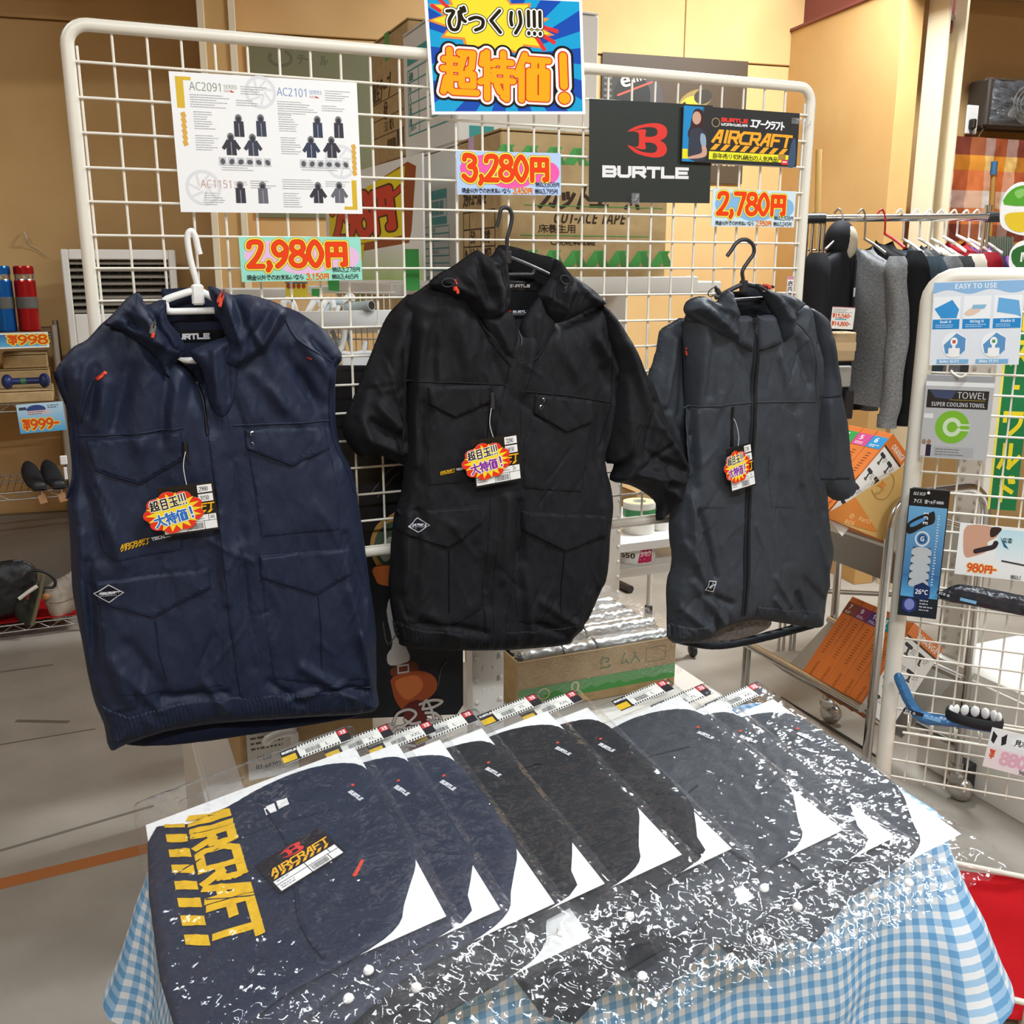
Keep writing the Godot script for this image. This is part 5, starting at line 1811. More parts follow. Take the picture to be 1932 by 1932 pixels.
func table() -> void:
	var o := thing("folding_table", "folding table hidden under the blue gingham cloth", "table", Vector3((TX0 + TX1) * 0.5, 0, 0.58))
	var g := Geo.new()
	g.box(Vector3((TX0 + TX1) * 0.5, TY - 0.015, (TZ0 + TZ1) * 0.5), Vector3(TX1 - TX0 - 0.02, 0.026, TZ1 - TZ0 - 0.02), Basis.IDENTITY, 0.004)
	part("table_top", g, M.white, o)
	for x in [TX0 + 0.09, TX1 - 0.09]:
		for z in [TZ0 + 0.05, TZ1 - 0.05]:
			g = Geo.new()
			g.tube([Vector3(x, TY - 0.03, z), Vector3(x, 0.3, z), Vector3(x, 0.0, z)], 0.012, 10)
			part("leg", g, M.steel, o)
	# gingham cloth
	var s := 0.0188
	g = Geo.new()
	var hx := (TX1 - TX0) * 0.5
	var hz := (TZ1 - TZ0) * 0.5
	var cx := (TX0 + TX1) * 0.5
	var cz := (TZ0 + TZ1) * 0.5
	var r := 0.03
	var base := []
	var nrm := []
	var per := PackedFloat32Array()
	var corners := [[cx + hx - r, cz + hz - r, 0.0], [cx - hx + r, cz + hz - r, PI * 0.5], [cx - hx + r, cz - hz + r, PI], [cx + hx - r, cz - hz + r, PI * 1.5]]
	for k in 4:
		var a: Array = corners[k]
		var b: Array = corners[(k + 1) % 4]
		for i in 10:
			var t: float = a[2] + PI * 0.5 * i / 9.0
			base.append(Vector2(a[0] + cos(t) * r, a[1] + sin(t) * r))
			nrm.append(Vector2(cos(t), sin(t)))
		var p0: Vector2 = base[base.size() - 1]
		var n0: Vector2 = nrm[nrm.size() - 1]
		var p1 := Vector2(b[0] + cos(b[2]) * r, b[1] + sin(b[2]) * r)
		var m := int(p0.distance_to(p1) / 0.008)
		for i in range(1, m):
			base.append(p0.lerp(p1, float(i) / m))
			nrm.append(n0)
	base.append(base[0])
	nrm.append(nrm[0])
	var at := 0.0
	for i in base.size():
		if i > 0:
			at += base[i].distance_to(base[i - 1])
		per.append(at)
	var nz := noise(4.0, 2, false, 61)
	var rows := []
	var uvs := []
	for j in 30:
		var row := []
		var uv := []
		var t := maxf(0.0, (j - 3) / 26.0)
		for i in base.size():
			var b: Vector2 = base[i]
			var nn: Vector2 = nrm[i]
			var to := Vector2(b.x - cx, b.y - cz)
			var corner := pow(clampf(absf(to.x) / hx, 0, 1), 14.0) * pow(clampf(absf(to.y) / hz, 0, 1), 5.0)
			var wav := sin(per[i] * 26.0 + 1.3 * sin(per[i] * 7.0)) * 0.014 + sin(per[i] * 61.0) * 0.003
			var drop := 0.295 - 0.06 * corner
			var out := 0.004 * minf(1.0, j / 3.0) + t * 0.045 + wav * smoothstep(0.05, 0.9, t) + corner * 0.10 * pow(t, 1.2) + 0.01 * nz.get_noise_2d(per[i], t * 0.5) * t
			var y := TY + 0.003 - (0.004 * (1.0 - cos(minf(1.0, j / 3.0) * PI * 0.5)) if j < 4 else 0.004 + t * drop + 0.008 * sin(per[i] * 9.0) * t * t)
			row.append(Vector3(b.x + nn.x * out, y, b.y + nn.y * out))
			uv.append(Vector2(per[i] / s, (t * drop) / s))
		rows.append(row)
		uvs.append(uv)
	g.grid(rows, false, uvs)
	var lo := []
	var lu := []
	for j in 12:
		var row := []
		var uv := []
		for i in 24:
			var x := lerpf(cx - hx + 0.004, cx + hx - 0.004, i / 23.0)
			var z := lerpf(cz - hz + 0.004, cz + hz - 0.004, j / 11.0)
			row.append(Vector3(x, TY + 0.003, z))
			uv.append(Vector2(x, z) / s)
		lo.append(row)
		lu.append(uv)
	g.grid(lo, false, lu)
	# the rounded corners of the top
	var c0 := g.vert(Vector3(cx, TY + 0.0029, cz), Vector3.UP)
	var first := g.v.size()
	for i in base.size():
		g.vert(Vector3(base[i].x, TY + 0.0029, base[i].y), Vector3.UP, base[i] / s)
	for i in base.size() - 1:
		g.face(c0, first + i, first + i + 1)
	tag(part("tablecloth", g, M.gingham, self), "blue and white gingham cloth hanging over the table under the bagged jackets", "tablecloth")


func rest(a: Geo, t: Transform3D) -> Geo:
	for i in a.v.size():
		a.v[i] = t * a.v[i]
		a.n[i] = (t.basis * a.n[i]).normalized()
	return a


# one folded jacket in a clear bag; x across, z towards the front, y up out of the bag
func bag(label: String, right: float, back: float, top: float, look: int, style: int, group := "bagged jackets fanned on the table", tilt := 11.0, pitch := 4.5) -> void:
	rng.seed = 100 + style * 7
	var w := 0.30
	var l := 0.415
	var th := deg_to_rad(tilt)
	var ph := deg_to_rad(pitch)
	var x := Vector3(cos(th), sin(th), 0)
	var z := (Vector3(0, -sin(ph), cos(ph)) - x * Vector3(0, -sin(ph), cos(ph)).dot(x)).normalized()
	var o := thing("bagged_jacket", label, "bagged jacket", Vector3(right, top, back) - x * w, group)
	o.basis = Basis(x, z.cross(x), z)
	var mt: Material = [M.navy, M.black_cloth, M.gray_cloth][look]
	var md: Material = [M.navy_dark, M.black_dark, M.gray_dark][look]
	var flip := Transform3D(Basis(Vector3(1, 0, 0), Vector3(0, 0, -1), Vector3(0, 1, 0)), Vector3(0, 0.0016, 0))
	var g := Geo.new()
	g.box(Vector3(w * 0.5, 0.0012, l * 0.5 - 0.012), Vector3(w - 0.014, 0.0009, l - 0.048), Basis.IDENTITY, 0.0003)
	part("insert_board", g, M.card_white, o, true)
	# the folded jacket
	var c := Cloth.new()
	var shapes := ["6,52 60,46 110,40 150,28 190,22 225,24 262,36 290,62 298,120 299,190 298,250 290,285 274,312 258,338 244,362 205,378 110,388 8,394", "6,34 60,28 130,24 200,26 256,32 290,54 299,120 300,220 299,280 288,308 270,340 250,374 110,390 8,394"]
	var poly := PackedVector2Array()
	for q in pts(shapes[style % 2]):
		poly.append(Vector2(q.x * 0.001, -q.y * 0.001))
	poly.reverse()
	c.setup(smooth(poly, 3))
	c.bulge = 0.0058
	c.rim = 0.02
	fresh(c, 200 + style * 3, 0.0016, 0.002, Vector2(1, 1), 20.0)
	for i in 9:
		var a := Vector2(rng.randf_range(0.03, 0.26), -rng.randf_range(0.06, 0.36))
		var d := Vector2.from_angle(rng.randf_range(-0.6, 0.6) + (0.9 if i % 2 else 2.4)) * rng.randf_range(0.04, 0.11)
		c.folds.append([a.x, a.y, d.x, d.y, 1.0 / d.length_squared(), 1.0 / pow(rng.randf_range(0.003, 0.007), 2), rng.randf_range(0.0012, 0.002) * (1 if i % 3 else -1)])
	g = Geo.new()
	c.sheet(g, 0.0042)
	var j := part("folded_jacket", rest(g, flip), mt, o, true)
	var k := new_ink(300, 415)
	var top_at := func(px: float, py_: float, up: float) -> Array:
		var q := Vector2(px + w * 0.5, -(l * 0.5 - py_))
		var inside := Geometry2D.is_point_in_polygon(q, c.poly)
		var y: float = c.zat(q.x, q.y) if inside else 0.0
		var nn: Vector3 = c.nat(q.x, q.y) if inside else Vector3(0, 0, 1)
		return [Vector3(q.x, y + 0.0026 + up * 0.5, -q.y), Vector3(nn.x, nn.z, -nn.y)]
	k.warp = top_at
	if style == 0:
		fan_logo(k, 112, 30, 262, 82, Color("e0b120"), PI * 0.5)
		k.layer = 2
		for i in 2:
			k.rect(152 + i * 17, 80 - i * 2, 14, 17, Color("e8e6e4"))
		# the maker's card, loose on the jacket
		var tk := new_ink(88, 66)
		tk.rect(0, 0, 88, 66, Color("161518"))
		tk.layer = 2
		winged_b(tk, 30, 3, 28, 18, Color("d8322c"), Color("161518"))
		tk.layer = 4
		fan_logo(tk, 6, 23, 78, 18, Color("f0b01e"))
		for q in [[3, 44, 40, 8], [44, 44, 30, 8], [75, 44, 10, 8], [3, 53, 40, 12], [44, 53, 26, 12], [71, 53, 14, 12]]:
			tk.rect(q[0], q[1], q[2], q[3], Color("efedea"))
		tk.layer = 5
		tk.bars(46, 54.5, 22, 9, Color("1a1a1a"), rng)
		tk.tiny(6, 46, 30, 1, 4, 1.8, Color("8a8a8a"), rng)
		tk.tiny(6, 56, 30, 2, 4, 1.8, Color("8a8a8a"), rng)
		var tg := Geo.new()
		tg.box(Vector3.ZERO, Vector3(0.088, 0.0005, 0.066), Basis.IDENTITY, 0.0001)
		var card := part("brand_card", tg, M.plastic_black, j, true)
		card.position = Vector3(0.172, 0.0112, 0.208)
		card.rotation = Vector3(0.0, 0.27, 0.0)
		var tp := part("print", tk.mesh(0.088, 0.066), M.ink, card, true)
		tp.rotation.x = -PI / 2
		tp.position.y = 0.0003
		k.layer = 2
		k.line(PackedVector2Array([Vector2(222, 268), Vector2(236, 250)]), 5, Color("d8452a"))
	k.layer = 2
	wide(k, "BURTLE", 262, 112, 28, 6.5, 1.9, Color("cfcfd4"), 0.0, 1.25)
	k.rect(264, 102, 4, 4, Color("d8452a"))
	part("print", k.mesh(w, l), M.ink_cloth, j, true)
	# shoulder seam and zip, folded in
	for q in [["20,150 120,120 230,135", 0.003], ["150,60 165,180 150,300 160,370", 0.005], ["60,210 120,235 190,214", 0.003]]:
		var path := PackedVector2Array()
		for p in pts(q[0]):
			path.append(Vector2(p.x, p.y) * 0.001)
		var tube := []
		for p in smooth(path, 6, false):
			tube.append(Vector3(p.x, c.zat(p.x, -p.y) + 0.0016, p.y))
		g = Geo.new()
		g.tube(tube, q[1] * 0.5, 6)
		part("seam", g, md, j, true)
	# header card at the back
	var hc := new_ink(100, 30)
	hc.rect(0, 0, 100, 30, Color("f0eee6"))
	hc.layer = 2
	hc.rect(0, 0, 24, 30, Color("1a1a1c"))
	hc.rect(84, 0, 16, 30, Color("1b1416"))
	for i in 14:
		for y in [0, 26]:
			hc.flatpoly([Vector2(24 + i * 4.3, y), Vector2(26.2 + i * 4.3, y), Vector2(25 + i * 4.3, y + 4), Vector2(22.8 + i * 4.3, y + 4)], Color("1a1a1c"))
	hc.rect(24, 4, 60, 22, Color("f0eee6"))
	hc.layer = 3
	hc.rect(0, 14, 20, 14, Color("e8bd1e"))
	wide(hc, "BURTLE", 2, 3, 21, 5, 1.5, Color("e8e8e8"))
	hc.rect(85, 2, 14, 12, Color("d22a2c"))
	winged_b(hc, 87, 3.5, 10, 9, Color("f4f0f0"), Color("d22a2c"))
	hc.bars(34, 14, 22, 10, Color("1a1a1a"), rng)
	hc.tiny(28, 7, 50, 2, 4, 1.2, Color("8a8a8a"), rng)
	hc.latin(["L", "XL", "XXL"][style % 3], 64, 15, 7, Color("2a2a2a"), "plain")
	var hz := 0.034
	var hp := Node3D.new()
	hp.name = "header_card"
	var hg := Geo.new()
	hg.box(Vector3.ZERO, Vector3(0.098, 0.0007, hz * 0.9), Basis.IDENTITY, 0.0002)
	var hm := part("header_card", hg, M.card_white, o, true)
	hm.position = Vector3(w - 0.055, 0.0062, -0.018)
	hm.rotation = Vector3(0.06, 0.03, 0.0)
	var hpr := part("print", hc.mesh(0.098, hz * 0.9), M.ink, hm, true)
	hpr.rotation.x = -PI / 2
	hpr.position.y = 0.0004
	hp.free()
	# the film: over the top, crumpled, longer than the jacket at the front
	var crumple := noise(34.0, 3, true, 300 + style)
	var crumple2 := noise(90.0, 2, true, 330 + style)
	var rows := []
	var nxx := 44
	var nzz := 74
	for i in nzz:
		var zz := lerpf(-0.042, l + 0.028, i / (nzz - 1.0))
		var row := []
		for q in nxx:
			var xx := lerpf(-0.006, w + 0.006, q / (nxx - 1.0))
			var e := minf(minf(xx + 0.006, w + 0.006 - xx), minf(zz + 0.042, 0.03))
			var lift := (0.0118 if style == 0 else 0.0094) * clampf(e / 0.012, 0.0, 1.0)
			var front := smoothstep(l - 0.06, l + 0.01, zz)
			var y := 0.0014 + lift * (1.0 - 0.55 * smoothstep(l - 0.02, l + 0.02, zz)) + (0.0016 + 0.006 * front) * (crumple.get_noise_2d(xx, zz * 0.7) - 0.1) * clampf(e / 0.01, 0.1, 1.0) + (0.0005 + 0.0022 * front) * crumple2.get_noise_2d(xx * 0.8, zz)
			y -= 0.35 * pow(maxf(0.0, zz - l), 1.0)
			row.append(Vector3(xx + 0.004 * front * crumple.get_noise_2d(zz, xx), maxf(y, -0.02), zz + 0.008 * front * crumple.get_noise_2d(xx * 0.6, 3.0)))
		rows.append(row)
	g = Geo.new()
	g.grid(rows)
	part("plastic_bag", g, M.film, o, true)
	# a white press stud on the flap
	g = Geo.new()
	g.lathe([Vector2(0, 0.004), Vector2(0.004, 0.0032), Vector2(0.0055, 0.001), Vector2(0.0055, -0.001)], 14, Transform3D(Basis.IDENTITY, Vector3(w * rng.randf_range(0.3, 0.7), 0.0085, l - 0.004)))
	part("press_stud", g, M.plastic_white, o, true)


func bags() -> void:
	var names := ["front left bagged navy jacket with large yellow lettering, on top of the fan", "second bagged navy jacket, tucked under the one with yellow lettering", "third navy bagged jacket, beside the first black one in the fan", "bagged black jacket next to the navy ones in the fan", "bagged black jacket in the middle of the fan, below the black jacket's hem", "bagged black jacket third of the black ones, next to the charcoal bags", "bagged charcoal jacket first of the three charcoal ones in the fan", "bagged charcoal jacket between two others near the right end of the table", "bagged charcoal jacket at the far right end of the table, topmost card outermost"]
	var at := [[0.304, 0.462, 0.800], [0.362, 0.474, 0.800], [0.421, 0.488, 0.800], [0.489, 0.478, 0.800], [0.600, 0.465, 0.801], [0.662, 0.478, 0.801], [0.812, 0.500, 0.802], [0.862, 0.535, 0.800], [0.945, 0.560, 0.798]]
	var looks := [0, 0, 0, 1, 1, 1, 2, 2, 2]
	for i in 9:
		bag(names[i], at[i][0], at[i][1], at[i][2], looks[i], i)
	var under := [[0.45, 0.520, 0.770, 1], [0.66, 0.530, 0.768, 1], [0.77, 0.530, 0.766, 2], [0.90, 0.530, 0.765, 2]]
	var un := ["black bagged jacket lying under the navy bags, only its front edge showing", "black bagged jacket lying under the black bags, only its front edge showing", "charcoal bagged jacket lying under the first charcoal bag, front edge showing", "charcoal bagged jacket lying lowest at the right end, front edge showing"]
	for i in 4:
		bag(un[i], under[i][0], under[i][1], under[i][2], under[i][3], 10 + i, "bagged jackets lying under the fan", 11.0, 4.5)


# ---------------------------------------------------------------- behind the panel: shelf, cartons, display boards
func face(o: Node3D, called: String, ink: Ink, tl: Vector3, tr: Vector3, bl: Vector3, m: Material = null) -> void:
	var x := (tr - tl).normalized()
	var y := (tl - bl).normalized()
	var p := part(called, ink.mesh(tl.distance_to(tr), tl.distance_to(bl)), m if m else M.ink, o, true)
	var nn := x.cross(y)
	p.transform = o.global_transform.affine_inverse() * Transform3D(Basis(x, y, nn), (tr + bl) * 0.5 + nn * 0.0006)


func carton(label: String, lo: Vector3, hi: Vector3, m: Material, tape: Material = null, group := "") -> Node3D:
	var o := thing("carton", label, "carton", Vector3((lo.x + hi.x) * 0.5, lo.y, (lo.z + hi.z) * 0.5), group)
	var g := Geo.new()
	var gap := 0.0015
	g.box((lo + hi) * 0.5 - Vector3(0, 0.004, 0), hi - lo - Vector3(0, 0.008, 0), Basis.IDENTITY, 0.004)
	part("body", g, m, o)
	for s in [0, 1]:
		g = Geo.new()
		var half := (hi.z - lo.z) * 0.5
		g.box(Vector3((lo.x + hi.x) * 0.5, hi.y - 0.003, lo.z + half * (0.5 + s)), Vector3(hi.x - lo.x, 0.005, half - gap), Basis.IDENTITY, 0.0015)
		part("flap", g, m, o)
	if tape:
		g = Geo.new()
		var mz := (lo.z + hi.z) * 0.5
		g.box(Vector3((lo.x + hi.x) * 0.5, hi.y, mz), Vector3(hi.x - lo.x + 0.002, 0.001, 0.05), Basis.IDENTITY, 0.0003)
		g.box(Vector3(lo.x - 0.0004, hi.y - 0.04, mz), Vector3(0.001, 0.08, 0.05), Basis.IDENTITY, 0.0003)
		part("tape", g, tape, o)
	return o


func behind() -> void:
	rng.seed = 31
	var green := Color("4f9e4f")
	# a shelf unit: perforated uprights, a top shelf, a base deck
	var o := thing("shelf_unit", "white shop shelving unit with perforated uprights behind the grid panel", "shelving", Vector3(0.75, 0, -0.45))
	var g := Geo.new()
	var up := pz(925, 1300, -0.1).x
	for q in [[up, -0.1], [1.47, -0.9]]:
		g = Geo.new()
		var top := 1.40
		g.box(Vector3(q[0], top * 0.5, q[1] - 0.012), Vector3(0.07, top, 0.002), Basis.IDENTITY, 0.0005)
		for s in [-1.0, 1.0]:
			g.box(Vector3(q[0] + s * 0.035, top * 0.5, q[1] - 0.03), Vector3(0.002, top, 0.036), Basis.IDENTITY, 0.0005)
		var u := part("upright", g, M.white, o)
		g = Geo.new()
		for i in 44:
			var y := 0.22 + i * 0.025
			for s in [-1.0, 1.0]:
				var xx: float = q[0] + s * (0.027 if i % 2 else 0.012)
				if i % 2:
					g.ball(Vector3(xx, y, q[1] - 0.009), Vector3(0.0055, 0.006, 0.004), Basis.IDENTITY, 8, 5)
				else:
					g.box(Vector3(xx, y, q[1] - 0.0108), Vector3(0.006, 0.010, 0.002), Basis.IDENTITY, 0.0008)
		var lugs := part("lug", g, M.white, u)
		lugs.set_meta("kind", "stuff")
	g = Geo.new()
	g.box(Vector3(1.06, 1.405, -0.72), Vector3(0.86, 0.028, 0.62), Basis.IDENTITY, 0.003)
	part("shelf", g, M.white, o)
	var sy := pz(1230, 538, -0.4).y
	g = Geo.new()
	g.box(Vector3(1.12, sy, -0.415), Vector3(0.60, 0.04, 0.012), Basis.IDENTITY, 0.002)
	g.box(Vector3(1.408, sy, -0.43), Vector3(0.02, 0.04, 0.04), Basis(Vector3(0, 0, 1), 0.2), 0.002)
	part("edge_rail", g, M.white, o)
	g = Geo.new()
	g.box(Vector3(0.78, 0.385, -0.50), Vector3(1.26, 0.03, 0.72), Basis.IDENTITY, 0.003)
	part("deck", g, M.white, o)
	g = Geo.new()
	g.box(Vector3(0.152, 0.19, -0.50), Vector3(0.016, 0.38, 0.72), Basis.IDENTITY, 0.002)
	part("end_plate", g, M.white, o)
	g = Geo.new()
	g.box(Vector3(0.78, 0.19, -0.16), Vector3(1.24, 0.36, 0.006), Basis.IDENTITY, 0.002)
	part("kick_plate", g, M.white, o)
	# the big tape carton
	var a := pz(945, 240, -0.45)
	var b := pz(1255, 520, -0.45)
	var y0 := 1.421
	o = carton("large brown carton of floor tape with a green zigzag print on the shelf", Vector3(a.x, y0, -0.73), Vector3(b.x, a.y, -0.45), M.carton, M.carton)
	var k := new_ink(310, 285)
	for top in [30, 225]:
		for i in 8:
			k.layer = 1
			k.flatpoly([Vector2(-18 + i * 42, top + 32), Vector2(2 + i * 42, top), Vector2(24 + i * 42, top), Vector2(4 + i * 42, top + 32)], green)
			k.layer = 2
			k.flatpoly([Vector2(6 + i * 42, top + 4), Vector2(16 + i * 42, top), Vector2(30 + i * 42, top + 32), Vector2(12 + i * 42, top + 32)], green.darkened(0.12))
	k.layer = 3
	var brown := Color("3a2a1c")
	k.write("カットエース", 66, 102, 40, 7, brown, 0.72, false, 0.0, 0.3)
	k.latin("CUT-ACE TAPE", 92, 151, 22, brown, "bold", 0.66, 0.0, 0.2)
	k.write("床養生用", 66, 176, 15, 1.7, brown, 1.05, false)
	k.rect(40, 139, 260, 1.6, green)
	k.rect(34, 196, 240, 1.6, green)
	k.write("光洋化学株式会社", 104, 206, 9, 1.4, brown, 0.85, false)
	k.ring(94, 210, 5, 4, 2, brown)
	face(o, "print", k, Vector3(a.x, a.y, -0.45), Vector3(b.x, a.y, -0.45), Vector3(a.x, y0, -0.45))
	k = new_ink(80, 90)
	k.write("カットエース養生", 10, 33, 9, 1.6, brown, 0.55, false, 0.0, 0.2)
	k.frame(10, 46, 60, 34, 0.8, brown)
	for i in 2:
		k.rect(10, 57 + i * 11, 60, 0.8, brown)
	k.rect(22, 46, 0.8, 34, brown)
	k.rect(44, 57, 0.8, 11, brown)
	k.write("50m", 25, 59, 7, 1.2, brown, 0.8, false)
	k.write("30巻", 48, 59, 7, 1.1, brown, 0.7, false)
	k.write("ピンク", 25, 70, 7, 1.1, brown, 0.7, false)
	k.write("色", 13, 70, 7, 1.0, brown, 0.7, false)
	k.write("320073", 46, 70, 6, 1.0, brown, 0.6, false)
	k.layer = 2
	for i in 6:
		k.flatpoly([Vector2(i * 14, 90), Vector2(7 + i * 14, 82), Vector2(12 + i * 14, 82), Vector2(8 + i * 14, 90)], green)
	k.rect(22, 0, 12, 13, Color("d8b6d6"))
	face(o, "print", k, Vector3(a.x, a.y, -0.73), Vector3(a.x, a.y, -0.45), Vector3(a.x, y0, -0.73))
	# two white cartons, one on the other
	o = carton("tall white carton with a teal printed label beside the tape carton", Vector3(0.906, y0, -1.02), Vector3(1.30, 1.756, -0.735), M.carton_white)
	var teal := Color("3f9a94")
	k = new_ink(70, 84)
	k.rect(16, 26, 34, 5, teal)
	k.rect(16, 44, 34, 4, teal)
	k.frame(16, 31, 34, 13, 0.8, teal)
	k.bars(20, 33, 24, 9, teal, rng)
	for i in 7:
		k.frame(2, 49 + i * 4.8, 52, 5, 0.5, teal)
	k.rect(14, 49, 0.6, 34, teal)
	for i in 6:
		k.latin(["GR50", "25m", "(G)", "10683394", "30", "2024"][i], 20, 50.3 + i * 4.8, 2.4, teal.darkened(0.3), "plain", 0.9)
	face(o, "print", k, Vector3(0.906, 1.756, -1.02), Vector3(0.906, 1.756, -0.735), Vector3(0.906, y0, -1.02))
	o = carton("white carton with teal lettering topmost behind the blue sale sign", Vector3(0.908, 1.758, -1.17), Vector3(1.30, 2.088, -0.735), M.carton_white)
	k = new_ink(110, 84)
	k.rect(10, 14, 50, 9, teal)
	k.layer = 2
	k.latin("GR50", 26, 16, 5, Color("e6efee"), "bold")
	k.layer = 1
	k.frame(10, 26, 90, 44, 0.9, teal)
	for i in 5:
		k.rect(10, 34 + i * 7.2, 90, 0.8, teal)
	k.rect(34, 26, 0.8, 44, teal)
	for i in 5:
		k.write(["品色", "色", "入", "量", "品"][i], 13, 28 + i * 7.3, 5, 0.7, teal.darkened(0.25), 0.9, false)
	k.latin("JAN 4", 13, 63, 4, teal.darkened(0.25), "plain")
	k.rect(60, 0, 10, 9, green)
	face(o, "print", k, Vector3(0.908, 2.088, -1.17), Vector3(0.908, 2.088, -0.735), Vector3(0.908, 1.758, -1.17))
	k = new_ink(100, 84)
	for i in 4:
		k.rect(8 + i * 26, 74, 17, 7, teal)
	face(o, "print", k, Vector3(0.908, 2.088, -0.735), Vector3(1.30, 2.088, -0.735), Vector3(0.908, 1.758, -0.735))
	# brown cartons further back
	o = carton("brown tape carton standing topmost at the back, left of the white cartons", Vector3(0.95, 1.78, -1.68), Vector3(1.3, 2.155, -1.25), M.carton, hexm("3f9a4a", 0.4))
	k = new_ink(90, 80)
	k.write("養生テープ", 8, 26, 13, 1.8, brown, 0.62, false)
	k.write("緑", 34, 42, 10, 1.4, brown, 0.8, false)
	k.latin("30", 34, 54, 6, brown, "plain")
	k.write("巻入", 46, 54, 6, 1.0, brown, 0.8, false)
	k.bars(40, 66, 20, 6, brown, rng)
	k.rect(62, 62, 14, 10, Color("3a3430"))
	for i in 3:
		k.rect(8, 40 + i * 11, 70, 0.5, brown)
	face(o, "print", k, Vector3(0.95, 2.155, -1.68), Vector3(0.95, 2.155, -1.25), Vector3(0.95, 1.78, -1.68))
	o = carton("brown carton under the topmost tape carton, behind the yellow price board", Vector3(0.95, 1.40, -1.72), Vector3(1.34, 1.778, -1.22), M.carton, M.carton)
	o = carton("low brown carton with green tape below the yellow price board", Vector3(0.86, 1.297, -1.9), Vector3(1.3, 1.397, -1.2), M.carton, hexm("3f9a4a", 0.4))
	g = Geo.new()
	g.box(Vector3(0.95, 1.28, -1.55), Vector3(0.9, 0.03, 0.8), Basis.IDENTITY, 0.002)
	for q in [[0.6, -1.2], [1.3, -1.2], [0.6, -1.9], [1.3, -1.9]]:
		g.box(Vector3(q[0], 0.63, q[1]), Vector3(0.03, 1.26, 0.03), Basis.IDENTITY, 0.002)
	tag(part("stock_rack", g, M.white, self), "white stock rack carrying the brown cartons behind the shelving", "rack")
	# the yellow price board leaning on them
	k = new_ink(180, 170)
	k.rect(0, 0, 180, 170, Color("eceae4"))
	k.shade(0, 110, 180, 60, Color("eceae4"), Color("a9cf62"))
	k.layer = 2
	k.flatpoly([Vector2(10, 52), Vector2(160, 6), Vector2(172, 14), Vector2(164, 92), Vector2(160, 108), Vector2(10, 128)], Color("9a4a26"))
	k.layer = 3
	k.flatpoly([Vector2(8, 48), Vector2(156, 10), Vector2(150, 98), Vector2(8, 116)], Color("f0d81e"))
	k.flatpoly([Vector2(60, 112), Vector2(84, 108), Vector2(80, 134), Vector2(58, 140)], Color("f0d81e"))
	for st in [[17, "3a1c14", 4], [12, "d83a2c", 5]]:
		k.layer = st[2]
		k.write("298円", 14, 44, 58, st[0], Color(st[1]), 0.62, true, -0.12)
		k.write("〜", 122, 28, 26, st[0] * 0.6, Color(st[1]), 1.0, true, -0.1)
	var x := 0.82
	var pl := func(px: float, py_: float) -> Vector3: return pp(px, py_, Vector3(x, 0, 0), Vector3.RIGHT)
	sheet_at("price_board", "white board with a yellow panel and red price leaning on the cartons", "price board", pl.call(612, 340), pl.call(796, 288), pl.call(600, 528), k, M.card_white, "", 0.006)
	# black display board with a drawn boot
	var poly := onto("520,690 872,690 874,1330 862,1348 530,1362", -0.045)
	g = Geo.new()
	g.prism(poly, -0.012, 0.0, Transform3D(Basis.IDENTITY, Vector3(0, 0, -0.045)))
	o = thing("display_board", "black display board with a drawn brown boot and pale laces behind the black jacket", "display board", Vector3(pz(700, 1355, -0.045).x, pz(700, 1355, -0.045).y, -0.045))
	part("board", g, hexm("121114", 0.45), o)
	var org := pz(690, 860, -0.0445)
	var end := pz(870, 1390, -0.0445)
	k = new_ink(180, 530)
	var art := func(t: String, col: String, layer: float) -> void:
		k.layer = layer
		k.poly(smooth(pts(t), 3), Color(col))
	art.call("2,150 14,120 34,108 60,104 62,190 40,200 12,186", "b5894a", 2)
	art.call("10,150 24,124 60,116 62,178 36,190 16,176", "4c5a48", 3)
	art.call("20,160 40,140 52,150 40,178 26,180", "a9b0a4", 4)
	art.call("8,190 62,182 60,226 20,222 10,210", "a5552a", 2)
	art.call("30,270 44,240 56,270 64,330 74,366 34,370 28,350 40,330", "b8b0aa", 2)
	art.call("36,376 80,368 92,384 84,396 40,392", "6a3420", 3)
	art.call("38,392 92,388 124,404 128,430 96,452 64,462 44,440 36,412", "9c4a26", 3)
	art.call("44,400 86,396 100,420 70,440 50,424", "c06a36", 4)
	art.call("60,452 98,446 108,500 96,540 70,540 62,500", "5e2420", 3)
	k.layer = 5
	k.frame(48, 372, 24, 16, 3, Color("b9b0aa"))
	for q in ["36,480 46,462 70,458 84,470 60,486 40,490", "92,452 118,448 140,454 120,462 100,462", "98,462 106,446 118,470 122,490 108,484", "50,500 70,492 86,500", "48,520 70,508 90,516", "108,492 130,490 150,498 134,506 112,504", "46,536 60,526 80,530", "30,500 44,488 60,492", "104,470 124,474 136,486", "60,476 74,486 92,486", "40,512 58,504 76,510"]:
		k.line(smooth(pts(q), 4, false), 7.5, Color("3a2c28"))
	k.layer = 6
	for q in ["36,480 46,462 70,458 84,470 60,486 40,490", "92,452 118,448 140,454 120,462 100,462", "98,462 106,446 118,470 122,490 108,484", "50,500 70,492 86,500", "48,520 70,508 90,516", "108,492 130,490 150,498 134,506 112,504", "46,536 60,526 80,530", "30,500 44,488 60,492", "104,470 124,474 136,486", "60,476 74,486 92,486", "40,512 58,504 76,510"]:
		k.line(smooth(pts(q), 4, false), 5, Color("bdb2a8"))
	k.layer = 3
	for q in ["10,60 40,30 62,16", "20,70 50,40 64,34", "52,310 30,330 22,290", "150,380 140,390 132,420"]:
		k.line(smooth(pts(q), 4, false), 2.4, Color("55504e"))
	face(o, "print", k, org, Vector3(end.x, org.y, org.z), Vector3(org.x, end.y, org.z))
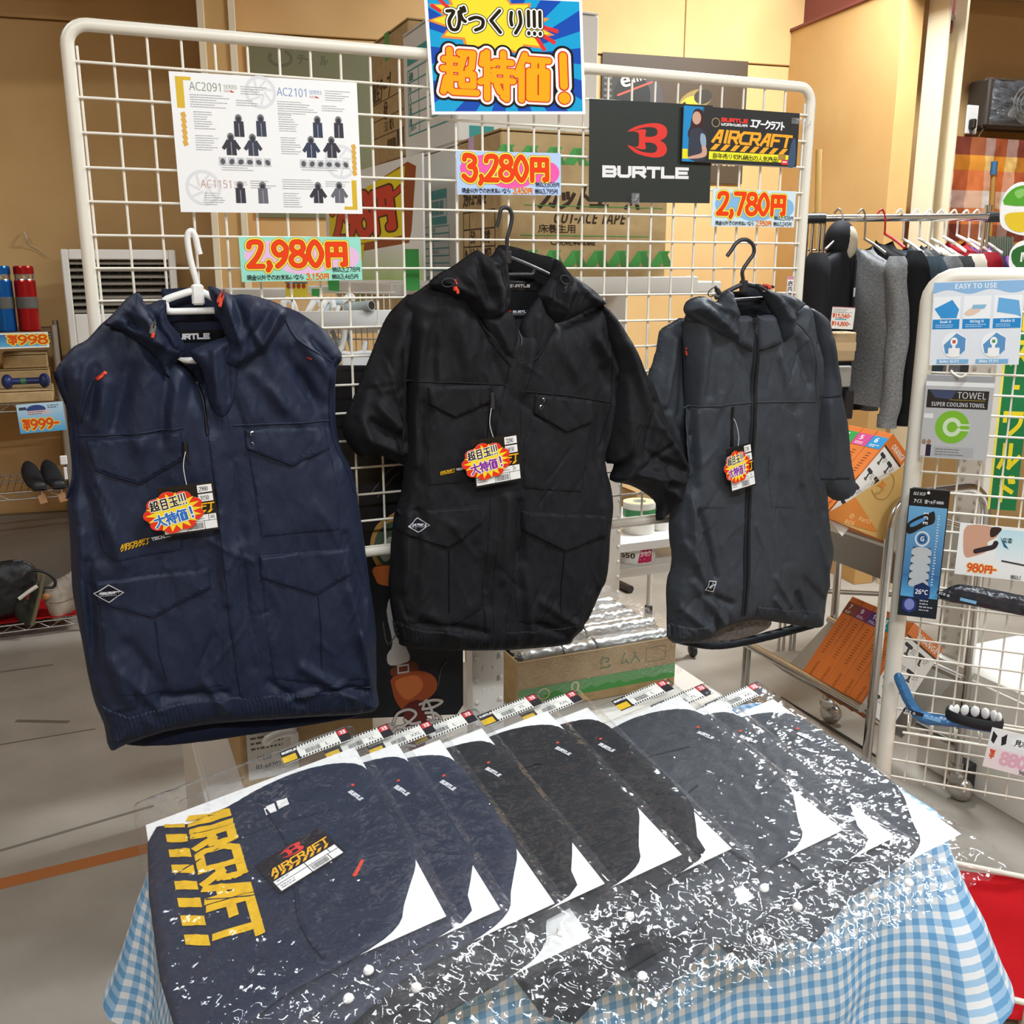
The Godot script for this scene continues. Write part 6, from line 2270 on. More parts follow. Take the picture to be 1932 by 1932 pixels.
	# open carton of silver bundles in film
	var lo := Vector3(0.885, 0.402, -0.66)
	var hi := Vector3(1.325, 0.535, -0.30)
	o = thing("open_carton", "open brown carton of silver bundles covered with clear film behind the bagged jackets", "carton", Vector3((lo.x + hi.x) * 0.5, lo.y, (lo.z + hi.z) * 0.5))
	for q in [[Vector3(lo.x, 0, hi.z), Vector3(hi.x, 0, hi.z)], [Vector3(lo.x, 0, lo.z), Vector3(hi.x, 0, lo.z)], [Vector3(lo.x, 0, lo.z), Vector3(lo.x, 0, hi.z)], [Vector3(hi.x, 0, lo.z), Vector3(hi.x, 0, hi.z)]]:
		g = Geo.new()
		var m2: Vector3 = (q[0] + q[1]) * 0.5
		var d: Vector3 = q[1] - q[0]
		g.box(m2 + Vector3(0, (lo.y + hi.y) * 0.5, 0), Vector3(maxf(absf(d.x), 0.005), hi.y - lo.y, maxf(absf(d.z), 0.005)), Basis.IDENTITY, 0.001)
		part("side", g, M.carton, o)
	g = Geo.new()
	g.box(Vector3((lo.x + hi.x) * 0.5, lo.y + 0.003, (lo.z + hi.z) * 0.5), Vector3(hi.x - lo.x, 0.005, hi.z - lo.z), Basis.IDENTITY, 0.001)
	part("bottom", g, M.carton, o)
	k = new_ink(300, 90)
	k.rect(0, 48, 300, 26, green)
	k.layer = 2
	k.ring(46, 62, 10, 9, 2, Color("d8c9a0"))
	k.write("包装ム入", 150, 14, 20, 2.6, Color("6a7a4a"), 0.9, false)
	k.frame(240, 12, 40, 26, 1, Color("6a5a40"))
	k.latin("O", 96, 50, 18, Color("d8c9a0"), "bold")
	face(o, "print", k, Vector3(lo.x, hi.y, hi.z + 0.0026), Vector3(hi.x, hi.y, hi.z + 0.0026), Vector3(lo.x, lo.y, hi.z + 0.0026))
	var silver := hexm("a6a7a4", 0.3, 0.75)
	for i in 6:
		for j in 2:
			g = Geo.new()
			var rows := []
			var nn := noise(60.0, 2, true, 400 + i + j * 9)
			for u in 22:
				var row := []
				for v in 14:
					var a2 := TAU * v / 14
					var xx := lo.x + 0.02 + j * 0.205 + u * 0.0095
					row.append(Vector3(xx, hi.y - 0.012 + sin(a2) * 0.024 + nn.get_noise_2d(xx, a2 * 0.01) * 0.004 + (0.012 if i == 4 else 0.0), lo.z + 0.04 + i * 0.056 + cos(a2) * 0.027 + nn.get_noise_2d(a2 * 0.01, xx) * 0.003))
				rows.append(row)
			g.grid(rows, true)
			var bd := part("silver_bundle", g, silver, self)
			tag(bd, "crinkled silver bundle, %s from the back in the %s half of the open carton" % [["first", "second", "third", "fourth", "fifth", "sixth"][i], ["left", "right"][j]], "bundle", "silver bundles in the open carton")
			if j == 0:
				g = Geo.new()
				var band := []
				for v in 14:
					var a2 := TAU * v / 14
					band.append(Vector3(lo.x + 0.13, hi.y - 0.012 + sin(a2) * 0.0275 + (0.012 if i == 4 else 0.0), lo.z + 0.04 + i * 0.056 + cos(a2) * 0.030))
				g.tube(band, 0.0022, 5, true)
				part("band", g, M.plastic_black, bd)
	var rows2 := []
	var fn := noise(14.0, 3, true, 77)
	for i in 30:
		var row := []
		for j in 36:
			var u := i / 29.0
			var v := j / 35.0
			var xx := lerpf(lo.x - 0.012, hi.x + 0.012, v)
			var zz := lerpf(lo.z - 0.01, hi.z + 0.014, minf(1.0, u * 1.35))
			var yy := hi.y + 0.018 + 0.012 * fn.get_noise_2d(xx, zz) - maxf(0.0, u - 0.74) * 0.42
			row.append(Vector3(xx, yy, zz + (0.006 * fn.get_noise_2d(xx, yy) + 0.004 if u > 0.74 else 0.0)))
		rows2.append(row)
	g = Geo.new()
	g.grid(rows2)
	part("film", g, M.film_soft, o)
	# a labelled carton on the deck under the vest
	o = carton("brown carton with a white address label under the navy vest's hem", Vector3(0.22, 0.402, -0.52), Vector3(0.50, 0.60, -0.20), M.carton, M.carton)
	k = new_ink(140, 100)
	k.rect(6, 32, 52, 60, Color("e2dfd8"))
	k.layer = 2
	k.tiny(10, 38, 40, 4, 6, 2.4, Color("6a6864"), rng)
	k.latin("OEM", 16, 66, 5, Color("4a4844"), "plain")
	k.latin("02-60203", 14, 76, 4.5, Color("4a4844"), "bold")
	k.write("藤原", 62, 20, 15, 1.8, Color("4a3826"), 0.9, false)
	face(o, "print", k, Vector3(0.22, 0.60, -0.199), Vector3(0.50, 0.60, -0.199), Vector3(0.22, 0.402, -0.199))
	g = Geo.new()
	g.tube(curve([pz(503, 1402, -0.185), pz(506, 1394, -0.18), pz(530, 1384, -0.18), pz(552, 1382, -0.18), pz(556, 1394, -0.182), pz(556, 1410, -0.185)]), 0.009, 10)
	tag(part("bag_handle", g, M.plastic_white, self), "white plastic carrying handle on the carton under the navy vest", "handle")
	# khaki banner and dark tool poster on the wall
	k = new_ink(295, 330)
	k.rect(0, 0, 295, 330, Color("6f6f52"))
	k.layer = 2
	k.ring(60, 22, 20, 14, 6, Color("5d5d44"), -1.0, 3.6)
	k.write("テーブル", 92, 14, 16, 3, Color("5a5a42"), 0.8, false)
	k.ell(112, 82, 34, 22, Color("b9ad7c"))
	k.layer = 3
	k.ell(112, 80, 27, 16, Color("8a8562"))
	k.flatpoly([Vector2(96, 66), Vector2(122, 64), Vector2(118, 80), Vector2(100, 80)], Color("c9c2a0"))
	sheet_at("wall_banner", "khaki wall banner with a helmet picture behind the catalogue sheet", "banner", wp(465, 84, 0.012), wp(762, 100, 0.012), wp(482, 410, 0.012), k, hexm("6f6f52", 0.6))
	k = new_ink(275, 260)
	k.rect(0, 0, 275, 260, Color("4c3f31"))
	k.layer = 2
	k.rect(0, 30, 100, 110, Color("38322e"))
	k.layer = 3
	k.ell(72, 88, 42, 52, Color("4a4644"))
	k.ell(56, 84, 34, 44, Color("2a2726"))
	for i in 4:
		k.rect(4, 48 + i * 12, 14, 5, Color("6a6560"))
	k.latin("e", 30, 44, 26, Color("d9cdb6"), "bold", 1.0, -0.3)
	k.latin("mo", 54, 44, 14, Color("d9cdb6"), "bold", 1.0, -0.35)
	k.line(PackedVector2Array([Vector2(30, 84), Vector2(92, 54)]), 4, Color("b8503c"))
	k.layer = 4
	k.ell(176, 86, 34, 20, Color("8a7440"), -0.5)
	k.layer = 5
	k.ell(166, 92, 20, 12, Color("c0a138"), -0.5)
	k.ell(190, 78, 18, 15, Color("3a332c"), -0.5)
	k.flatpoly([Vector2(146, 98), Vector2(156, 90), Vector2(162, 104), Vector2(150, 106)], Color("2e2924"))
	k.latin("TOOLS", 212, 212, 10, Color("c0ab80"), "bold", 1.1)
	k.latin("KYOKU", 206, 194, 15, Color("c0ab80"), "bold", 0.9)
	sheet_at("tool_poster", "dark brown wall poster of power tools above the right end of the panel", "poster", wp(1137, 98, 0.012), wp(1412, 116, 0.012), wp(1137, 340, 0.012), k, hexm("4c3f31", 0.6))


# white tray of bent handles seen through the panel between the vest and the black jacket
func handles() -> void:
	var z := -0.2
	var o := thing("handle_tray", "white wire basket and trays of handles between the navy vest and the black jacket", "basket", pz(650, 720, z))
	var a := pz(530, 588, z)
	var b := pz(745, 616, z)
	var g := Geo.new()
	g.box(Vector3((a.x + b.x) * 0.5, (a.y + b.y) * 0.5, z - 0.002), Vector3(b.x - a.x, a.y - b.y, 0.004), Basis.IDENTITY, 0.001)
	g.box(Vector3((a.x + b.x) * 0.5, b.y, z - 0.06), Vector3(b.x - a.x, 0.004, 0.12), Basis.IDENTITY, 0.001)
	part("tray", g, M.plastic_white, o)
	a = pz(646, 674, z + 0.01)
	b = pz(698, 700, z + 0.01)
	g = Geo.new()
	g.box(Vector3((a.x + b.x) * 0.5, (a.y + b.y) * 0.5, z + 0.008), Vector3(b.x - a.x, a.y - b.y, 0.004), Basis.IDENTITY, 0.001)
	part("card", g, M.plastic_white, o)
	g = Geo.new()
	g.box((pz(640, 706, z) + pz(688, 716, z)) * 0.5, Vector3(0.05, 0.02, 0.004), Basis(Vector3(0, 0, 1), 0.2), 0.001)
	part("card", g, M.white, o)
	for i in 17:
		g = Geo.new()
		var x := pz(560 + i * 11, 600, z - 0.13).x
		g.tube([Vector3(x, pz(600, 556, z - 0.13).y, z - 0.13), Vector3(x, pz(600, 690, z - 0.13).y, z - 0.13)], 0.0013, 5)
		part("wire", g, M.panel_white, o)
	for y in [552, 640, 688]:
		g = Geo.new()
		g.tube([pz(545, y, z - 0.128), pz(745, y, z - 0.128)], 0.0018, 5)
		part("wire", g, M.panel_white, o)
	var blue := hexm("b9c7cc", 0.35)
	var names := ["white plastic handle at the left end of the white tray", "bent white plastic handle second in the white tray", "bent white plastic handle in the middle of the white tray", "pale blue plastic handle curving beside the paper tube", "white plastic handle next to the paper tube in the tray"]
	var i2 := 0
	for q in ["540,592 534,574 542,566 552,572 558,588", "580,590 590,572 594,566 602,568 606,578", "604,590 612,572 618,566 626,568 630,580", "614,588 622,574 634,568 646,570", "634,588 640,574 652,564 660,558 668,566"]:
		g = Geo.new()
		g.tube(curve(zs(q, z - 0.03 - i2 * 0.006)), 0.0062, 10)
		tag(part("plastic_loop", g, blue if i2 == 3 else M.plastic_white, self), names[i2], "handle", "plastic loops in the tray")
		i2 += 1
	g = Geo.new()
	var c0 := pz(655, 582, z - 0.05)
	var c1 := pz(701, 576, z + 0.01)
	g.tube([c0, c0.lerp(c1, 0.5), c1], 0.0105, 16)
	var t := part("paper_tube", g, hexm("a9b3b2", 0.4), self)
	tag(t, "grey paper tube with a dark open end lying on the white tray", "tube")
	g = Geo.new()
	var dr := (c1 - c0).normalized()
	g.tube([c1, c1 + dr * 0.0006], 0.0082, 16)
	part("bore_shade", g, hexm("2a1a12", 0.8), t)  # dark disc on the closed end: shade of the hollow given as colour
	g = Geo.new()
	g.tube(curve(zs("642,664 648,640 650,622", z)), 0.006, 10)
	g.tube(curve(zs("643,666 664,669 684,666 700,667", z)), 0.006, 10)
	g.tube(curve(zs("686,666 688,650 687,644", z)), 0.0055, 10)
	tag(part("hook_rail", g, M.plastic_white, self), "white plastic rail with an upturned hook below the tray of handles", "hook")
	for q in [["626,624 634,640 640,652", "pale blue strut leaning left behind the hook rail"], ["650,624 658,640 664,660", "pale blue strut leaning right behind the hook rail"]]:
		g = Geo.new()
		g.tube(curve(zs(q[0], z - 0.03)), 0.0045, 8)
		tag(part("plastic_strut", g, blue, self), q[1], "strut", "pale blue struts under the tray")
	# small cartoonless packet, card and the white shelf edge behind
	var k := new_ink(44, 26)
	k.rect(0, 0, 44, 26, Color("e8d23e"))
	k.layer = 2
	for i in 4:
		k.ell(6 + i * 10, 7, 4, 5, Color("b8442e"))
	k.rect(0, 0, 44, 3, Color("5a7a84"))
	sheet_at("price_ticket", "small yellow price ticket under the mint green price card", "ticket", pz(538, 532, -0.3), pz(580, 532, -0.3), pz(538, 560, -0.3), k, M.paper)
	for q in [[430, 545, 560, 566, "white shelf edge strip behind the navy vest's hood"], [585, 540, 640, 552, "white carton edge under the mint green price card"]]:
		var e0 := pz(q[0], q[1], -0.34)
		var e1 := pz(q[2], q[3], -0.34)
		g = Geo.new()
		g.box((e0 + e1) * 0.5 - Vector3(0, 0, 0.05), Vector3(e1.x - e0.x, e0.y - e1.y, 0.1), Basis.IDENTITY, 0.002)
		tag(part("shelf_strip", g, M.white, self), q[4], "strip", "white strips behind the panel")
	for q in ["617,500 640,500 640,550 620,548", "764,470 790,470 792,548 762,548", "588,545 604,545 602,560 588,558"]:
		g = Geo.new()
		g.prism(onto(q, -0.31), -0.0006, 0.0, Transform3D(Basis.IDENTITY, Vector3(0, 0, -0.31)))
		tag(part("green_tape", g, hexm("3f9a4a", 0.4), self), "strip of green tape hanging below the yellow price board" if q.begins_with("617") else ("strip of green tape beside the white teal printed carton" if q.begins_with("764") else "short piece of green tape beside the yellow ticket"), "tape", "green tape pieces behind the panel")


func trolley() -> void:
	var o := thing("white_trolley", "white two tier trolley on casters behind the black jacket's right sleeve", "trolley", Vector3(1.75, 0, -1.45))
	var g := Geo.new()
	var x0 := 1.56
	var x1 := 2.06
	for y in [0.395, 0.49]:
		g = Geo.new()
		g.box(Vector3((x0 + x1) * 0.5, y, -1.5), Vector3(x1 - x0, 0.006, 0.5), Basis.IDENTITY, 0.001)
		g.box(Vector3((x0 + x1) * 0.5, y - 0.013, -1.25), Vector3(x1 - x0, 0.032, 0.006), Basis.IDENTITY, 0.001)
		g.box(Vector3(x1, y - 0.013, -1.5), Vector3(0.006, 0.032, 0.5), Basis.IDENTITY, 0.001)
		part("tier", g, M.plastic_white, o)
	for q in [[x1 - 0.02, -1.6], [x1 - 0.02, -1.27], [x0 + 0.02, -1.7], [x0 + 0.02, -1.27]]:
		g = Geo.new()
		g.tube([Vector3(q[0], 0.10, q[1]), Vector3(q[0], 0.3, q[1]), Vector3(q[0], 0.5, q[1])], 0.011, 10)
		var leg := part("leg", g, M.plastic_white, o)
		g = Geo.new()
		g.box(Vector3(q[0], 0.08, q[1]), Vector3(0.024, 0.05, 0.03), Basis.IDENTITY, 0.004)
		g.ball(Vector3(q[0], 0.028, q[1]), Vector3(0.014, 0.028, 0.028), Basis.IDENTITY, 12, 8)
		part("caster", g, M.plastic_black, leg)
	# rolls of masking film on the tiers
	var spots := [[1200, 1012, 0.399, 0.075, 0.075, "rolled masking film with a white 550 label and pink print on the lower tier", 0], [1206, 950, 0.494, 0.06, 0.115, "film roll with a green rim on the trolley's upper tier", 1], [1150, 952, 0.494, 0.04, 0.11, "film roll with a green rim nearest the black jacket on the upper tier", 1], [1246, 930, 0.494, 0.035, 0.10, "film roll with a green rim at the right end of the upper tier", 1]]
	for q in spots:
		var p := pz(q[0], q[1], -1.38 if q[6] else -1.34)
		var t := thing("film_roll", q[5], "film roll", Vector3(p.x, q[2], p.z))
		g = Geo.new()
		g.lathe([Vector2(0.02, 0), Vector2(q[3], 0), Vector2(q[3], q[4]), Vector2(0.025, q[4]), Vector2(0.02, 0)], 26)
		part("roll", g, hexm("dcd8d0", 0.35), t, true)
		g = Geo.new()
		g.lathe([Vector2(q[3] + 0.001, q[4] * (0.55 if q[6] else 0.8)), Vector2(q[3] + 0.001, q[4] * (0.8 if q[6] else 0.98))], 26)
		part("band", g, hexm("3e7f4e" if q[6] else "b3123f", 0.4), t, true)
		g = Geo.new()
		g.lathe([Vector2(q[3] * 0.45, q[4] + 0.001), Vector2(q[3] * 0.9, q[4] + 0.001)], 26)
		part("top_face", g, hexm("d6c99a", 0.6), t, true)
		if q[6] == 0:
			var k := new_ink(80, 46)
			k.rect(0, 0, 80, 46, Color("efeeec"))
			k.layer = 2
			k.latin("550", 4, 16, 15, Color("1a1a1a"), "bold")
			k.flatpoly([Vector2(50, 4), Vector2(80, 4), Vector2(80, 44), Vector2(44, 44)], Color("c2295c"))
			k.layer = 3
			k.write("ケミク", 50, 10, 14, 2.6, Color("f2e8ea"), 0.6, false)
			var r: float = q[3] + 0.0008
			k.warp = func(x: float, y: float, up: float) -> Array:
				var an: float = x / r + 1.07
				return [Vector3(sin(an - PI * 0.5) * (r + up), y + 0.034, cos(an - PI * 0.5) * (r + up)), Vector3(sin(an - PI * 0.5), 0, cos(an - PI * 0.5))]
			part("label", k.mesh(0.13, 0.058), M.ink, t, true)
	# cartons on the floor round it
	o = carton("pale carton with a red origin strip behind the silver bundles", Vector3(1.20, 0.16, -1.2), Vector3(1.47, 0.36, -0.95), hexm("c9bfae", 0.6))
	var k2 := new_ink(100, 74)
	k2.rect(8, 56, 92, 12, Color("b03a34"))
	k2.layer = 2
	k2.latin("MADE IN CHINA", 44, 59.5, 5, Color("e8c8c0"), "plain", 0.9)
	k2.frame(50, 18, 34, 22, 0.8, Color("8a7f70"))
	face(o, "print", k2, Vector3(1.20, 0.36, -0.95), Vector3(1.47, 0.36, -0.95), Vector3(1.20, 0.16, -0.95))
	carton("small brown carton under the pale carton behind the silver bundles", Vector3(1.17, 0.0, -1.22), Vector3(1.46, 0.158, -0.93), M.carton)
	carton("brown carton standing on the floor beyond the white trolley", Vector3(2.35, 0.0, -2.6), Vector3(2.85, 0.42, -2.25), M.carton, M.carton)
	g = Geo.new()
	g.tube([py(1160, 1098, 0.02), py(1190, 1112, 0.02)], 0.018, 8)
	tag(part("rubber_foot", g, M.plastic_black, self), "black rubber footed bar lying on the floor behind the black jacket", "foot")


# ---------------------------------------------------------------- left: heater, wire rack and its goods
func left_side() -> void:
	rng.seed = 51
	var zf := -2.5
	# floor-standing heater with a louvred outlet
	var a := pz(113, 470, -2.72)
	var b := pz(330, 470, -2.72)
	var o := thing("heater", "white floor standing heater with a wide louvred outlet behind the panel's left end", "heater", Vector3((a.x + b.x) * 0.5, 0, -2.82))
	var g := Geo.new()
	var wx0 := a.x + 0.028
	var wx1 := b.x - 0.03
	var wt := pz(200, 490, -2.72).y
	var wb := pz(200, 592, -2.72).y
	for q in [[a.x, wx0, 0.0, a.y], [wx1, b.x, 0.0, a.y], [wx0, wx1, wt, a.y], [wx0, wx1, 0.0, wb]]:
		g.box(Vector3((q[0] + q[1]) * 0.5, (q[2] + q[3]) * 0.5, -2.80), Vector3(q[1] - q[0], q[3] - q[2], 0.16), Basis.IDENTITY, 0.004)
	g.box(Vector3((a.x + b.x) * 0.5, a.y * 0.5, -2.87), Vector3(b.x - a.x, a.y, 0.02), Basis.IDENTITY, 0.002)
	part("case", g, M.white, o)
	g = Geo.new()
	g.box(Vector3((wx0 + wx1) * 0.5, (wt + wb) * 0.5, -2.85), Vector3(wx1 - wx0, wt - wb, 0.01), Basis.IDENTITY, 0.001)
	part("grille_back", g, hexm("3a342c", 0.7), o)
	for i in 8:
		g = Geo.new()
		var y := lerpf(wt - 0.012, wb + 0.012, i / 7.0)
		g.box(Vector3((wx0 + wx1) * 0.5, y, -2.742), Vector3(wx1 - wx0, 0.006, 0.03), Basis(Vector3.RIGHT, 0.35), 0.001)
		part("slat", g, hexm("8f8678", 0.5), o)
	for i in 9:
		g = Geo.new()
		g.box(Vector3(lerpf(wx0 + 0.03, wx1 - 0.03, i / 8.0), (wt + wb) * 0.5, -2.80), Vector3(0.004, wt - wb, 0.03), Basis.IDENTITY, 0.001)
		part("vane", g, hexm("6a6358", 0.5), o)
	g = Geo.new()
	g.box(Vector3((a.x + b.x) * 0.5 + 0.02, wb - 0.22, -2.718), Vector3(0.012, 0.006, 0.003), Basis.IDENTITY, 0.001)
	part("button", g, M.steel, o)
	# hook and cord on the wall
	g = Geo.new()
	g.tube(curve([wp(45, 438, 0.01), wp(50, 448, 0.03), wp(53, 460, 0.012)]), 0.004, 6)
	g.tube(curve([wp(54, 462, 0.012), wp(74, 472, 0.006), wp(92, 486, 0.006)]), 0.0018, 5)
	tag(part("wall_hook", g, hexm("c9bfa8", 0.5), self), "small white wall hook with a loose cord above the coloured bottles", "hook")
	# chrome wire rack
	var xr := pz(112, 720, zf).x
	o = thing("wire_rack", "chrome wire shelving rack at the left edge holding bottles, boxes and bags", "rack", Vector3(-0.65, 0, zf - 0.2))
	for q in [[xr, zf], [xr, zf - 0.38], [-1.25, zf], [-1.25, zf - 0.38]]:
		g = Geo.new()
		g.tube([Vector3(q[0], 0.0, q[1]), Vector3(q[0], 0.6, q[1]), Vector3(q[0], 1.24, q[1])], 0.0125, 10)
		part("post", g, M.steel, o)
	for y in [1.205, 0.945, 0.600, 0.062]:
		g = Geo.new()
		for dz in [0.0, -0.38]:
			for dy in [0.0, -0.028]:
				g.tube([Vector3(-1.25, y + dy, zf + dz), Vector3(xr, y + dy, zf + dz)], 0.0032, 6)
			for i in 26:
				var x := -1.25 + i * (xr + 1.25) / 26.0
				var xs := (xr + 1.25) / 26.0
				g.tube([Vector3(x, y - (0.028 if i % 2 else 0.0), zf + dz), Vector3(x + xs, y - (0.0 if i % 2 else 0.028), zf + dz)], 0.0018, 5)
		for i in 44:
			var x := -1.24 + i * (xr + 1.24) / 44.0
			g.tube([Vector3(x, y, zf), Vector3(x, y, zf - 0.38)], 0.0016, 4)
		part("wire_shelf", g, M.steel, o)
	g = Geo.new()
	g.box(Vector3((xr - 1.25) * 0.5, 1.212, zf - 0.19), Vector3(1.25 + xr - 0.03, 0.008, 0.36), Basis.IDENTITY, 0.002)
	part("shelf_board", g, hexm("6b543a", 0.7), o)
	# insulated bottles
	for q in [[11.0, Color("0f5fae"), "blue steel bottle with a grey band beside the red one on the rack"], [56.0, Color("a8181c"), "red steel bottle with a grey band at the right end of the rack's top"]]:
		var p := pz(q[0], 626, zf + 0.0)
		var t := thing("steel_bottle", q[2], "bottle", Vector3(p.x, 1.217, zf - 0.06), "bottles on the rack")
		var cm := mat(q[1], 0.25, 0.55)
		g = Geo.new()
		g.lathe([Vector2(0, 0), Vector2(0.036, 0), Vector2(0.038, 0.004), Vector2(0.038, 0.185), Vector2(0.036, 0.190)], 26)
		part("body", g, cm, t, true)
		g = Geo.new()
		g.lathe([Vector2(0.0385, 0.085), Vector2(0.039, 0.088), Vector2(0.039, 0.125), Vector2(0.0385, 0.128)], 26)
		part("band", g, hexm("57544f", 0.5), t, true)
		g = Geo.new()
		g.lathe([Vector2(0.036, 0.190), Vector2(0.0345, 0.194), Vector2(0.0345, 0.208), Vector2(0.036, 0.212)], 26)
		part("collar", g, M.chrome, t, true)
		g = Geo.new()
		g.lathe([Vector2(0.036, 0.212), Vector2(0.036, 0.236), Vector2(0.034, 0.242), Vector2(0, 0.243)], 26)
		part("lid", g, cm, t, true)
	# shelf tickets
	var k := new_ink(150, 56)
	k.rect(0, 0, 150, 56, Color("efeeec"))
	k.layer = 2
	k.shade(5, 6, 140, 44, Color("2f6fae"), Color("5cb4dc"))
	k.layer = 3
	k.rect(5, 16, 34, 16, Color("a0285c"))
	k.write("¥998", 62, 11, 30, 13, Color("f4d24a"), 0.95)
	k.layer = 5
	k.write("¥998", 62, 11, 30, 6, Color("e2521c"), 0.95)
	sheet_at("shelf_ticket", "blue shelf ticket reading 998 yen under the coloured bottles", "price ticket", pz(-40, 630, zf + 0.02), pz(90, 626, zf + 0.02), pz(-40, 660, zf + 0.02), k, M.laminate, "shelf tickets on the rack", 0.0012, M.ink_gloss)
	k = new_ink(88, 58)
	k.shade(0, 0, 88, 58, Color("c4e2f2"), Color("4aa6da"))
	k.layer = 2
	k.ell(36, 12, 18, 9, Color("2f4a86"))
	k.rect(4, 6, 14, 6, Color("3a4a5a"))
	k.rect(18, 14, 44, 8, Color("d8c6cc"))
	k.tiny(58, 5, 24, 2, 4, 1.8, Color("4a5a6a"), rng)
	k.layer = 3
	k.tiny(20, 16, 40, 2, 4, 1.6, Color("7a6a70"), rng)
	k.write("¥999-", 8, 32, 19, 8, Color("f4d24a"), 1.0)
	k.layer = 5
	k.write("¥999-", 8, 32, 19, 4.2, Color("e2521c"), 1.0)
	sheet_at("shelf_ticket", "blue shelf ticket reading 999 yen hanging under the dumbbell's carton", "price ticket", pz(30, 764, zf + 0.03), pz(118, 757, zf + 0.03), pz(36, 819, zf + 0.03), k, M.laminate, "shelf tickets on the rack", 0.0012, M.ink_gloss)
	# cartons and the dumbbell on the second shelf
	var c0 := pz(0, 768, zf)
	var c1 := pz(99, 733, zf)
	carton("shallow brown carton carrying the blue dumbbell on the rack", Vector3(-0.55, 0.95, zf - 0.20), Vector3(c1.x, c1.y, zf + 0.01), M.carton)
	carton("brown carton behind the dumbbell, lower one of the back stack", Vector3(-0.34, 0.95, zf - 0.37), Vector3(c1.x - 0.01, 1.06, zf - 0.21), M.carton)
	carton("brown carton topmost of the stack under the bottles' shelf", Vector3(-0.30, 1.062, zf - 0.37), Vector3(c1.x - 0.012, 1.12, zf - 0.21), M.carton)
	var dl := pz(14, 722, zf - 0.05)
	var dr := pz(84, 718, zf - 0.05)
	o = thing("dumbbell", "dark blue dumbbell with a green grip mark lying on a carton on the rack", "dumbbell", dl.lerp(dr, 0.5))
	var blue := hexm("1f2c63", 0.4)
	dl.y = c1.y + 0.028
	dr.y = c1.y + 0.028
	o.position.y = dl.y
	for p in [dl, dr]:
		g = Geo.new()
		g.ball(p, Vector3(0.021, 0.028, 0.028), Basis.IDENTITY, 16, 10)
		part("weight", g, blue, o)
	g = Geo.new()
	g.tube([dl, dl.lerp(dr, 0.5), dr], 0.0125, 12)
	part("bar", g, blue, o)
	g = Geo.new()
	g.tube([dl.lerp(dr, 0.36), dl.lerp(dr, 0.5)], 0.0129, 12)
	part("grip_mark", g, hexm("3f7a4a", 0.5), o)
	# a pair of black shoes with cardboard tags
	var sh := [["black fabric shoe, left one of the pair on the rack's third shelf", 68, 0.0], ["black fabric shoe, right one of the pair on the rack's third shelf", 106, 0.0]]
	for q in sh:
		var p := pz(q[1], 926, zf + 0.01)
		o = thing("shoe", q[0], "shoe", Vector3(p.x, 0.604, zf - 0.06), "pair of black shoes on the rack")
		var rows := []
		for i in 12:
			var t := i / 11.0
			var w := 0.036 * sqrt(maxf(0.02, 1.0 - pow(absf(t - 0.45) * 1.75, 3.0)))
			var h := lerpf(0.030, 0.085, smoothstep(0.25, 0.8, t)) * (1.0 if t < 0.92 else 0.85) * smoothstep(-0.05, 0.12, t)
			var row := []
			for j in 16:
				var an := TAU * j / 16
				row.append(Vector3(p.x - (t - 0.3) * 0.05 + cos(an) * w, 0.606 + h * 0.5 + sin(an) * h * 0.5, zf + 0.03 - t * 0.24))
			rows.append(row)
		g = Geo.new()
		g.grid(rows, true)
		part("upper", g, hexm("17161a", 0.75), o)
		g = Geo.new()
		g.ball(Vector3(p.x + 0.012, 0.622, zf + 0.018), Vector3(0.026, 0.018, 0.012), Basis.IDENTITY, 12, 7)
		part("toe_cap", g, hexm("2c2b2e", 0.5), o)
		g = Geo.new()
		var tp := Vector3(p.x + 0.02, 0.575, zf + 0.012)
		g.tube([tp + Vector3(0, 0.03, -0.004), tp + Vector3(0, 0.012, 0)], 0.0008, 5)
		var st := part("string", g, M.card_white, o)
		g = Geo.new()
		g.box(tp - Vector3(0, 0.006, 0), Vector3(0.028, 0.036, 0.001), Basis(Vector3(0, 0, 1), 0.2), 0.0003)
		part("card_tag", g, hexm("b98a60", 0.7), st)
	g = Geo.new()
	g.box(pz(120, 868, zf + 0.016), Vector3(0.026, 0.036, 0.012), Basis.IDENTITY, 0.003)
	g.box(pz(124, 893, zf + 0.016), Vector3(0.012, 0.05, 0.008), Basis.IDENTITY, 0.002)
	tag(part("plastic_clip", g, M.plastic_white, self), "white plastic clip fixed to the rack's right post above the shoes", "clip")
	# red cloth and bags on the bottom shelf
	g = Geo.new()
	var rn := noise(9.0, 2, false, 71)
	var rr := []
	for i in 14:
		var row := []
		for j in 30:
			var x := lerpf(-0.9, xr + 0.0, j / 29.0)
			var z := lerpf(zf - 0.36, zf - 0.005, i / 13.0)
			row.append(Vector3(x, 0.068 + 0.004 * (rn.get_noise_2d(x, z) + 1.0), z))
		rr.append(row)
	g.grid(rr)
	tag(part("red_cloth", g, M.red_cloth, self), "red cloth spread on the rack's bottom shelf under the bags", "cloth")
	var bags_ := [["black leather handbag slumped on the red cloth at the left edge", "-60,1080 10,1058 50,1058 70,1080 62,1130 30,1160 -60,1170", "1d1c1d", 0.05, -0.06], ["dark green folded bag with a khaki strap leaning on the red cloth", "24,1150 44,1110 66,1096 76,1104 70,1150 60,1182 42,1178", "23261f", 0.035, -0.02], ["cream patterned pouch with a tan corner on the red cloth", "80,1118 96,1098 120,1086 140,1076 150,1100 150,1140 130,1160 108,1174 94,1160", "b5a899", 0.04, -0.05]]
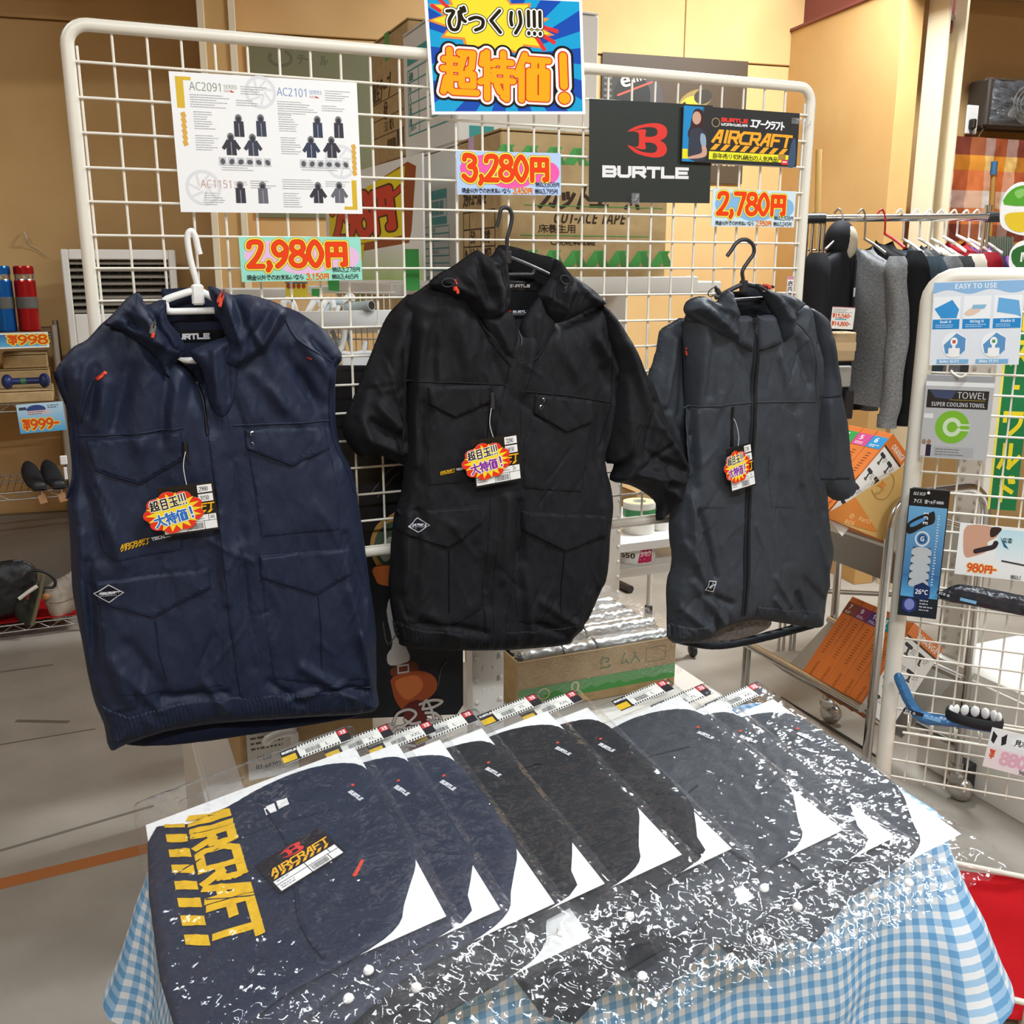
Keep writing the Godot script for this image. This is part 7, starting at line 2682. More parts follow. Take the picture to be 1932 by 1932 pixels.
	for q in bags_:
		var c := fresh(cloth(q[1], zf + q[4], q[3], 0.06), 80, 0.004, 0.006, Vector2(1, 1), 14.0)
		o = thing("handbag", q[0], "bag", Vector3(c.mid.x, 0.075, zf + q[4]))
		puff("body", o, hexm(q[2], 0.5), c, 0.008, q[3])
		if q[2] == "1d1c1d":
			g = Geo.new()
			g.tube(curve(zs("46,1096 52,1082 68,1076 90,1082 104,1096 100,1108 80,1108", zf + 0.02)), 0.006, 8)
			part("handle", g, hexm("1a1918", 0.5), o)
			g = Geo.new()
			g.tube(curve(zs("36,1130 52,1118 70,1106", zf + 0.045)), 0.008, 8)
			part("paper_wrap", g, hexm("d6d0c6", 0.6), o)
		elif q[2] == "23261f":
			g = Geo.new()
			g.tube(curve(zs("60,1180 68,1150 76,1116 82,1084", zf + 0.03)), 0.008, 8)
			part("strap", g, hexm("6a6448", 0.7), o)
			g = Geo.new()
			g.tube(curve(zs("50,1130 58,1112 72,1106", zf + 0.03)), 0.007, 8)
			part("trim", g, hexm("8a2a26", 0.6), o)
		else:
			seam("seam", o, hexm("8f8374", 0.6), c, "92,1138 116,1136 140,1128", 0.006, 0.003)
			g = Geo.new()
			g.ball(pz(86, 1126, zf - 0.01), Vector3(0.016, 0.014, 0.01))
			part("corner", g, hexm("b57a44", 0.6), o)


# ---------------------------------------------------------------- right: fan, plaid cloth, garments, catalogue cart, wire stand
func along(a: Vector3, b: Vector3) -> Basis:
	var x := (b - a).normalized()
	return Basis(x, Vector3.UP, x.cross(Vector3.UP))


func right_wall() -> void:
	rng.seed = 41
	var z := -2.05
	# wall fan wrapped in plastic
	var a := pz(1860, 150, z)
	var b := pz(1985, 250, z)
	var c := (a + b) * 0.5
	var s := b.x - a.x
	var o := thing("wall_fan", "dark square wall fan wrapped in clear plastic above the plaid cloth", "fan", c)
	o.rotation.y = -0.1
	var g := Geo.new()
	var h := a.y - b.y
	for q in [[-0.5, 0.0, 0.06, 1.0], [0.5, 0.0, 0.06, 1.0], [0.0, 0.47, 1.0, 0.08], [0.0, -0.47, 1.0, 0.08]]:
		g.box(Vector3(q[0] * s, q[1] * h, 0), Vector3(q[2] * s, q[3] * h, 0.14), Basis.IDENTITY, 0.008)
	part("housing", g, hexm("3c342b", 0.5), o, true)
	g = Geo.new()
	g.box(Vector3(0, 0, -0.05), Vector3(s, h, 0.01), Basis.IDENTITY, 0.002)
	part("back", g, hexm("241f1a", 0.7), o, true)
	for i in 5:
		g = Geo.new()
		var an := TAU * i / 5
		g.ball(Vector3(cos(an) * h * 0.22, sin(an) * h * 0.22, 0.01), Vector3(h * 0.2, h * 0.11, 0.006), Basis(Vector3(0, 0, 1), an) * Basis(Vector3.RIGHT, 0.4), 12, 7)
		part("blade", g, hexm("5a5650", 0.35), o, true)
	g = Geo.new()
	g.ball(Vector3(0, 0, 0.02), Vector3(h * 0.1, h * 0.1, 0.02))
	part("hub", g, hexm("2c2a28", 0.4), o, true)
	for i in 4:
		g = Geo.new()
		var ring := []
		for j in 28:
			ring.append(Vector3(cos(TAU * j / 28) * h * (0.12 + i * 0.1), sin(TAU * j / 28) * h * (0.12 + i * 0.1), 0.055))
		g.tube(ring, 0.0028, 5, true)
		part("guard_ring", g, hexm("6a655c", 0.4), o, true)
	var rows := []
	var fn := noise(7.0, 3, true, 91)
	for i in 22:
		var row := []
		for j in 22:
			var u := j / 21.0 - 0.5
			var v := 0.5 - i / 21.0
			row.append(Vector3(u * s * 1.06, v * h * 1.06, 0.085 - 0.05 * pow(maxf(absf(u), absf(v)) * 2.0, 6.0) + 0.02 * fn.get_noise_2d(u, v)))
		rows.append(row)
	g = Geo.new()
	g.grid(rows)
	part("plastic_wrap", g, M.film_soft, o, true)
	# socket with a plug and its cord
	var p := pz(1833, 226, z)
	o = thing("wall_socket", "white wall socket with a dark plug and cord beside the wrapped fan", "socket", p)
	g = Geo.new()
	g.box(p, Vector3(0.07, 0.13, 0.012), Basis.IDENTITY, 0.003)
	part("plate", g, M.plastic_white, o)
	g = Geo.new()
	g.box(pz(1835, 234, z + 0.02), Vector3(0.025, 0.045, 0.035), Basis.IDENTITY, 0.006)
	part("plug", g, hexm("2a211a", 0.5), o)
	g = Geo.new()
	g.tube(curve([pz(1835, 242, z + 0.02), pz(1832, 255, z + 0.02), pz(1842, 264, z + 0.02), pz(1850, 252, z + 0.02), pz(1858, 240, z + 0.02), pz(1862, 226, z + 0.02)]), 0.005, 6)
	part("cord", g, hexm("2a211a", 0.5), o)
	# plaid cloth pinned to the wall: dyed threads
	var im := Image.create(128, 128, false, Image.FORMAT_RGB8)
	var bands := [[0, 20, "f6f0e4"], [20, 26, "e27a3c"], [46, 22, "f2e6d8"], [68, 30, "8a4634"], [98, 30, "e8935a"]]
	var cross := [[0, 26, "7a3c30"], [26, 22, "f0a526"], [48, 30, "e2703c"], [78, 26, "f4e6da"], [104, 24, "e8803c"]]
	for q in bands:
		for r in cross:
			var m := Color(q[2]).lerp(Color(r[2]), 0.55)
			im.fill_rect(Rect2i(q[0], r[0], q[1], r[1]), m)
	var pm := mat(Color.WHITE, 0.85, 0.0, 0.2)
	pm.albedo_texture = ImageTexture.create_from_image(im)
	rows = []
	var uvs := []
	var tl := pz(1742, 252, z + 0.03)
	var br := pz(1975, 480, z + 0.03)
	for i in 24:
		var row := []
		var uv := []
		for j in 34:
			var x := lerpf(tl.x, br.x, j / 33.0)
			var y := lerpf(tl.y, br.y, i / 23.0)
			row.append(Vector3(x, y, z + 0.03 + 0.012 * sin(x * 22.0 + y * 3.0) * (0.3 + i / 23.0) + 0.01 * fn.get_noise_2d(x, y)))
			uv.append(Vector2((x - tl.x) / 0.40, (tl.y - y) / 0.40))
		rows.append(row)
		uvs.append(uv)
	g = Geo.new()
	g.grid(rows, false, uvs)
	tag(part("plaid_cloth", g, pm, self), "orange and cream plaid cloth hung on the wall below the wrapped fan", "cloth")
	for q in [["thin wooden pole leaning in the corner behind the garment rail", 1545, 282, 1541, 480, "c9a25c", -1.55], ["wooden broom pole with a blue end standing before the plaid cloth", 1876, 310, 1862, 520, "c28f45", -1.75]]:
		g = Geo.new()
		var t0 := pz(q[1], q[2], q[6])
		var t1 := pz(q[3], q[4], q[6])
		var bot := t0 + (t1 - t0) * (t0.y / (t0.y - t1.y))
		o = thing("wooden_pole", q[0], "pole", bot)
		g.tube([t0, t0.lerp(bot, 0.5), bot], 0.012, 8)
		part("stick", g, hexm(q[5], 0.6), o)
		if q[1] > 1800:
			g = Geo.new()
			g.tube([t0 + Vector3(0, 0.012, 0), t0 - Vector3(0, 0.045, 0)], 0.0145, 10)
			part("end_cap", g, hexm("3f74a0", 0.5), o)
	# green broom bristles
	o = thing("broom_head", "grey green bristles of an upturned broom beside the purple garment", "broom", pz(1880, 500, -1.7))
	for i in 34:
		g = Geo.new()
		var x := 1862.0 + i * 1.5
		var t0 := pz(x, 447 + rng.randf_range(-3, 5), -1.72 + 0.02 * (i % 3))
		var t1 := pz(x - 1, 520, -1.72 + 0.02 * (i % 3))
		g.tube([t0, t1], 0.0035, 5)
		part("bristle", g, hexm("6c7464", 0.7), o)


func garment(label: String, px: float, top: float, bottom: float, col: String, depth_at: float, hook: Material, turned: float, heather := false, style := 0) -> void:
	var p := pp(px, top, cam_pos + Vector3(sin(0.4057), 0, -cos(0.4057)) * depth_at, Vector3(sin(0.4057), 0, -cos(0.4057)))
	var q := pp(px, bottom, cam_pos + Vector3(sin(0.4057), 0, -cos(0.4057)) * depth_at, Vector3(sin(0.4057), 0, -cos(0.4057)))
	var o := thing("hanging_garment", label, "garment", p, "garments on the rail")
	o.rotation.y = -0.4057 + turned
	var len_ := p.y - q.y
	var m := hexm(col, 0.75, 0.0, 0.25)
	if heather:
		m.albedo_color = Color.WHITE
		m.albedo_texture = noise_tex(noise(0.12, 4, false, 15), 256, Color(col).darkened(0.3), Color(col).lightened(0.12))
		m.uv1_triplanar = true
		m.uv1_scale = Vector3.ONE * 3.0
	var nn := noise(10.0, 2, false, int(px))
	# local: z across the shoulders (towards and away from the camera), x thickness
	var g := Geo.new()
	var rows := []
	for i in 26:
		var t := i / 25.0
		var half := 0.19 * smoothstep(-0.02, 0.14, t) + 0.012 + 0.01 * t
		var th := 0.035 + 0.02 * smoothstep(0.0, 0.5, t)
		var row := []
		for j in 24:
			var an := TAU * j / 24
			var wob := 1.0 + 0.25 * nn.get_noise_2d(an * 0.05 + t * 0.02, t * 0.15)
			row.append(Vector3(cos(an) * th * wob, -t * len_ * 0.93 - 0.03 * absf(sin(an)) * (1.0 - t) * 0.6, sin(an) * half))
		rows.append(row)
	g.grid(rows, true)
	part("body", g, m, o, true)
	for s in [1.0, -1.0]:
		g = Geo.new()
		var sr := []
		for i in 22:
			var t := i / 21.0
			var r := lerpf(0.05, 0.036, t) * smoothstep(-0.1, 0.1, t)
			var row := []
			for j in 14:
				var an := TAU * j / 14
				var wob := 1.0 + 0.3 * nn.get_noise_2d(an * 0.06 + 3.0 + s, t * 0.2)
				row.append(Vector3(cos(an) * r * wob * 0.9 + 0.012 * s * sin(t * 3.0), -0.04 - t * len_ * 0.93, s * (0.19 + 0.035 * sin(t * 2.2)) + sin(an) * r * wob * 0.8))
			sr.append(row)
		g.grid(sr, true)
		var sl := part("sleeve", g, m, o, true)
		g = Geo.new()
		var cuff := []
		for i in 4:
			var row := []
			for j in 18:
				var an := TAU * j / 18
				row.append(Vector3(0.012 * s * sin(3.0) + cos(an) * (0.033 + 0.002 * (j % 2)), -0.04 - len_ * (0.90 + 0.025 * i), s * (0.19 + 0.035 * sin(2.2)) + sin(an) * 0.03))
			cuff.append(row)
		g.grid(cuff, true)
		part("cuff", g, m, sl, true)
	if style == 1:   # hood, zip and pale lining
		g = Geo.new()
		g.ball(Vector3(-0.005, 0.0, 0), Vector3(0.05, 0.07, 0.07), Basis.IDENTITY, 18, 12)
		var hd := part("hood", g, m, o, true)
		g = Geo.new()
		g.ball(Vector3(0.024, -0.005, 0.0), Vector3(0.03, 0.056, 0.036), Basis.IDENTITY, 14, 9)
		part("lining", g, hexm("b8ad98", 0.8), hd, true)
		g = Geo.new()
		g.box(Vector3(0.054, -0.26, 0.0), Vector3(0.006, 0.4, 0.016), Basis.IDENTITY, 0.001)
		part("zip", g, hexm("0f0f10", 0.4), o, true)
		g = Geo.new()
		g.box(Vector3(0.060, -0.17, 0.004), Vector3(0.003, 0.03, 0.012), Basis.IDENTITY, 0.001)
		part("zip_puller", g, M.card_white, o, true)
	# the hanger's hook over the rail
	g = Geo.new()
	var up := 1.625 - p.y
	g.tube(curve([Vector3(0, 0.02, 0), Vector3(0, up * 0.55, 0), Vector3(-0.004, up, 0), Vector3(-0.018, up + 0.022, 0), Vector3(-0.034, up + 0.008, 0)]), 0.0035, 7)
	g.tube(curve([Vector3(0, 0.02, 0), Vector3(0, 0.0, 0.06), Vector3(0, -0.03, 0.13)]), 0.005, 7)
	part("hanger", g, hook, o, true)


func garments() -> void:
	var hz := Vector3(sin(0.4057), 0, -cos(0.4057))
	var at := func(x: float, y: float, d: float) -> Vector3: return pp(x, y, cam_pos + hz * d, hz)
	var o := thing("garment_rail", "chrome garment rail with a black end cap carrying hooded jackets and sweatshirts", "clothes rail", at.call(1700, 800, 3.6))
	var g := Geo.new()
	var a: Vector3 = at.call(1530, 420, 3.6)
	var b: Vector3 = at.call(1888, 409, 3.5)
	a.y = 1.62
	b.y = 1.62
	g.tube([a, a.lerp(b, 0.5), b], 0.013, 10)
	part("rail", g, M.chrome, o)
	for q in [b, a + (b - a) * 0.03]:
		g = Geo.new()
		var d := (b - a).normalized()
		g.tube([q - d * 0.04, q + d * 0.03], 0.018, 10)
		part("end_cap", g, M.plastic_black, o)
	# its near end frame of thin chrome rods
	for x in [1524.0, 1534.0, 1548.0, 1556.0]:
		g = Geo.new()
		var t0: Vector3 = at.call(x, 418, 3.62)
		g.tube([Vector3(t0.x, 1.64, t0.z), Vector3(t0.x, 0.8, t0.z), Vector3(t0.x, 0.0, t0.z)], 0.006, 7)
		part("rod", g, M.chrome, o)
	for x in [1858.0, 1866.0]:
		g = Geo.new()
		var t0: Vector3 = at.call(x, 418, 3.52)
		g.tube([Vector3(t0.x, 1.66, t0.z), Vector3(t0.x, 0.8, t0.z), Vector3(t0.x, 0.0, t0.z)], 0.006, 7)
		part("rod", g, M.chrome, o)
	for y in [472, 512, 560, 600, 650]:
		g = Geo.new()
		g.tube([at.call(1524, y, 3.62), at.call(1556, y, 3.62)], 0.003, 6)
		part("cross_rod", g, M.chrome, o)
	g = Geo.new()
	g.tube([at.call(1530, 760, 3.62) * Vector3(1, 0, 1) + Vector3(0, 0.25, 0), at.call(1862, 760, 3.52) * Vector3(1, 0, 1) + Vector3(0, 0.25, 0)], 0.01, 8)
	part("lower_rail", g, M.chrome, o)
	var wht: Material = M.plastic_white
	var blk: Material = M.steel
	var red := hexm("c0222a", 0.4)
	garment("black hooded jacket with a white price card, outermost at the left end of the rail", 1588, 455, 770, "232326", 3.5, blk, -0.7, false, 1)
	garment("heather grey sweatshirt beside the black hooded jacket on the rail", 1630, 462, 776, "8f8f90", 3.55, blk, 0.25, true)
	garment("plain black sweatshirt on a red hanger on the rail", 1668, 452, 772, "161618", 3.55, red, 0.2)
	garment("dark slate blue sweatshirt on a white hanger on the rail", 1702, 462, 770, "36424a", 3.55, wht, 0.2)
	garment("mid grey fleece sweatshirt on a white hanger on the rail", 1733, 462, 776, "77787a", 3.56, wht, 0.2, true)
	garment("black garment with grey checked sleeve on the rail", 1757, 462, 740, "3a3b3e", 3.58, wht, 0.2, true)
	garment("cream white sweatshirt on the rail left of the red one", 1779, 458, 740, "d9d1c2", 3.58, wht, 0.2)
	garment("deep red sweatshirt on the rail between the white and purple ones", 1804, 455, 700, "8a1822", 3.58, wht, 0.2)
	garment("dark purple garment on the rail behind the lilac one", 1826, 462, 690, "2c1c36", 3.6, wht, 0.2)
	garment("lilac purple sweatshirt at the right end of the rail", 1846, 462, 690, "6f4584", 3.58, wht, 0.2)
	# price card on the black jacket, parcel and dark goods below the rail's left end
	rng.seed = 15
	var k := new_ink(118, 124)
	k.rect(0, 0, 118, 124, Color("f2efe9"))
	k.layer = 2
	k.rect(0, 0, 118, 5, Color("b06a80"))
	k.tiny(8, 14, 100, 3, 8, 3, Color("6a6460"), rng)
	k.rect(20, 66, 60, 8, Color("6ab0c8"))
	k.write("¥15,540-", 6, 40, 22, 4.5, Color("d8561c"), 0.8)
	k.write("¥14,800-", 6, 84, 22, 4.5, Color("d8561c"), 0.8)
	sheet_at("price_card", "white price card with two orange prices hanging on the black hooded jacket", "price card", at.call(1571, 578, 3.18), at.call(1614, 580, 3.18), at.call(1572, 620, 3.18), k, M.laminate, "", 0.0012)
	var p0: Vector3 = at.call(1564, 680, 3.25)
	var p1: Vector3 = at.call(1608, 626, 3.25)
	g = Geo.new()
	var bs := Basis(Vector3.UP, -0.2)
	g.box((p0 + p1) * 0.5, Vector3(0.075, p1.y - p0.y, 0.06), bs, 0.004)
	o = thing("paper_parcel", "brown paper parcel hanging below the price card at the rail's left end", "parcel", Vector3((p0.x + p1.x) * 0.5, p0.y, (p0.z + p1.z) * 0.5))
	part("body", g, hexm("b0956f", 0.7), o)
	g = Geo.new()
	g.box((p0 + p1) * 0.5 + Vector3(0, 0.0, 0.0), Vector3(0.077, 0.03, 0.062), bs, 0.002)
	part("tape", g, hexm("c9ad84", 0.4), o)
	g = Geo.new()
	g.tube([Vector3((p0.x + p1.x) * 0.5, p1.y, (p0.z + p1.z) * 0.5), at.call(1590, 612, 3.2)], 0.001, 5)
	part("string", g, M.plastic_black, o)
	for q in [[1574, 690, 1608, 730, "clear plastic packet with white edges below the brown parcel", "9a968f"], [1588, 735, 1612, 790, "black packet hanging below the clear packet behind the charcoal jacket", "232224"]]:
		g = Geo.new()
		var e0: Vector3 = at.call(q[0], q[3], 3.3)
		var e1: Vector3 = at.call(q[2], q[1], 3.3)
		g.box((e0 + e1) * 0.5, Vector3(absf(e1.x - e0.x), e1.y - e0.y, 0.02), bs, 0.004)
		tag(part("hanging_packet", g, hexm(q[5], 0.3), self), q[4], "packet")


func catalogue_cart() -> void:
	var o := thing("book_cart", "chrome book cart with two tilted troughs of orange catalogues", "cart", Vector3(1.95, 0, -0.35))
	var g := Geo.new()
	var x0 := 1.80
	var x1 := 2.13
	var zn := -0.09
	var zb := -0.62
	for z in [zn, zb]:
		g = Geo.new()
		var top := 0.905 if z == zn else 0.90
		var path := [Vector3(x0 - 0.005, 0.10, z), Vector3(x0, 0.5, z), Vector3(x0 + 0.005, top - 0.08, z)]
		for i in 7:
			var an := PI - PI * 0.5 * i / 6.0
			path.append(Vector3(x0 + 0.085 + cos(an) * 0.08, top - 0.08 + sin(an) * 0.08, z))
		for i in 7:
			var an := PI * 0.5 - PI * 0.5 * i / 6.0
			path.append(Vector3(x1 - 0.085 + cos(an) * 0.08, top - 0.08 + sin(an) * 0.08, z))
		path.append(Vector3(x1, 0.5, z))
		path.append(Vector3(x1, 0.10, z))
		g.tube(path, 0.0125, 12)
		part("end_frame", g, M.chrome, o)
		for x in [x0 - 0.005, x1]:
			g = Geo.new()
			g.tube([Vector3(x, 0.11, z), Vector3(x, 0.085, z)], 0.017, 10)
			g.ball(Vector3(x + 0.01, 0.036, z + 0.01), Vector3(0.022, 0.036, 0.036), Basis(Vector3.UP, 0.5), 14, 9)
			g.box(Vector3(x, 0.07, z), Vector3(0.04, 0.04, 0.045), Basis(Vector3.UP, 0.5), 0.012)
			part("caster", g, M.chrome, o)
	for q in [[x0 - 0.035, 0.345], [x1 - 0.02, 0.36], [x0 + 0.02, 0.775], [x1 - 0.02, 0.78], [x0, 0.16], [x1, 0.16]]:
		g = Geo.new()
		g.tube([Vector3(q[0], q[1], zb), Vector3(q[0], q[1], -0.35), Vector3(q[0], q[1], zn)], 0.0125, 10)
		part("rail", g, M.chrome, o)
	# V troughs of grey sheet metal
	var gm := hexm("8a857d", 0.4, 0.6)
	for q in [[x0 - 0.03, 0.345, 1.93, 0.22, x1 - 0.02, 0.37], [x0 + 0.02, 0.775, 1.96, 0.62, x1 - 0.02, 0.79]]:
		g = Geo.new()
		var mid := Vector3(q[2], q[3], 0)
		for e in [Vector3(q[0], q[1], 0), Vector3(q[4], q[5], 0)]:
			g.bar(mid + Vector3(0, 0, (zb + zn) * 0.5), e + Vector3(0, 0, (zb + zn) * 0.5), absf(zn - zb) - 0.03, 0.003, Vector3(0, 1, 0.0), 0.0005)
		part("trough", g, gm, o)
	# catalogues: spine up-left, cover towards the camera
	var books := [[0, "orange catalogue numbered 7, farthest back in the lower trough", "7", "8a4a3a"], [0, "orange catalogue numbered 9, second in the lower trough", "9", "8a3a6a"], [0, "orange catalogue with a violet patch between numbers 9 and 11", "10", "5a3a8a"], [0, "orange catalogue numbered 11, fourth in the lower trough", "11", "2a8f92"], [0, "orange catalogue nearest in the lower trough, its white tool cover showing", "12", "c86a2a"],
		[1, "orange catalogue with a red number patch, farthest in the upper carton", "3", "c8322a"], [1, "orange catalogue numbered 4, second in the upper carton", "4", "2f9a4a"], [1, "orange catalogue numbered 5, third in the upper carton", "5", "d04a8a"], [1, "orange catalogue numbered 6, nearest in the upper carton, tool pictures showing", "6", "2a8fc8"]]
	var ori := [Vector3(1.83, 0.415, -0.34), Vector3(1.70, 0.935, -0.335)]
	var count := [0, 0]
	for q in books:
		var row: int = q[0]
		var n: int = count[row]
		count[row] += 1
		var th := 0.044 if row == 0 else 0.05
		var up := Vector3(0.62, 0.785, 0) if row == 0 else Vector3(0.72, 0.694, 0)
		var w := Vector3(up.y, -up.x, 0)
		var base: Vector3 = ori[row] + Vector3(0, 0.0, n * (th + 0.002)) - up * (0.10 if row == 0 else 0.10)
		var t := thing("catalogue", q[1], "catalogue", base, "orange catalogues on the cart")
		t.basis = Basis(w, up, Vector3(0, 0, 1))
		var hh := 0.27
		var ww := 0.15 if row == 0 else 0.085
		g = Geo.new()
		g.box(Vector3(0.002, hh * 0.5, th * 0.5), Vector3(0.004, hh, th), Basis.IDENTITY, 0.0012)
		part("spine", g, M.orange_card, t, true)
		g = Geo.new()
		g.box(Vector3(ww * 0.5 + 0.004, hh * 0.5, th * 0.5), Vector3(ww - 0.006, hh - 0.008, th - 0.003), Basis.IDENTITY, 0.0005)
		part("pages", g, hexm("e9e2d2", 0.8), t, true)
		for s in [0.0005, th - 0.0005]:
			g = Geo.new()
			g.box(Vector3(ww * 0.5, hh * 0.5, s), Vector3(ww, hh, 0.001), Basis.IDENTITY, 0.0002)
			part("cover", g, M.orange_card, t, true)
		rng.seed = 300 + n + row * 20
		var k := new_ink(44, 290)
		k.rect(0, 18, 44, 40, Color(q[3]))
		k.layer = 2
		k.latin(q[2], 12, 24, 15, Color("f4efe8"), "bold")
		k.tiny(8, 46, 28, 2, 5, 2.4, Color("f0e6da"), rng)
		k.layer = 1
		for i in 14:
			k.rect(18, 74 + i * 9, 12, 2, Color("7a3c18"))
		k.latin("CATALOG", 26, 276, 9, Color("7a3c18"), "plain", 1.0, -PI / 2)
		var sp := part("spine_print", k.mesh(th, hh), M.ink, t, true)
		sp.transform = Transform3D(Basis(Vector3(0, 0, 1), Vector3(0, 1, 0), Vector3(-1, 0, 0)), Vector3(-0.0004, hh * 0.5, th * 0.5))
		k = new_ink(150, 290)
		k.rect(8, 40, 142, 250, Color("e8e6e2"))
		k.layer = 2
		k.rect(6, 36, 144, 6, Color("4a3a30"))
		k.write("オ", 0, 0, 1, 0.1, Color.WHITE)
		k.latin("ORANGE", 40, 12, 17, Color("f2e6d6"), "bold", 1.0, 0.0, 0.2)
		for i in 8:
			var cx := 34.0 + (i % 2) * 60
			var cy := 66.0 + (i / 2) * 56
			k.line(PackedVector2Array([Vector2(cx - 12, cy - 6), Vector2(cx + 12, cy - 6)]), 11, Color("3a3a3c"))
			k.line(PackedVector2Array([Vector2(cx + 4, cy - 4), Vector2(cx + 8, cy + 14)]), 8, Color("3a3a3c"))
			k.line(PackedVector2Array([Vector2(cx + 2, cy + 18), Vector2(cx + 14, cy + 18)]), 6, Color("55504a"))
			k.tiny(cx + 18, cy - 8, 22, 3, 6, 2.2, Color("6a6a6a"), rng)
		var cp := part("cover_print", k.mesh(ww, hh), M.ink, t, true)
		cp.position = Vector3(ww * 0.5, hh * 0.5, th + 0.0006)
	# the tilted display carton of the upper trough
	var poly := onto("1556,975 1640,920 1722,868 1724,905 1690,962 1668,1021", -0.115)
	o = thing("display_carton", "tilted tan and orange display carton holding the upper catalogues", "carton", Vector3(1.8, 0.78, -0.12))
	g = Geo.new()
	g.prism(poly, -0.004, 0.0, Transform3D(Basis.IDENTITY, Vector3(0, 0, -0.112)))
	part("front", g, hexm("c9a25e", 0.7), o)
	g = Geo.new()
	g.bar(Vector3(poly[0].x, poly[0].y, -0.24), Vector3(poly[5].x, poly[5].y, -0.24), 0.24, 0.004, Vector3.UP, 0.0008)
	part("side", g, M.orange_card, o)
	var k := new_ink(172, 156)
	k.flatpoly([Vector2(2, 107), Vector2(64, 78), Vector2(112, 150), Vector2(108, 150)], Color("d2803a"))
	k.layer = 2
	k.write("この箱", 50, 104, 9, 1.4, Color("e8b878"), 0.9, false, 0.4)
	k.latin("Part3", 76, 116, 8, Color("e8b878"), "bold", 0.9, 0.4)
	k.latin("BOX", 50, 118, 8, Color("e8b878"), "bold", 0.9, 0.4)
	k.line(smooth(pts("92,58 108,44 128,40 136,60 124,86 104,84"), 3), 1.2, Color("a98448"), true)
	k.flatpoly([Vector2(102, 60), Vector2(112, 56), Vector2(112, 50), Vector2(120, 60), Vector2(112, 70), Vector2(112, 64)], Color("d2803a"))
	k.latin("Part1", 100, 74, 6, Color("a98448"), "plain", 1.0, -0.4)
	var q0 := pz(1554, 866, -0.1114)
	var q1 := pz(1726, 866, -0.1114)
	var q2 := pz(1554, 1022, -0.1114)
	face(o, "print", k, Vector3(q0.x, q0.y, -0.1116), Vector3(q1.x, q0.y, -0.1116), Vector3(q0.x, q2.y, -0.1116))
	# black edged holder under the lower catalogues
	g = Geo.new()
	g.bar(Vector3(1.735, 0.262, -0.24), Vector3(1.90, 0.145, -0.24), 0.27, 0.006, Vector3.UP, 0.001)
	tag(part("catalogue_holder", g, hexm("2a2724", 0.5), self), "black holder under the lower row of orange catalogues", "holder")


const RO := Vector3(1.53, 0, 0.23)
const RU := Vector3(0.70, 0, 0.714)
const RN := Vector3(-0.714, 0, 0.70)


func rp(x: float, y: float, off := 0.0) -> Vector3:
	return pp(x, y, RO + RN * off, RN)


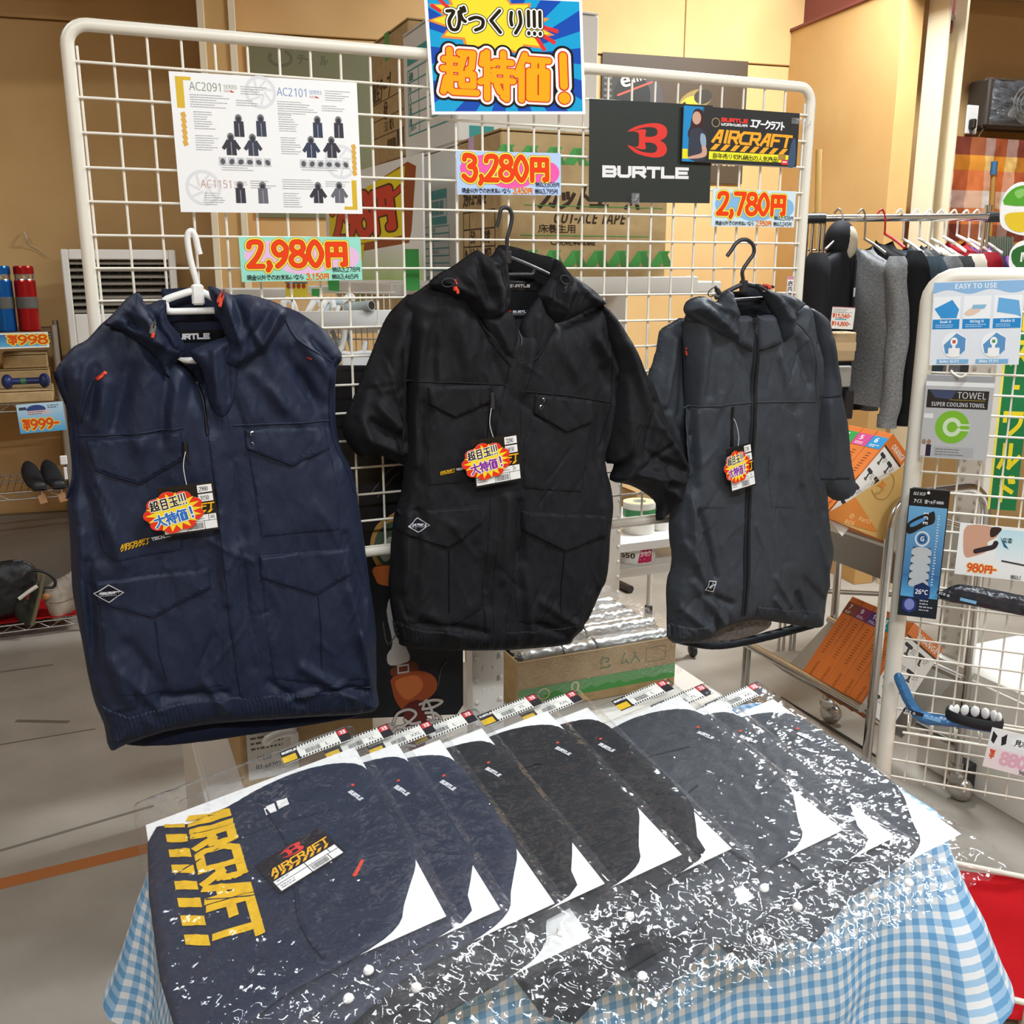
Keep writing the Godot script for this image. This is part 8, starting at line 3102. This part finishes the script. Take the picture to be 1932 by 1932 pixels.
func wire_stand() -> void:
	rng.seed = 61
	var b := Basis(RU, Vector3.UP, RN)
	var o := thing("wire_stand", "white wire display stand with a thick rounded post at the right edge", "display stand", RO)
	var g := Geo.new()
	var path := [RO + Vector3(0, 0.02, 0), RO + Vector3(0, 0.7, 0), RO + Vector3(0, 1.38, 0)]
	for i in 6:
		var an := PI - PI * 0.5 * i / 5.0
		path.append(RO + RU * (0.05 + cos(an) * 0.05) + Vector3(0, 1.385 + sin(an) * 0.05, 0))
	path.append(RO + RU * 0.6 + Vector3(0, 1.435, 0))
	g.tube(path, 0.017, 14)
	part("frame", g, M.panel_white, o)
	for i in 15:
		g = Geo.new()
		var s := 0.045 + i * 0.04
		g.tube([RO + RU * s + Vector3(0, 0.36, 0), RO + RU * s + Vector3(0, 1.43, 0)], 0.0021, 5)
		part("wire", g, M.panel_white, o)
	for i in 27:
		g = Geo.new()
		var y := 0.37 + i * 0.04
		g.tube([RO + RN * 0.004 + Vector3(0, y, 0), RO + RU * 0.62 + RN * 0.004 + Vector3(0, y, 0)], 0.0024, 5)
		part("wire", g, M.panel_white, o)
	# its basket at the bottom with red cloth
	for y in [0.20, 0.105]:
		g = Geo.new()
		var off := 0.02 if y > 0.15 else 0.30
		g.tube([RO + RN * off + Vector3(0, y, 0), RO + RU * 0.7 + RN * off + Vector3(0, y, 0)], 0.006, 8)
		part("basket_rim", g, M.panel_white, o)
	for i in 16:
		g = Geo.new()
		var s := 0.02 + i * 0.045
		g.tube([RO + RU * s + RN * 0.30 + Vector3(0, 0.105, 0), RO + RU * s + RN * 0.29 + Vector3(0, 0.03, 0), RO + RU * s + RN * 0.02 + Vector3(0, 0.03, 0)], 0.003, 6)
		part("basket_wire", g, M.panel_white, o)
	var rows := []
	var nn := noise(5.0, 2, false, 66)
	for i in 16:
		var row := []
		for j in 24:
			var u := j / 23.0
			var v := i / 15.0
			var p := RO + RU * (0.0 + u * 0.75) + RN * (0.28 - v * 0.27)
			row.append(p + Vector3(0, 0.045 + 0.14 * v + 0.02 * nn.get_noise_2d(u * 0.6, v * 0.4), 0))
		rows.append(row)
	g = Geo.new()
	g.grid(rows)
	tag(part("red_cloth", g, M.red_cloth, self), "red cloth lining the low wire basket at the lower right", "cloth")
	# small shelf basket with a headband
	for q in [[0.0, 0.0], [0.0, 0.1]]:
		g = Geo.new()
		g.tube([RO + RN * (0.01 + q[1]) + RU * 0.03 + Vector3(0, 0.525, 0), RO + RN * (0.01 + q[1]) + RU * 0.6 + Vector3(0, 0.525, 0)], 0.003, 6)
		part("shelf_rail", g, M.panel_white, o)
	for i in 12:
		g = Geo.new()
		var s := 0.04 + i * 0.045
		g.tube([RO + RU * s + RN * 0.01 + Vector3(0, 0.522, 0), RO + RU * s + RN * 0.11 + Vector3(0, 0.522, 0), RO + RU * s + RN * 0.112 + Vector3(0, 0.55, 0)], 0.0018, 5)
		part("shelf_wire", g, M.panel_white, o)
	# EASY TO USE card
	var k := new_ink(172, 156)
	k.rect(0, 0, 172, 156, Color("dfe4ea"))
	k.layer = 2
	var wave := PackedVector2Array([Vector2(0, 2), Vector2(172, 2)])
	for i in 25:
		wave.append(Vector2(172 - i * 172 / 24.0, 20 + 4 * sin(i * 0.55)))
	k.poly(wave, Color("8db6dc"))
	k.layer = 3
	k.latin("EASY TO USE", 42, 5, 9, Color("e6edf4"), "bold", 1.08)
	var ttl := ["Soak it", "Wring it", "Shake it"]
	for i in 3:
		k.rect(2 + i * 58, 28, 52, 60, Color("eef0f2"))
		k.layer = 4
		k.rect(2 + i * 58, 70, 52, 18, Color("2a88c8"))
		k.layer = 5
		k.latin(ttl[i], 16 + i * 58, 72, 5, Color("e4eef6"), "bold")
		k.tiny(8 + i * 58, 80, 40, 2, 3.6, 1.4, Color("b8d8ee"), rng)
		k.layer = 3
	k.layer = 5
	k.flatpoly([Vector2(4, 50), Vector2(38, 34), Vector2(52, 52), Vector2(48, 68), Vector2(18, 68)], Color("3a92d2"))
	k.poly(smooth(pts("62,60 78,48 92,46 92,56 74,64")), Color("e2c6b2"))
	k.flatpoly([Vector2(78, 44), Vector2(104, 44), Vector2(100, 52), Vector2(76, 52)], Color("8cb8d4"))
	k.flatpoly([Vector2(126, 32), Vector2(164, 38), Vector2(170, 68), Vector2(160, 64), Vector2(124, 58)], Color("6aaada"))
	for i in 2:
		k.ell(46 + i * 76, 118, 24, 24, Color("eceff2"))
		k.layer = 6
		k.flatpoly([Vector2(30 + i * 76, 134), Vector2(26 + i * 76, 118), Vector2(50 + i * 76, 96), Vector2(68 + i * 76, 106), Vector2(68 + i * 76, 128), Vector2(60 + i * 76, 136)], Color("5a93c4"))
		k.layer = 7
		k.ell(46 + i * 76, 112, 7, 8, Color("f2f2f2"))
		k.rect(36 + i * 76, 124, 22, 16, Color("f0eeec"))
		k.rect(43 + i * 76, 114, 6, 12, Color("f2f2f2"))
		k.layer = 8
		k.rect(43 + i * 76, 109, 6, 6, Color("cf4a3a") if i == 0 else Color("4a9a52"))
		k.rect(14 + i * 76, 145, 62, 8, Color("7ab0d8"))
		k.layer = 9
		k.latin(["Befor: 43.5°C", "After: 17.5°C"][i], 20 + i * 76, 146.5, 5, Color("f2f6fa"), "bold", 0.9)
		k.layer = 5
	sheet_at("instruction_card", "pale blue instruction card in plastic reading easy to use on the wire stand", "card", rp(1762, 532, 0.03), rp(1934, 526, 0.03), rp(1757, 689, 0.03), k, M.laminate, "", 0.0014, M.ink_gloss)
	# silver towel pouch
	k = new_ink(130, 156)
	k.rect(0, 0, 130, 156, Color("b3b4b5"))
	k.layer = 2
	k.rect(0, 0, 130, 11, Color("9b9c9e"))
	k.rect(0, 12, 130, 8, Color("e2e2e2"))
	k.rect(4, 27, 118, 34, Color("2e2c2c"))
	k.layer = 3
	k.flatpoly([Vector2(8, 28), Vector2(60, 28), Vector2(52, 44), Vector2(20, 42)], Color("3f4a66"))
	k.latin("TOWEL", 62, 30, 12, Color("c9c9c9"), "plain", 1.05)
	k.latin("SUPER COOLING TOWEL", 14, 50, 7.5, Color("bdbdbd"), "bold", 0.86)
	k.line(PackedVector2Array([Vector2(48, 45), Vector2(116, 45)]), 0.8, Color("b09a3a"))
	k.ell(58, 96, 33, 31, Color("79b236"))
	k.layer = 4
	k.ring(58, 96, 14, 14, 8, Color("c8d8bc"), 0.35, TAU - 0.35)
	for y in [-5, 5]:
		k.rect(68, 96 + y - 1.5, 24, 3, Color("c8d8bc"))
	k.rect(2, 72, 18, 9, Color("dedada"))
	k.rect(26, 134, 78, 18, Color("a6a7a8"))
	k.tiny(30, 138, 70, 3, 5, 1.6, Color("5a5a5a"), rng)
	for i in 2:
		k.layer = 5
		k.ell(6 + i * 10, 126, 4, 5, Color("9a7a66"))
		k.rect(1 + i * 10, 131, 10, 22, [Color("c9c2be"), Color("2c2a38")][i])
	var t := sheet_at("towel_pouch", "silver cooling towel pouch with a green ring emblem on the wire stand", "pouch", rp(1749, 707, 0.035), rp(1878, 711, 0.035), rp(1736, 862, 0.035), k, hexm("b3b4b5", 0.3, 0.4), "", 0.016, M.ink_gloss)
	var cc := Geo.new()
	cc.tube(curve([rp(1795, 700, 0.0), rp(1800, 706, 0.03), rp(1812, 712, 0.045), rp(1824, 706, 0.045)]), 0.0025, 6)
	part("hook", cc, M.panel_white, t)
	# ice pack pouch
	k = new_ink(78, 242)
	k.rect(0, 0, 78, 242, Color("17171a"))
	k.layer = 2
	k.shade(2, 32, 74, 150, Color("6aa6cf"), Color("2c5f96"))
	k.shade(2, 160, 74, 44, Color("2c5f96"), Color("5aa6d8"))
	k.layer = 3
	k.write("アイスG型ヘッド", 10, 19, 6.5, 1.0, Color("d8d8da"), 0.75, false)
	k.rect(54, 20, 14, 5, Color("a8a8ac"))
	k.latin("ELE SCO", 8, 6, 5.5, Color("d0d0d2"), "bold", 0.8, 0.0, 0.2)
	k.poly(smooth(pts("2,66 20,52 44,42 52,40 54,60 34,70 12,84 2,82"), 3), Color("18181c"))
	k.layer = 4
	k.poly(smooth(pts("8,66 28,54 40,52 26,64 10,72"), 3), Color("4a8cc0"))
	k.latin("I C E", 41, 42, 9, Color("e2e6ea"), "bold", 0.9, PI / 2)
	k.ring(34, 92, 13, 13, 3, Color("d8dde2"))
	k.ell(34, 92, 9, 9, Color("2a527e"))
	k.layer = 5
	k.latin("G", 30.5, 87.5, 9, Color("e8ecf0"), "bold")
	k.layer = 3
	k.flatpoly([Vector2(18, 108), Vector2(52, 108), Vector2(54, 176), Vector2(14, 182)], Color("22262e"))
	k.layer = 4
	for i in 5:
		k.poly(smooth(pts("18,%d 35,%d 52,%d 54,%d 36,%d 17,%d" % [112 + i * 15, 107 + i * 15, 111 + i * 15, 122 + i * 15, 124 + i * 15, 123 + i * 15]), 3), Color("b9bdbf"))
	k.tiny(60, 46, 5, 26, 5.2, 2.2, Color("c8d6e2"), rng)
	k.flatpoly([Vector2(28, 182), Vector2(44, 174), Vector2(60, 182), Vector2(60, 202), Vector2(44, 212), Vector2(28, 202)], Color("1c2452"))
	k.flatpoly([Vector2(8, 212), Vector2(22, 204), Vector2(36, 212), Vector2(36, 228), Vector2(22, 236), Vector2(8, 228)], Color("2a2f78"))
	k.layer = 5
	k.ell(22, 219, 10, 11, Color("7f86c0"))
	k.latin("26°C", 31, 188, 9, Color("eef0f4"), "bold", 0.95)
	k.tiny(42, 208, 28, 4, 6, 2.4, Color("b8b8bc"), rng)
	t = sheet_at("cooling_pack", "tall dark blue cooling pack pouch hanging at the wire stand's post", "pouch", rp(1717, 921, 0.06), rp(1793, 927, 0.06), rp(1697, 1160, 0.06), k, hexm("17171a", 0.3), "", 0.02, M.ink_gloss)
	cc = Geo.new()
	cc.tube([rp(1752, 930, 0.0), rp(1752, 930, 0.075)], 0.003, 6)
	part("hook", cc, M.panel_white, t)
	# neck band price sign
	k = new_ink(150, 104)
	k.rect(0, 0, 150, 104, Color("efeeec"))
	k.layer = 2
	k.shade(74, 6, 76, 60, Color("bfe2ea"), Color("e6eef0"))
	k.poly(smooth(pts("14,4 70,4 72,22 56,34 60,50 30,66 16,66 10,40"), 3), Color("cf9f86"))
	k.layer = 3
	k.poly(smooth(pts("60,4 80,4 70,20 60,22"), 3), Color("3a2a24"))
	k.line(smooth(pts("36,54 52,48 68,42 72,34"), 4, false), 10, Color("2f2a30"))
	k.write("密着", 84, 22, 9, 1.2, Color("3a5a64"), 0.95, false)
	k.flatpoly([Vector2(78, 20), Vector2(88, 40), Vector2(98, 44), Vector2(90, 34)], Color("2a6a86"))
	k.line(PackedVector2Array([Vector2(88, 68), Vector2(148, 74)]), 3.4, Color("3a3a40"))
	k.layer = 4
	k.write("980円-", 24, 80, 15, 6.5, Color("f4d89a"), 0.95)
	k.layer = 5
	k.write("980円-", 24, 80, 15, 3.4, Color("e0561c"), 0.95)
	k.write("税込1", 108, 94, 8, 1.0, Color("4a4a4a"), 0.9, false)
	sheet_at("price_sign", "white price sign with a neck band picture reading 980 yen on the wire stand", "sign", rp(1812, 986, 0.05), rp(1962, 1000, 0.05), rp(1806, 1083, 0.05), k, M.paper, "", 0.0014, M.ink)
	# pouches lying on hooks
	var c := Cloth.new()
	for q in [["black and blue pouch lying flat on a hook below the neck band sign", "1772,1122 1800,1104 1840,1106 1932,1124 1980,1134 1980,1168 1900,1156 1830,1142 1784,1134", "2b2c33", 0.07], ["blue and black pouch bent over the stand's shelf behind the headband", "1686,1276 1700,1270 1716,1300 1740,1340 1800,1352 1900,1380 1900,1386 1800,1372 1736,1364 1708,1330 1694,1300", "3a6f9e", 0.07]]:
		var out := PackedVector2Array()
		for v in pts(q[1]):
			var p := rp(v.x, v.y, q[3])
			out.append(Vector2((p - RO).dot(RU), p.y))
		c = Cloth.new()
		c.setup(smooth(out, 3))
		c.bulge = 0.012
		c.rim = 0.02
		fresh(c, 71, 0.004, 0.003, Vector2(1, 1), 24.0)
		g = Geo.new()
		c.sheet(g, 0.004)
		c.sheet(g, 0.01, false, 0.012)
		rest(g, Transform3D(b, RO + RN * q[3]))
		var pm := hexm(q[2], 0.25)
		t = thing("soft_pouch", q[0], "pouch", rp(1800, 1130 if q[2] == "2b2c33" else 1350, q[3]))
		part("pouch", g, pm, t)
		k = new_ink(100, 20)
		k.rect(0, 4, 40, 10, Color("1a1a1e"))
		k.layer = 2
		k.latin("ICE G", 4, 6, 6, Color("e2e2e6"), "bold", 1.0, 0.1)
		k.rect(44, 8, 30, 8, Color("7fb4d8"))
		var pr := part("print", k.mesh(0.1, 0.016), M.ink_gloss, t, true)
		var ctr := rp(1818, 1130, 0.084) if q[2] == "2b2c33" else rp(1752, 1353, 0.084)
		pr.transform = t.global_transform.affine_inverse() * Transform3D(b * Basis(Vector3(0, 0, 1), -0.14), ctr)
	# headband: an oval loop with white cells inside
	var hc := rp(1838, 1355, 0.07)
	t = thing("cooling_headband", "black oval cooling headband with white cells lying on the stand's shelf", "headband", hc)
	rows = []
	for i in 7:
		var row := []
		for j in 40:
			var an := TAU * j / 40
			var ww := 0.052 + 0.003 * cos(TAU * i / 6.0)
			var d := 0.026 + 0.003 * cos(TAU * i / 6.0)
			row.append(hc + RU * cos(an) * ww + RN * sin(an) * d + Vector3(0, 0.012 * sin(TAU * i / 6.0) - 0.004 * cos(an), 0))
		rows.append(row)
	g = Geo.new()
	g.grid(rows, true)
	part("band", g, hexm("141416", 0.7), t)
	for i in 7:
		g = Geo.new()
		var an := PI + 0.35 + i * 0.42
		g.ball(hc + RU * cos(an) * 0.047 + RN * sin(an) * 0.021 + Vector3(0, 0.006, 0), Vector3(0.009, 0.012, 0.005), Basis(Vector3.UP, -an + PI * 0.5 - 0.79), 10, 7)
		part("gel_cell", g, M.plastic_white, t)
	k = new_ink(110, 80)
	k.rect(0, 0, 110, 80, Color("f0efee"))
	k.layer = 2
	k.rect(0, 38, 110, 42, Color("f2dfe0"))
	k.flatpoly([Vector2(4, 6), Vector2(14, 14), Vector2(24, 14), Vector2(32, 6), Vector2(34, 26), Vector2(22, 34), Vector2(14, 34), Vector2(4, 26)], Color("2c2a2c"))
	k.layer = 3
	k.flatpoly([Vector2(15, 12), Vector2(22, 12), Vector2(26, 34), Vector2(10, 34)], Color("f0efee"))
	k.cloud(90, 18, 52, 16, 12, Color("f8f8f8"))
	k.layer = 4
	k.write("見本品の", 50, 12, 13, 1.7, Color("3a3a3a"), 0.95, false)
	k.write("¥", 8, 44, 16, 3, Color("d8522c"), 0.9)
	k.write("880", 32, 44, 22, 6, Color("eab0c0"), 1.0)
	k.write("968", 72, 70, 8, 1.4, Color("3a3a3a"), 0.9)
	sheet_at("price_tag", "white and pink price tag with a puppy face reading 880 yen", "price tag", rp(1872, 1372, 0.115), rp(1978, 1398, 0.115), rp(1865, 1448, 0.115), k, M.paper)
	# shelving behind: perforated post, back board, green banner
	var sh := thing("shelf_bay", "white shelving bay with a perforated post and deep kick board behind the wire stand", "shelving", Vector3(2.3, 0, 0.3))
	var ux := Vector3(0, 0, 1)
	var sb := Basis(ux, Vector3.UP, Vector3(-1, 0, 0))
	var e0 := pp(1818, 800, Vector3(2.24, 0, 0), Vector3.RIGHT)
	var e1 := pp(1868, 800, Vector3(2.24, 0, 0), Vector3.RIGHT)
	g = Geo.new()
	var pw := e1.z - e0.z
	var pc := (e0 + e1) * 0.5
	g.box(Vector3(2.241, 0.72, pc.z), Vector3(pw, 1.44, 0.002), sb, 0.0005)
	for s in [-0.5, 0.5]:
		g.box(Vector3(2.256, 0.72, pc.z + pw * s), Vector3(0.002, 1.44, 0.03), sb, 0.0005)
	var post := part("upright", g, M.white, sh)
	g = Geo.new()
	for i in 46:
		for s in [-0.3, 0.3]:
			g.ball(Vector3(2.238, 0.12 + i * 0.028, pc.z + pw * s), Vector3(0.006, 0.008, 0.004), sb, 7, 5)
	part("lug", g, hexm("b9b4aa", 0.5), post).set_meta("kind", "stuff")
	g = Geo.new()
	g.box(Vector3(2.208, 0.165, 0.45), Vector3(1.5, 0.33, 0.014), sb, 0.002)
	part("kick_board", g, M.white, sh)
	g = Geo.new()
	g.box(Vector3(2.44, 0.34, 0.45), Vector3(1.5, 0.02, 0.46), sb, 0.002)
	part("base_shelf", g, M.white, sh)
	g = Geo.new()
	g.box(Vector3(2.18, 0.05, pp(1816, 1492, Vector3(2.18, 0, 0), Vector3.RIGHT).z), Vector3(0.05, 0.10, 0.035), sb, 0.004)
	part("foot", g, M.plastic_black, sh)
	var po := -0.42
	k = new_ink(64, 420)
	k.rect(0, 0, 64, 420, Color("1d7a46"))
	k.layer = 2
	k.rect(0, 0, 6, 420, Color("f2e36a"))
	for i in 6:
		k.write("ルス・ワルド".substr(i, 1), 14, 14 + i * 68, 46, 9, Color("f0da2a"), 0.95, false)
	sheet_at("green_banner", "green vertical banner with yellow writing at the right edge behind the stand", "banner", rp(1905, 560, po + 0.05), rp(1962, 560, po + 0.05), rp(1888, 962, po + 0.05), k, hexm("1d7a46", 0.6))
	# white edged sign with green and yellow fields above it
	for q in [["white edged sign with a green dome and yellow field above the instruction card", 1886, 342, 1975, 446, 0.0], ["white edged green badge sign below the domed sign", 1902, 452, 1975, 520, 1.0]]:
		var s0 := rp(q[1], q[2], -0.3)
		var s1 := rp(q[3], q[4], -0.3)
		var w := (s1 - s0).dot(RU)
		var h := s0.y - s1.y
		t = thing("shaped_sign", q[0], "sign", (s0 + s1) * 0.5, "shaped signs at the right edge")
		t.basis = b
		var outl := PackedVector2Array()
		for i in 40:
			var an := TAU * i / 40
			outl.append(Vector2(cos(an) * w * 0.5 * (0.92 + 0.06 * cos(3 * an)), sin(an) * h * 0.5 * (0.94 + 0.05 * sin(4 * an))))
		g = Geo.new()
		g.prism(outl, -0.004, 0.0)
		part("board", g, M.card_white, t, true)
		k = new_ink(100, 100)
		if q[5] == 0.0:
			k.poly(smooth(pts("14,42 24,16 52,8 86,16 92,42"), 3), Color("5aa83a"))
			k.poly(smooth(pts("18,60 50,56 88,60 80,82 50,92 26,82"), 3), Color("e8c63a"))
			k.layer = 2
			k.poly(smooth(pts("30,20 44,14 54,20 40,32"), 3), Color("8cc86a"))
		else:
			k.poly(smooth(pts("14,30 50,14 88,30 84,66 50,88 18,66"), 3), Color("2f6a3a"))
			k.layer = 2
			k.latin("M", 34, 36, 26, Color("e6ece2"), "bold")
		part("print", k.mesh(w, h), M.ink_gloss, t, true).position.z = 0.0006


func _ready() -> void:
	set_fonts()
	light_and_camera()
	set_materials()
	lamps()
	room()
	grid_panel()
	signs()
	navy_vest()
	black_jacket()
	charcoal_jacket()
	table()
	bags()
	behind()
	handles()
	trolley()
	left_side()
	right_wall()
	garments()
	catalogue_cart()
	wire_stand()


func lamps() -> void:  # all lamps are out of view, set where their light is wanted
	lamp(Vector3(2.9, 3.25, -1.3), 1.2, 0.1, 17.0, "unseen twin tube batten between the panel and the right wall, placed to light the right and back")
	lamp(Vector3(0.9, 2.75, 1.15), 1.2, 0.1, 3.0, "unseen twin tube batten low over the table, placed to light the jackets more than the far walls")
	lamp(Vector3(-0.5, 3.2, 3.0), 1.2, 0.1, 10.0, "unseen twin tube batten behind the camera, placed to light the fronts")
	lamp(Vector3(3.0, 3.25, 2.2), 1.2, 0.1, 8.0, "unseen twin tube batten under the ceiling to the right of the camera, out of view")
	lamp(Vector3(-1.3, 3.2, -0.8), 1.2, 0.1, 2.4, "unseen twin tube batten above the heater and the wire rack, placed to light the left faces")
	var g := Geo.new()
	g.box(Vector3(-1.85, 3.08, -2.3), Vector3(4.4, 1.1, 0.14), Basis.IDENTITY, 0.004)
	struct("beam", g, M.wall)  # unseen header beam, out of view, placed to darken the upper left wall
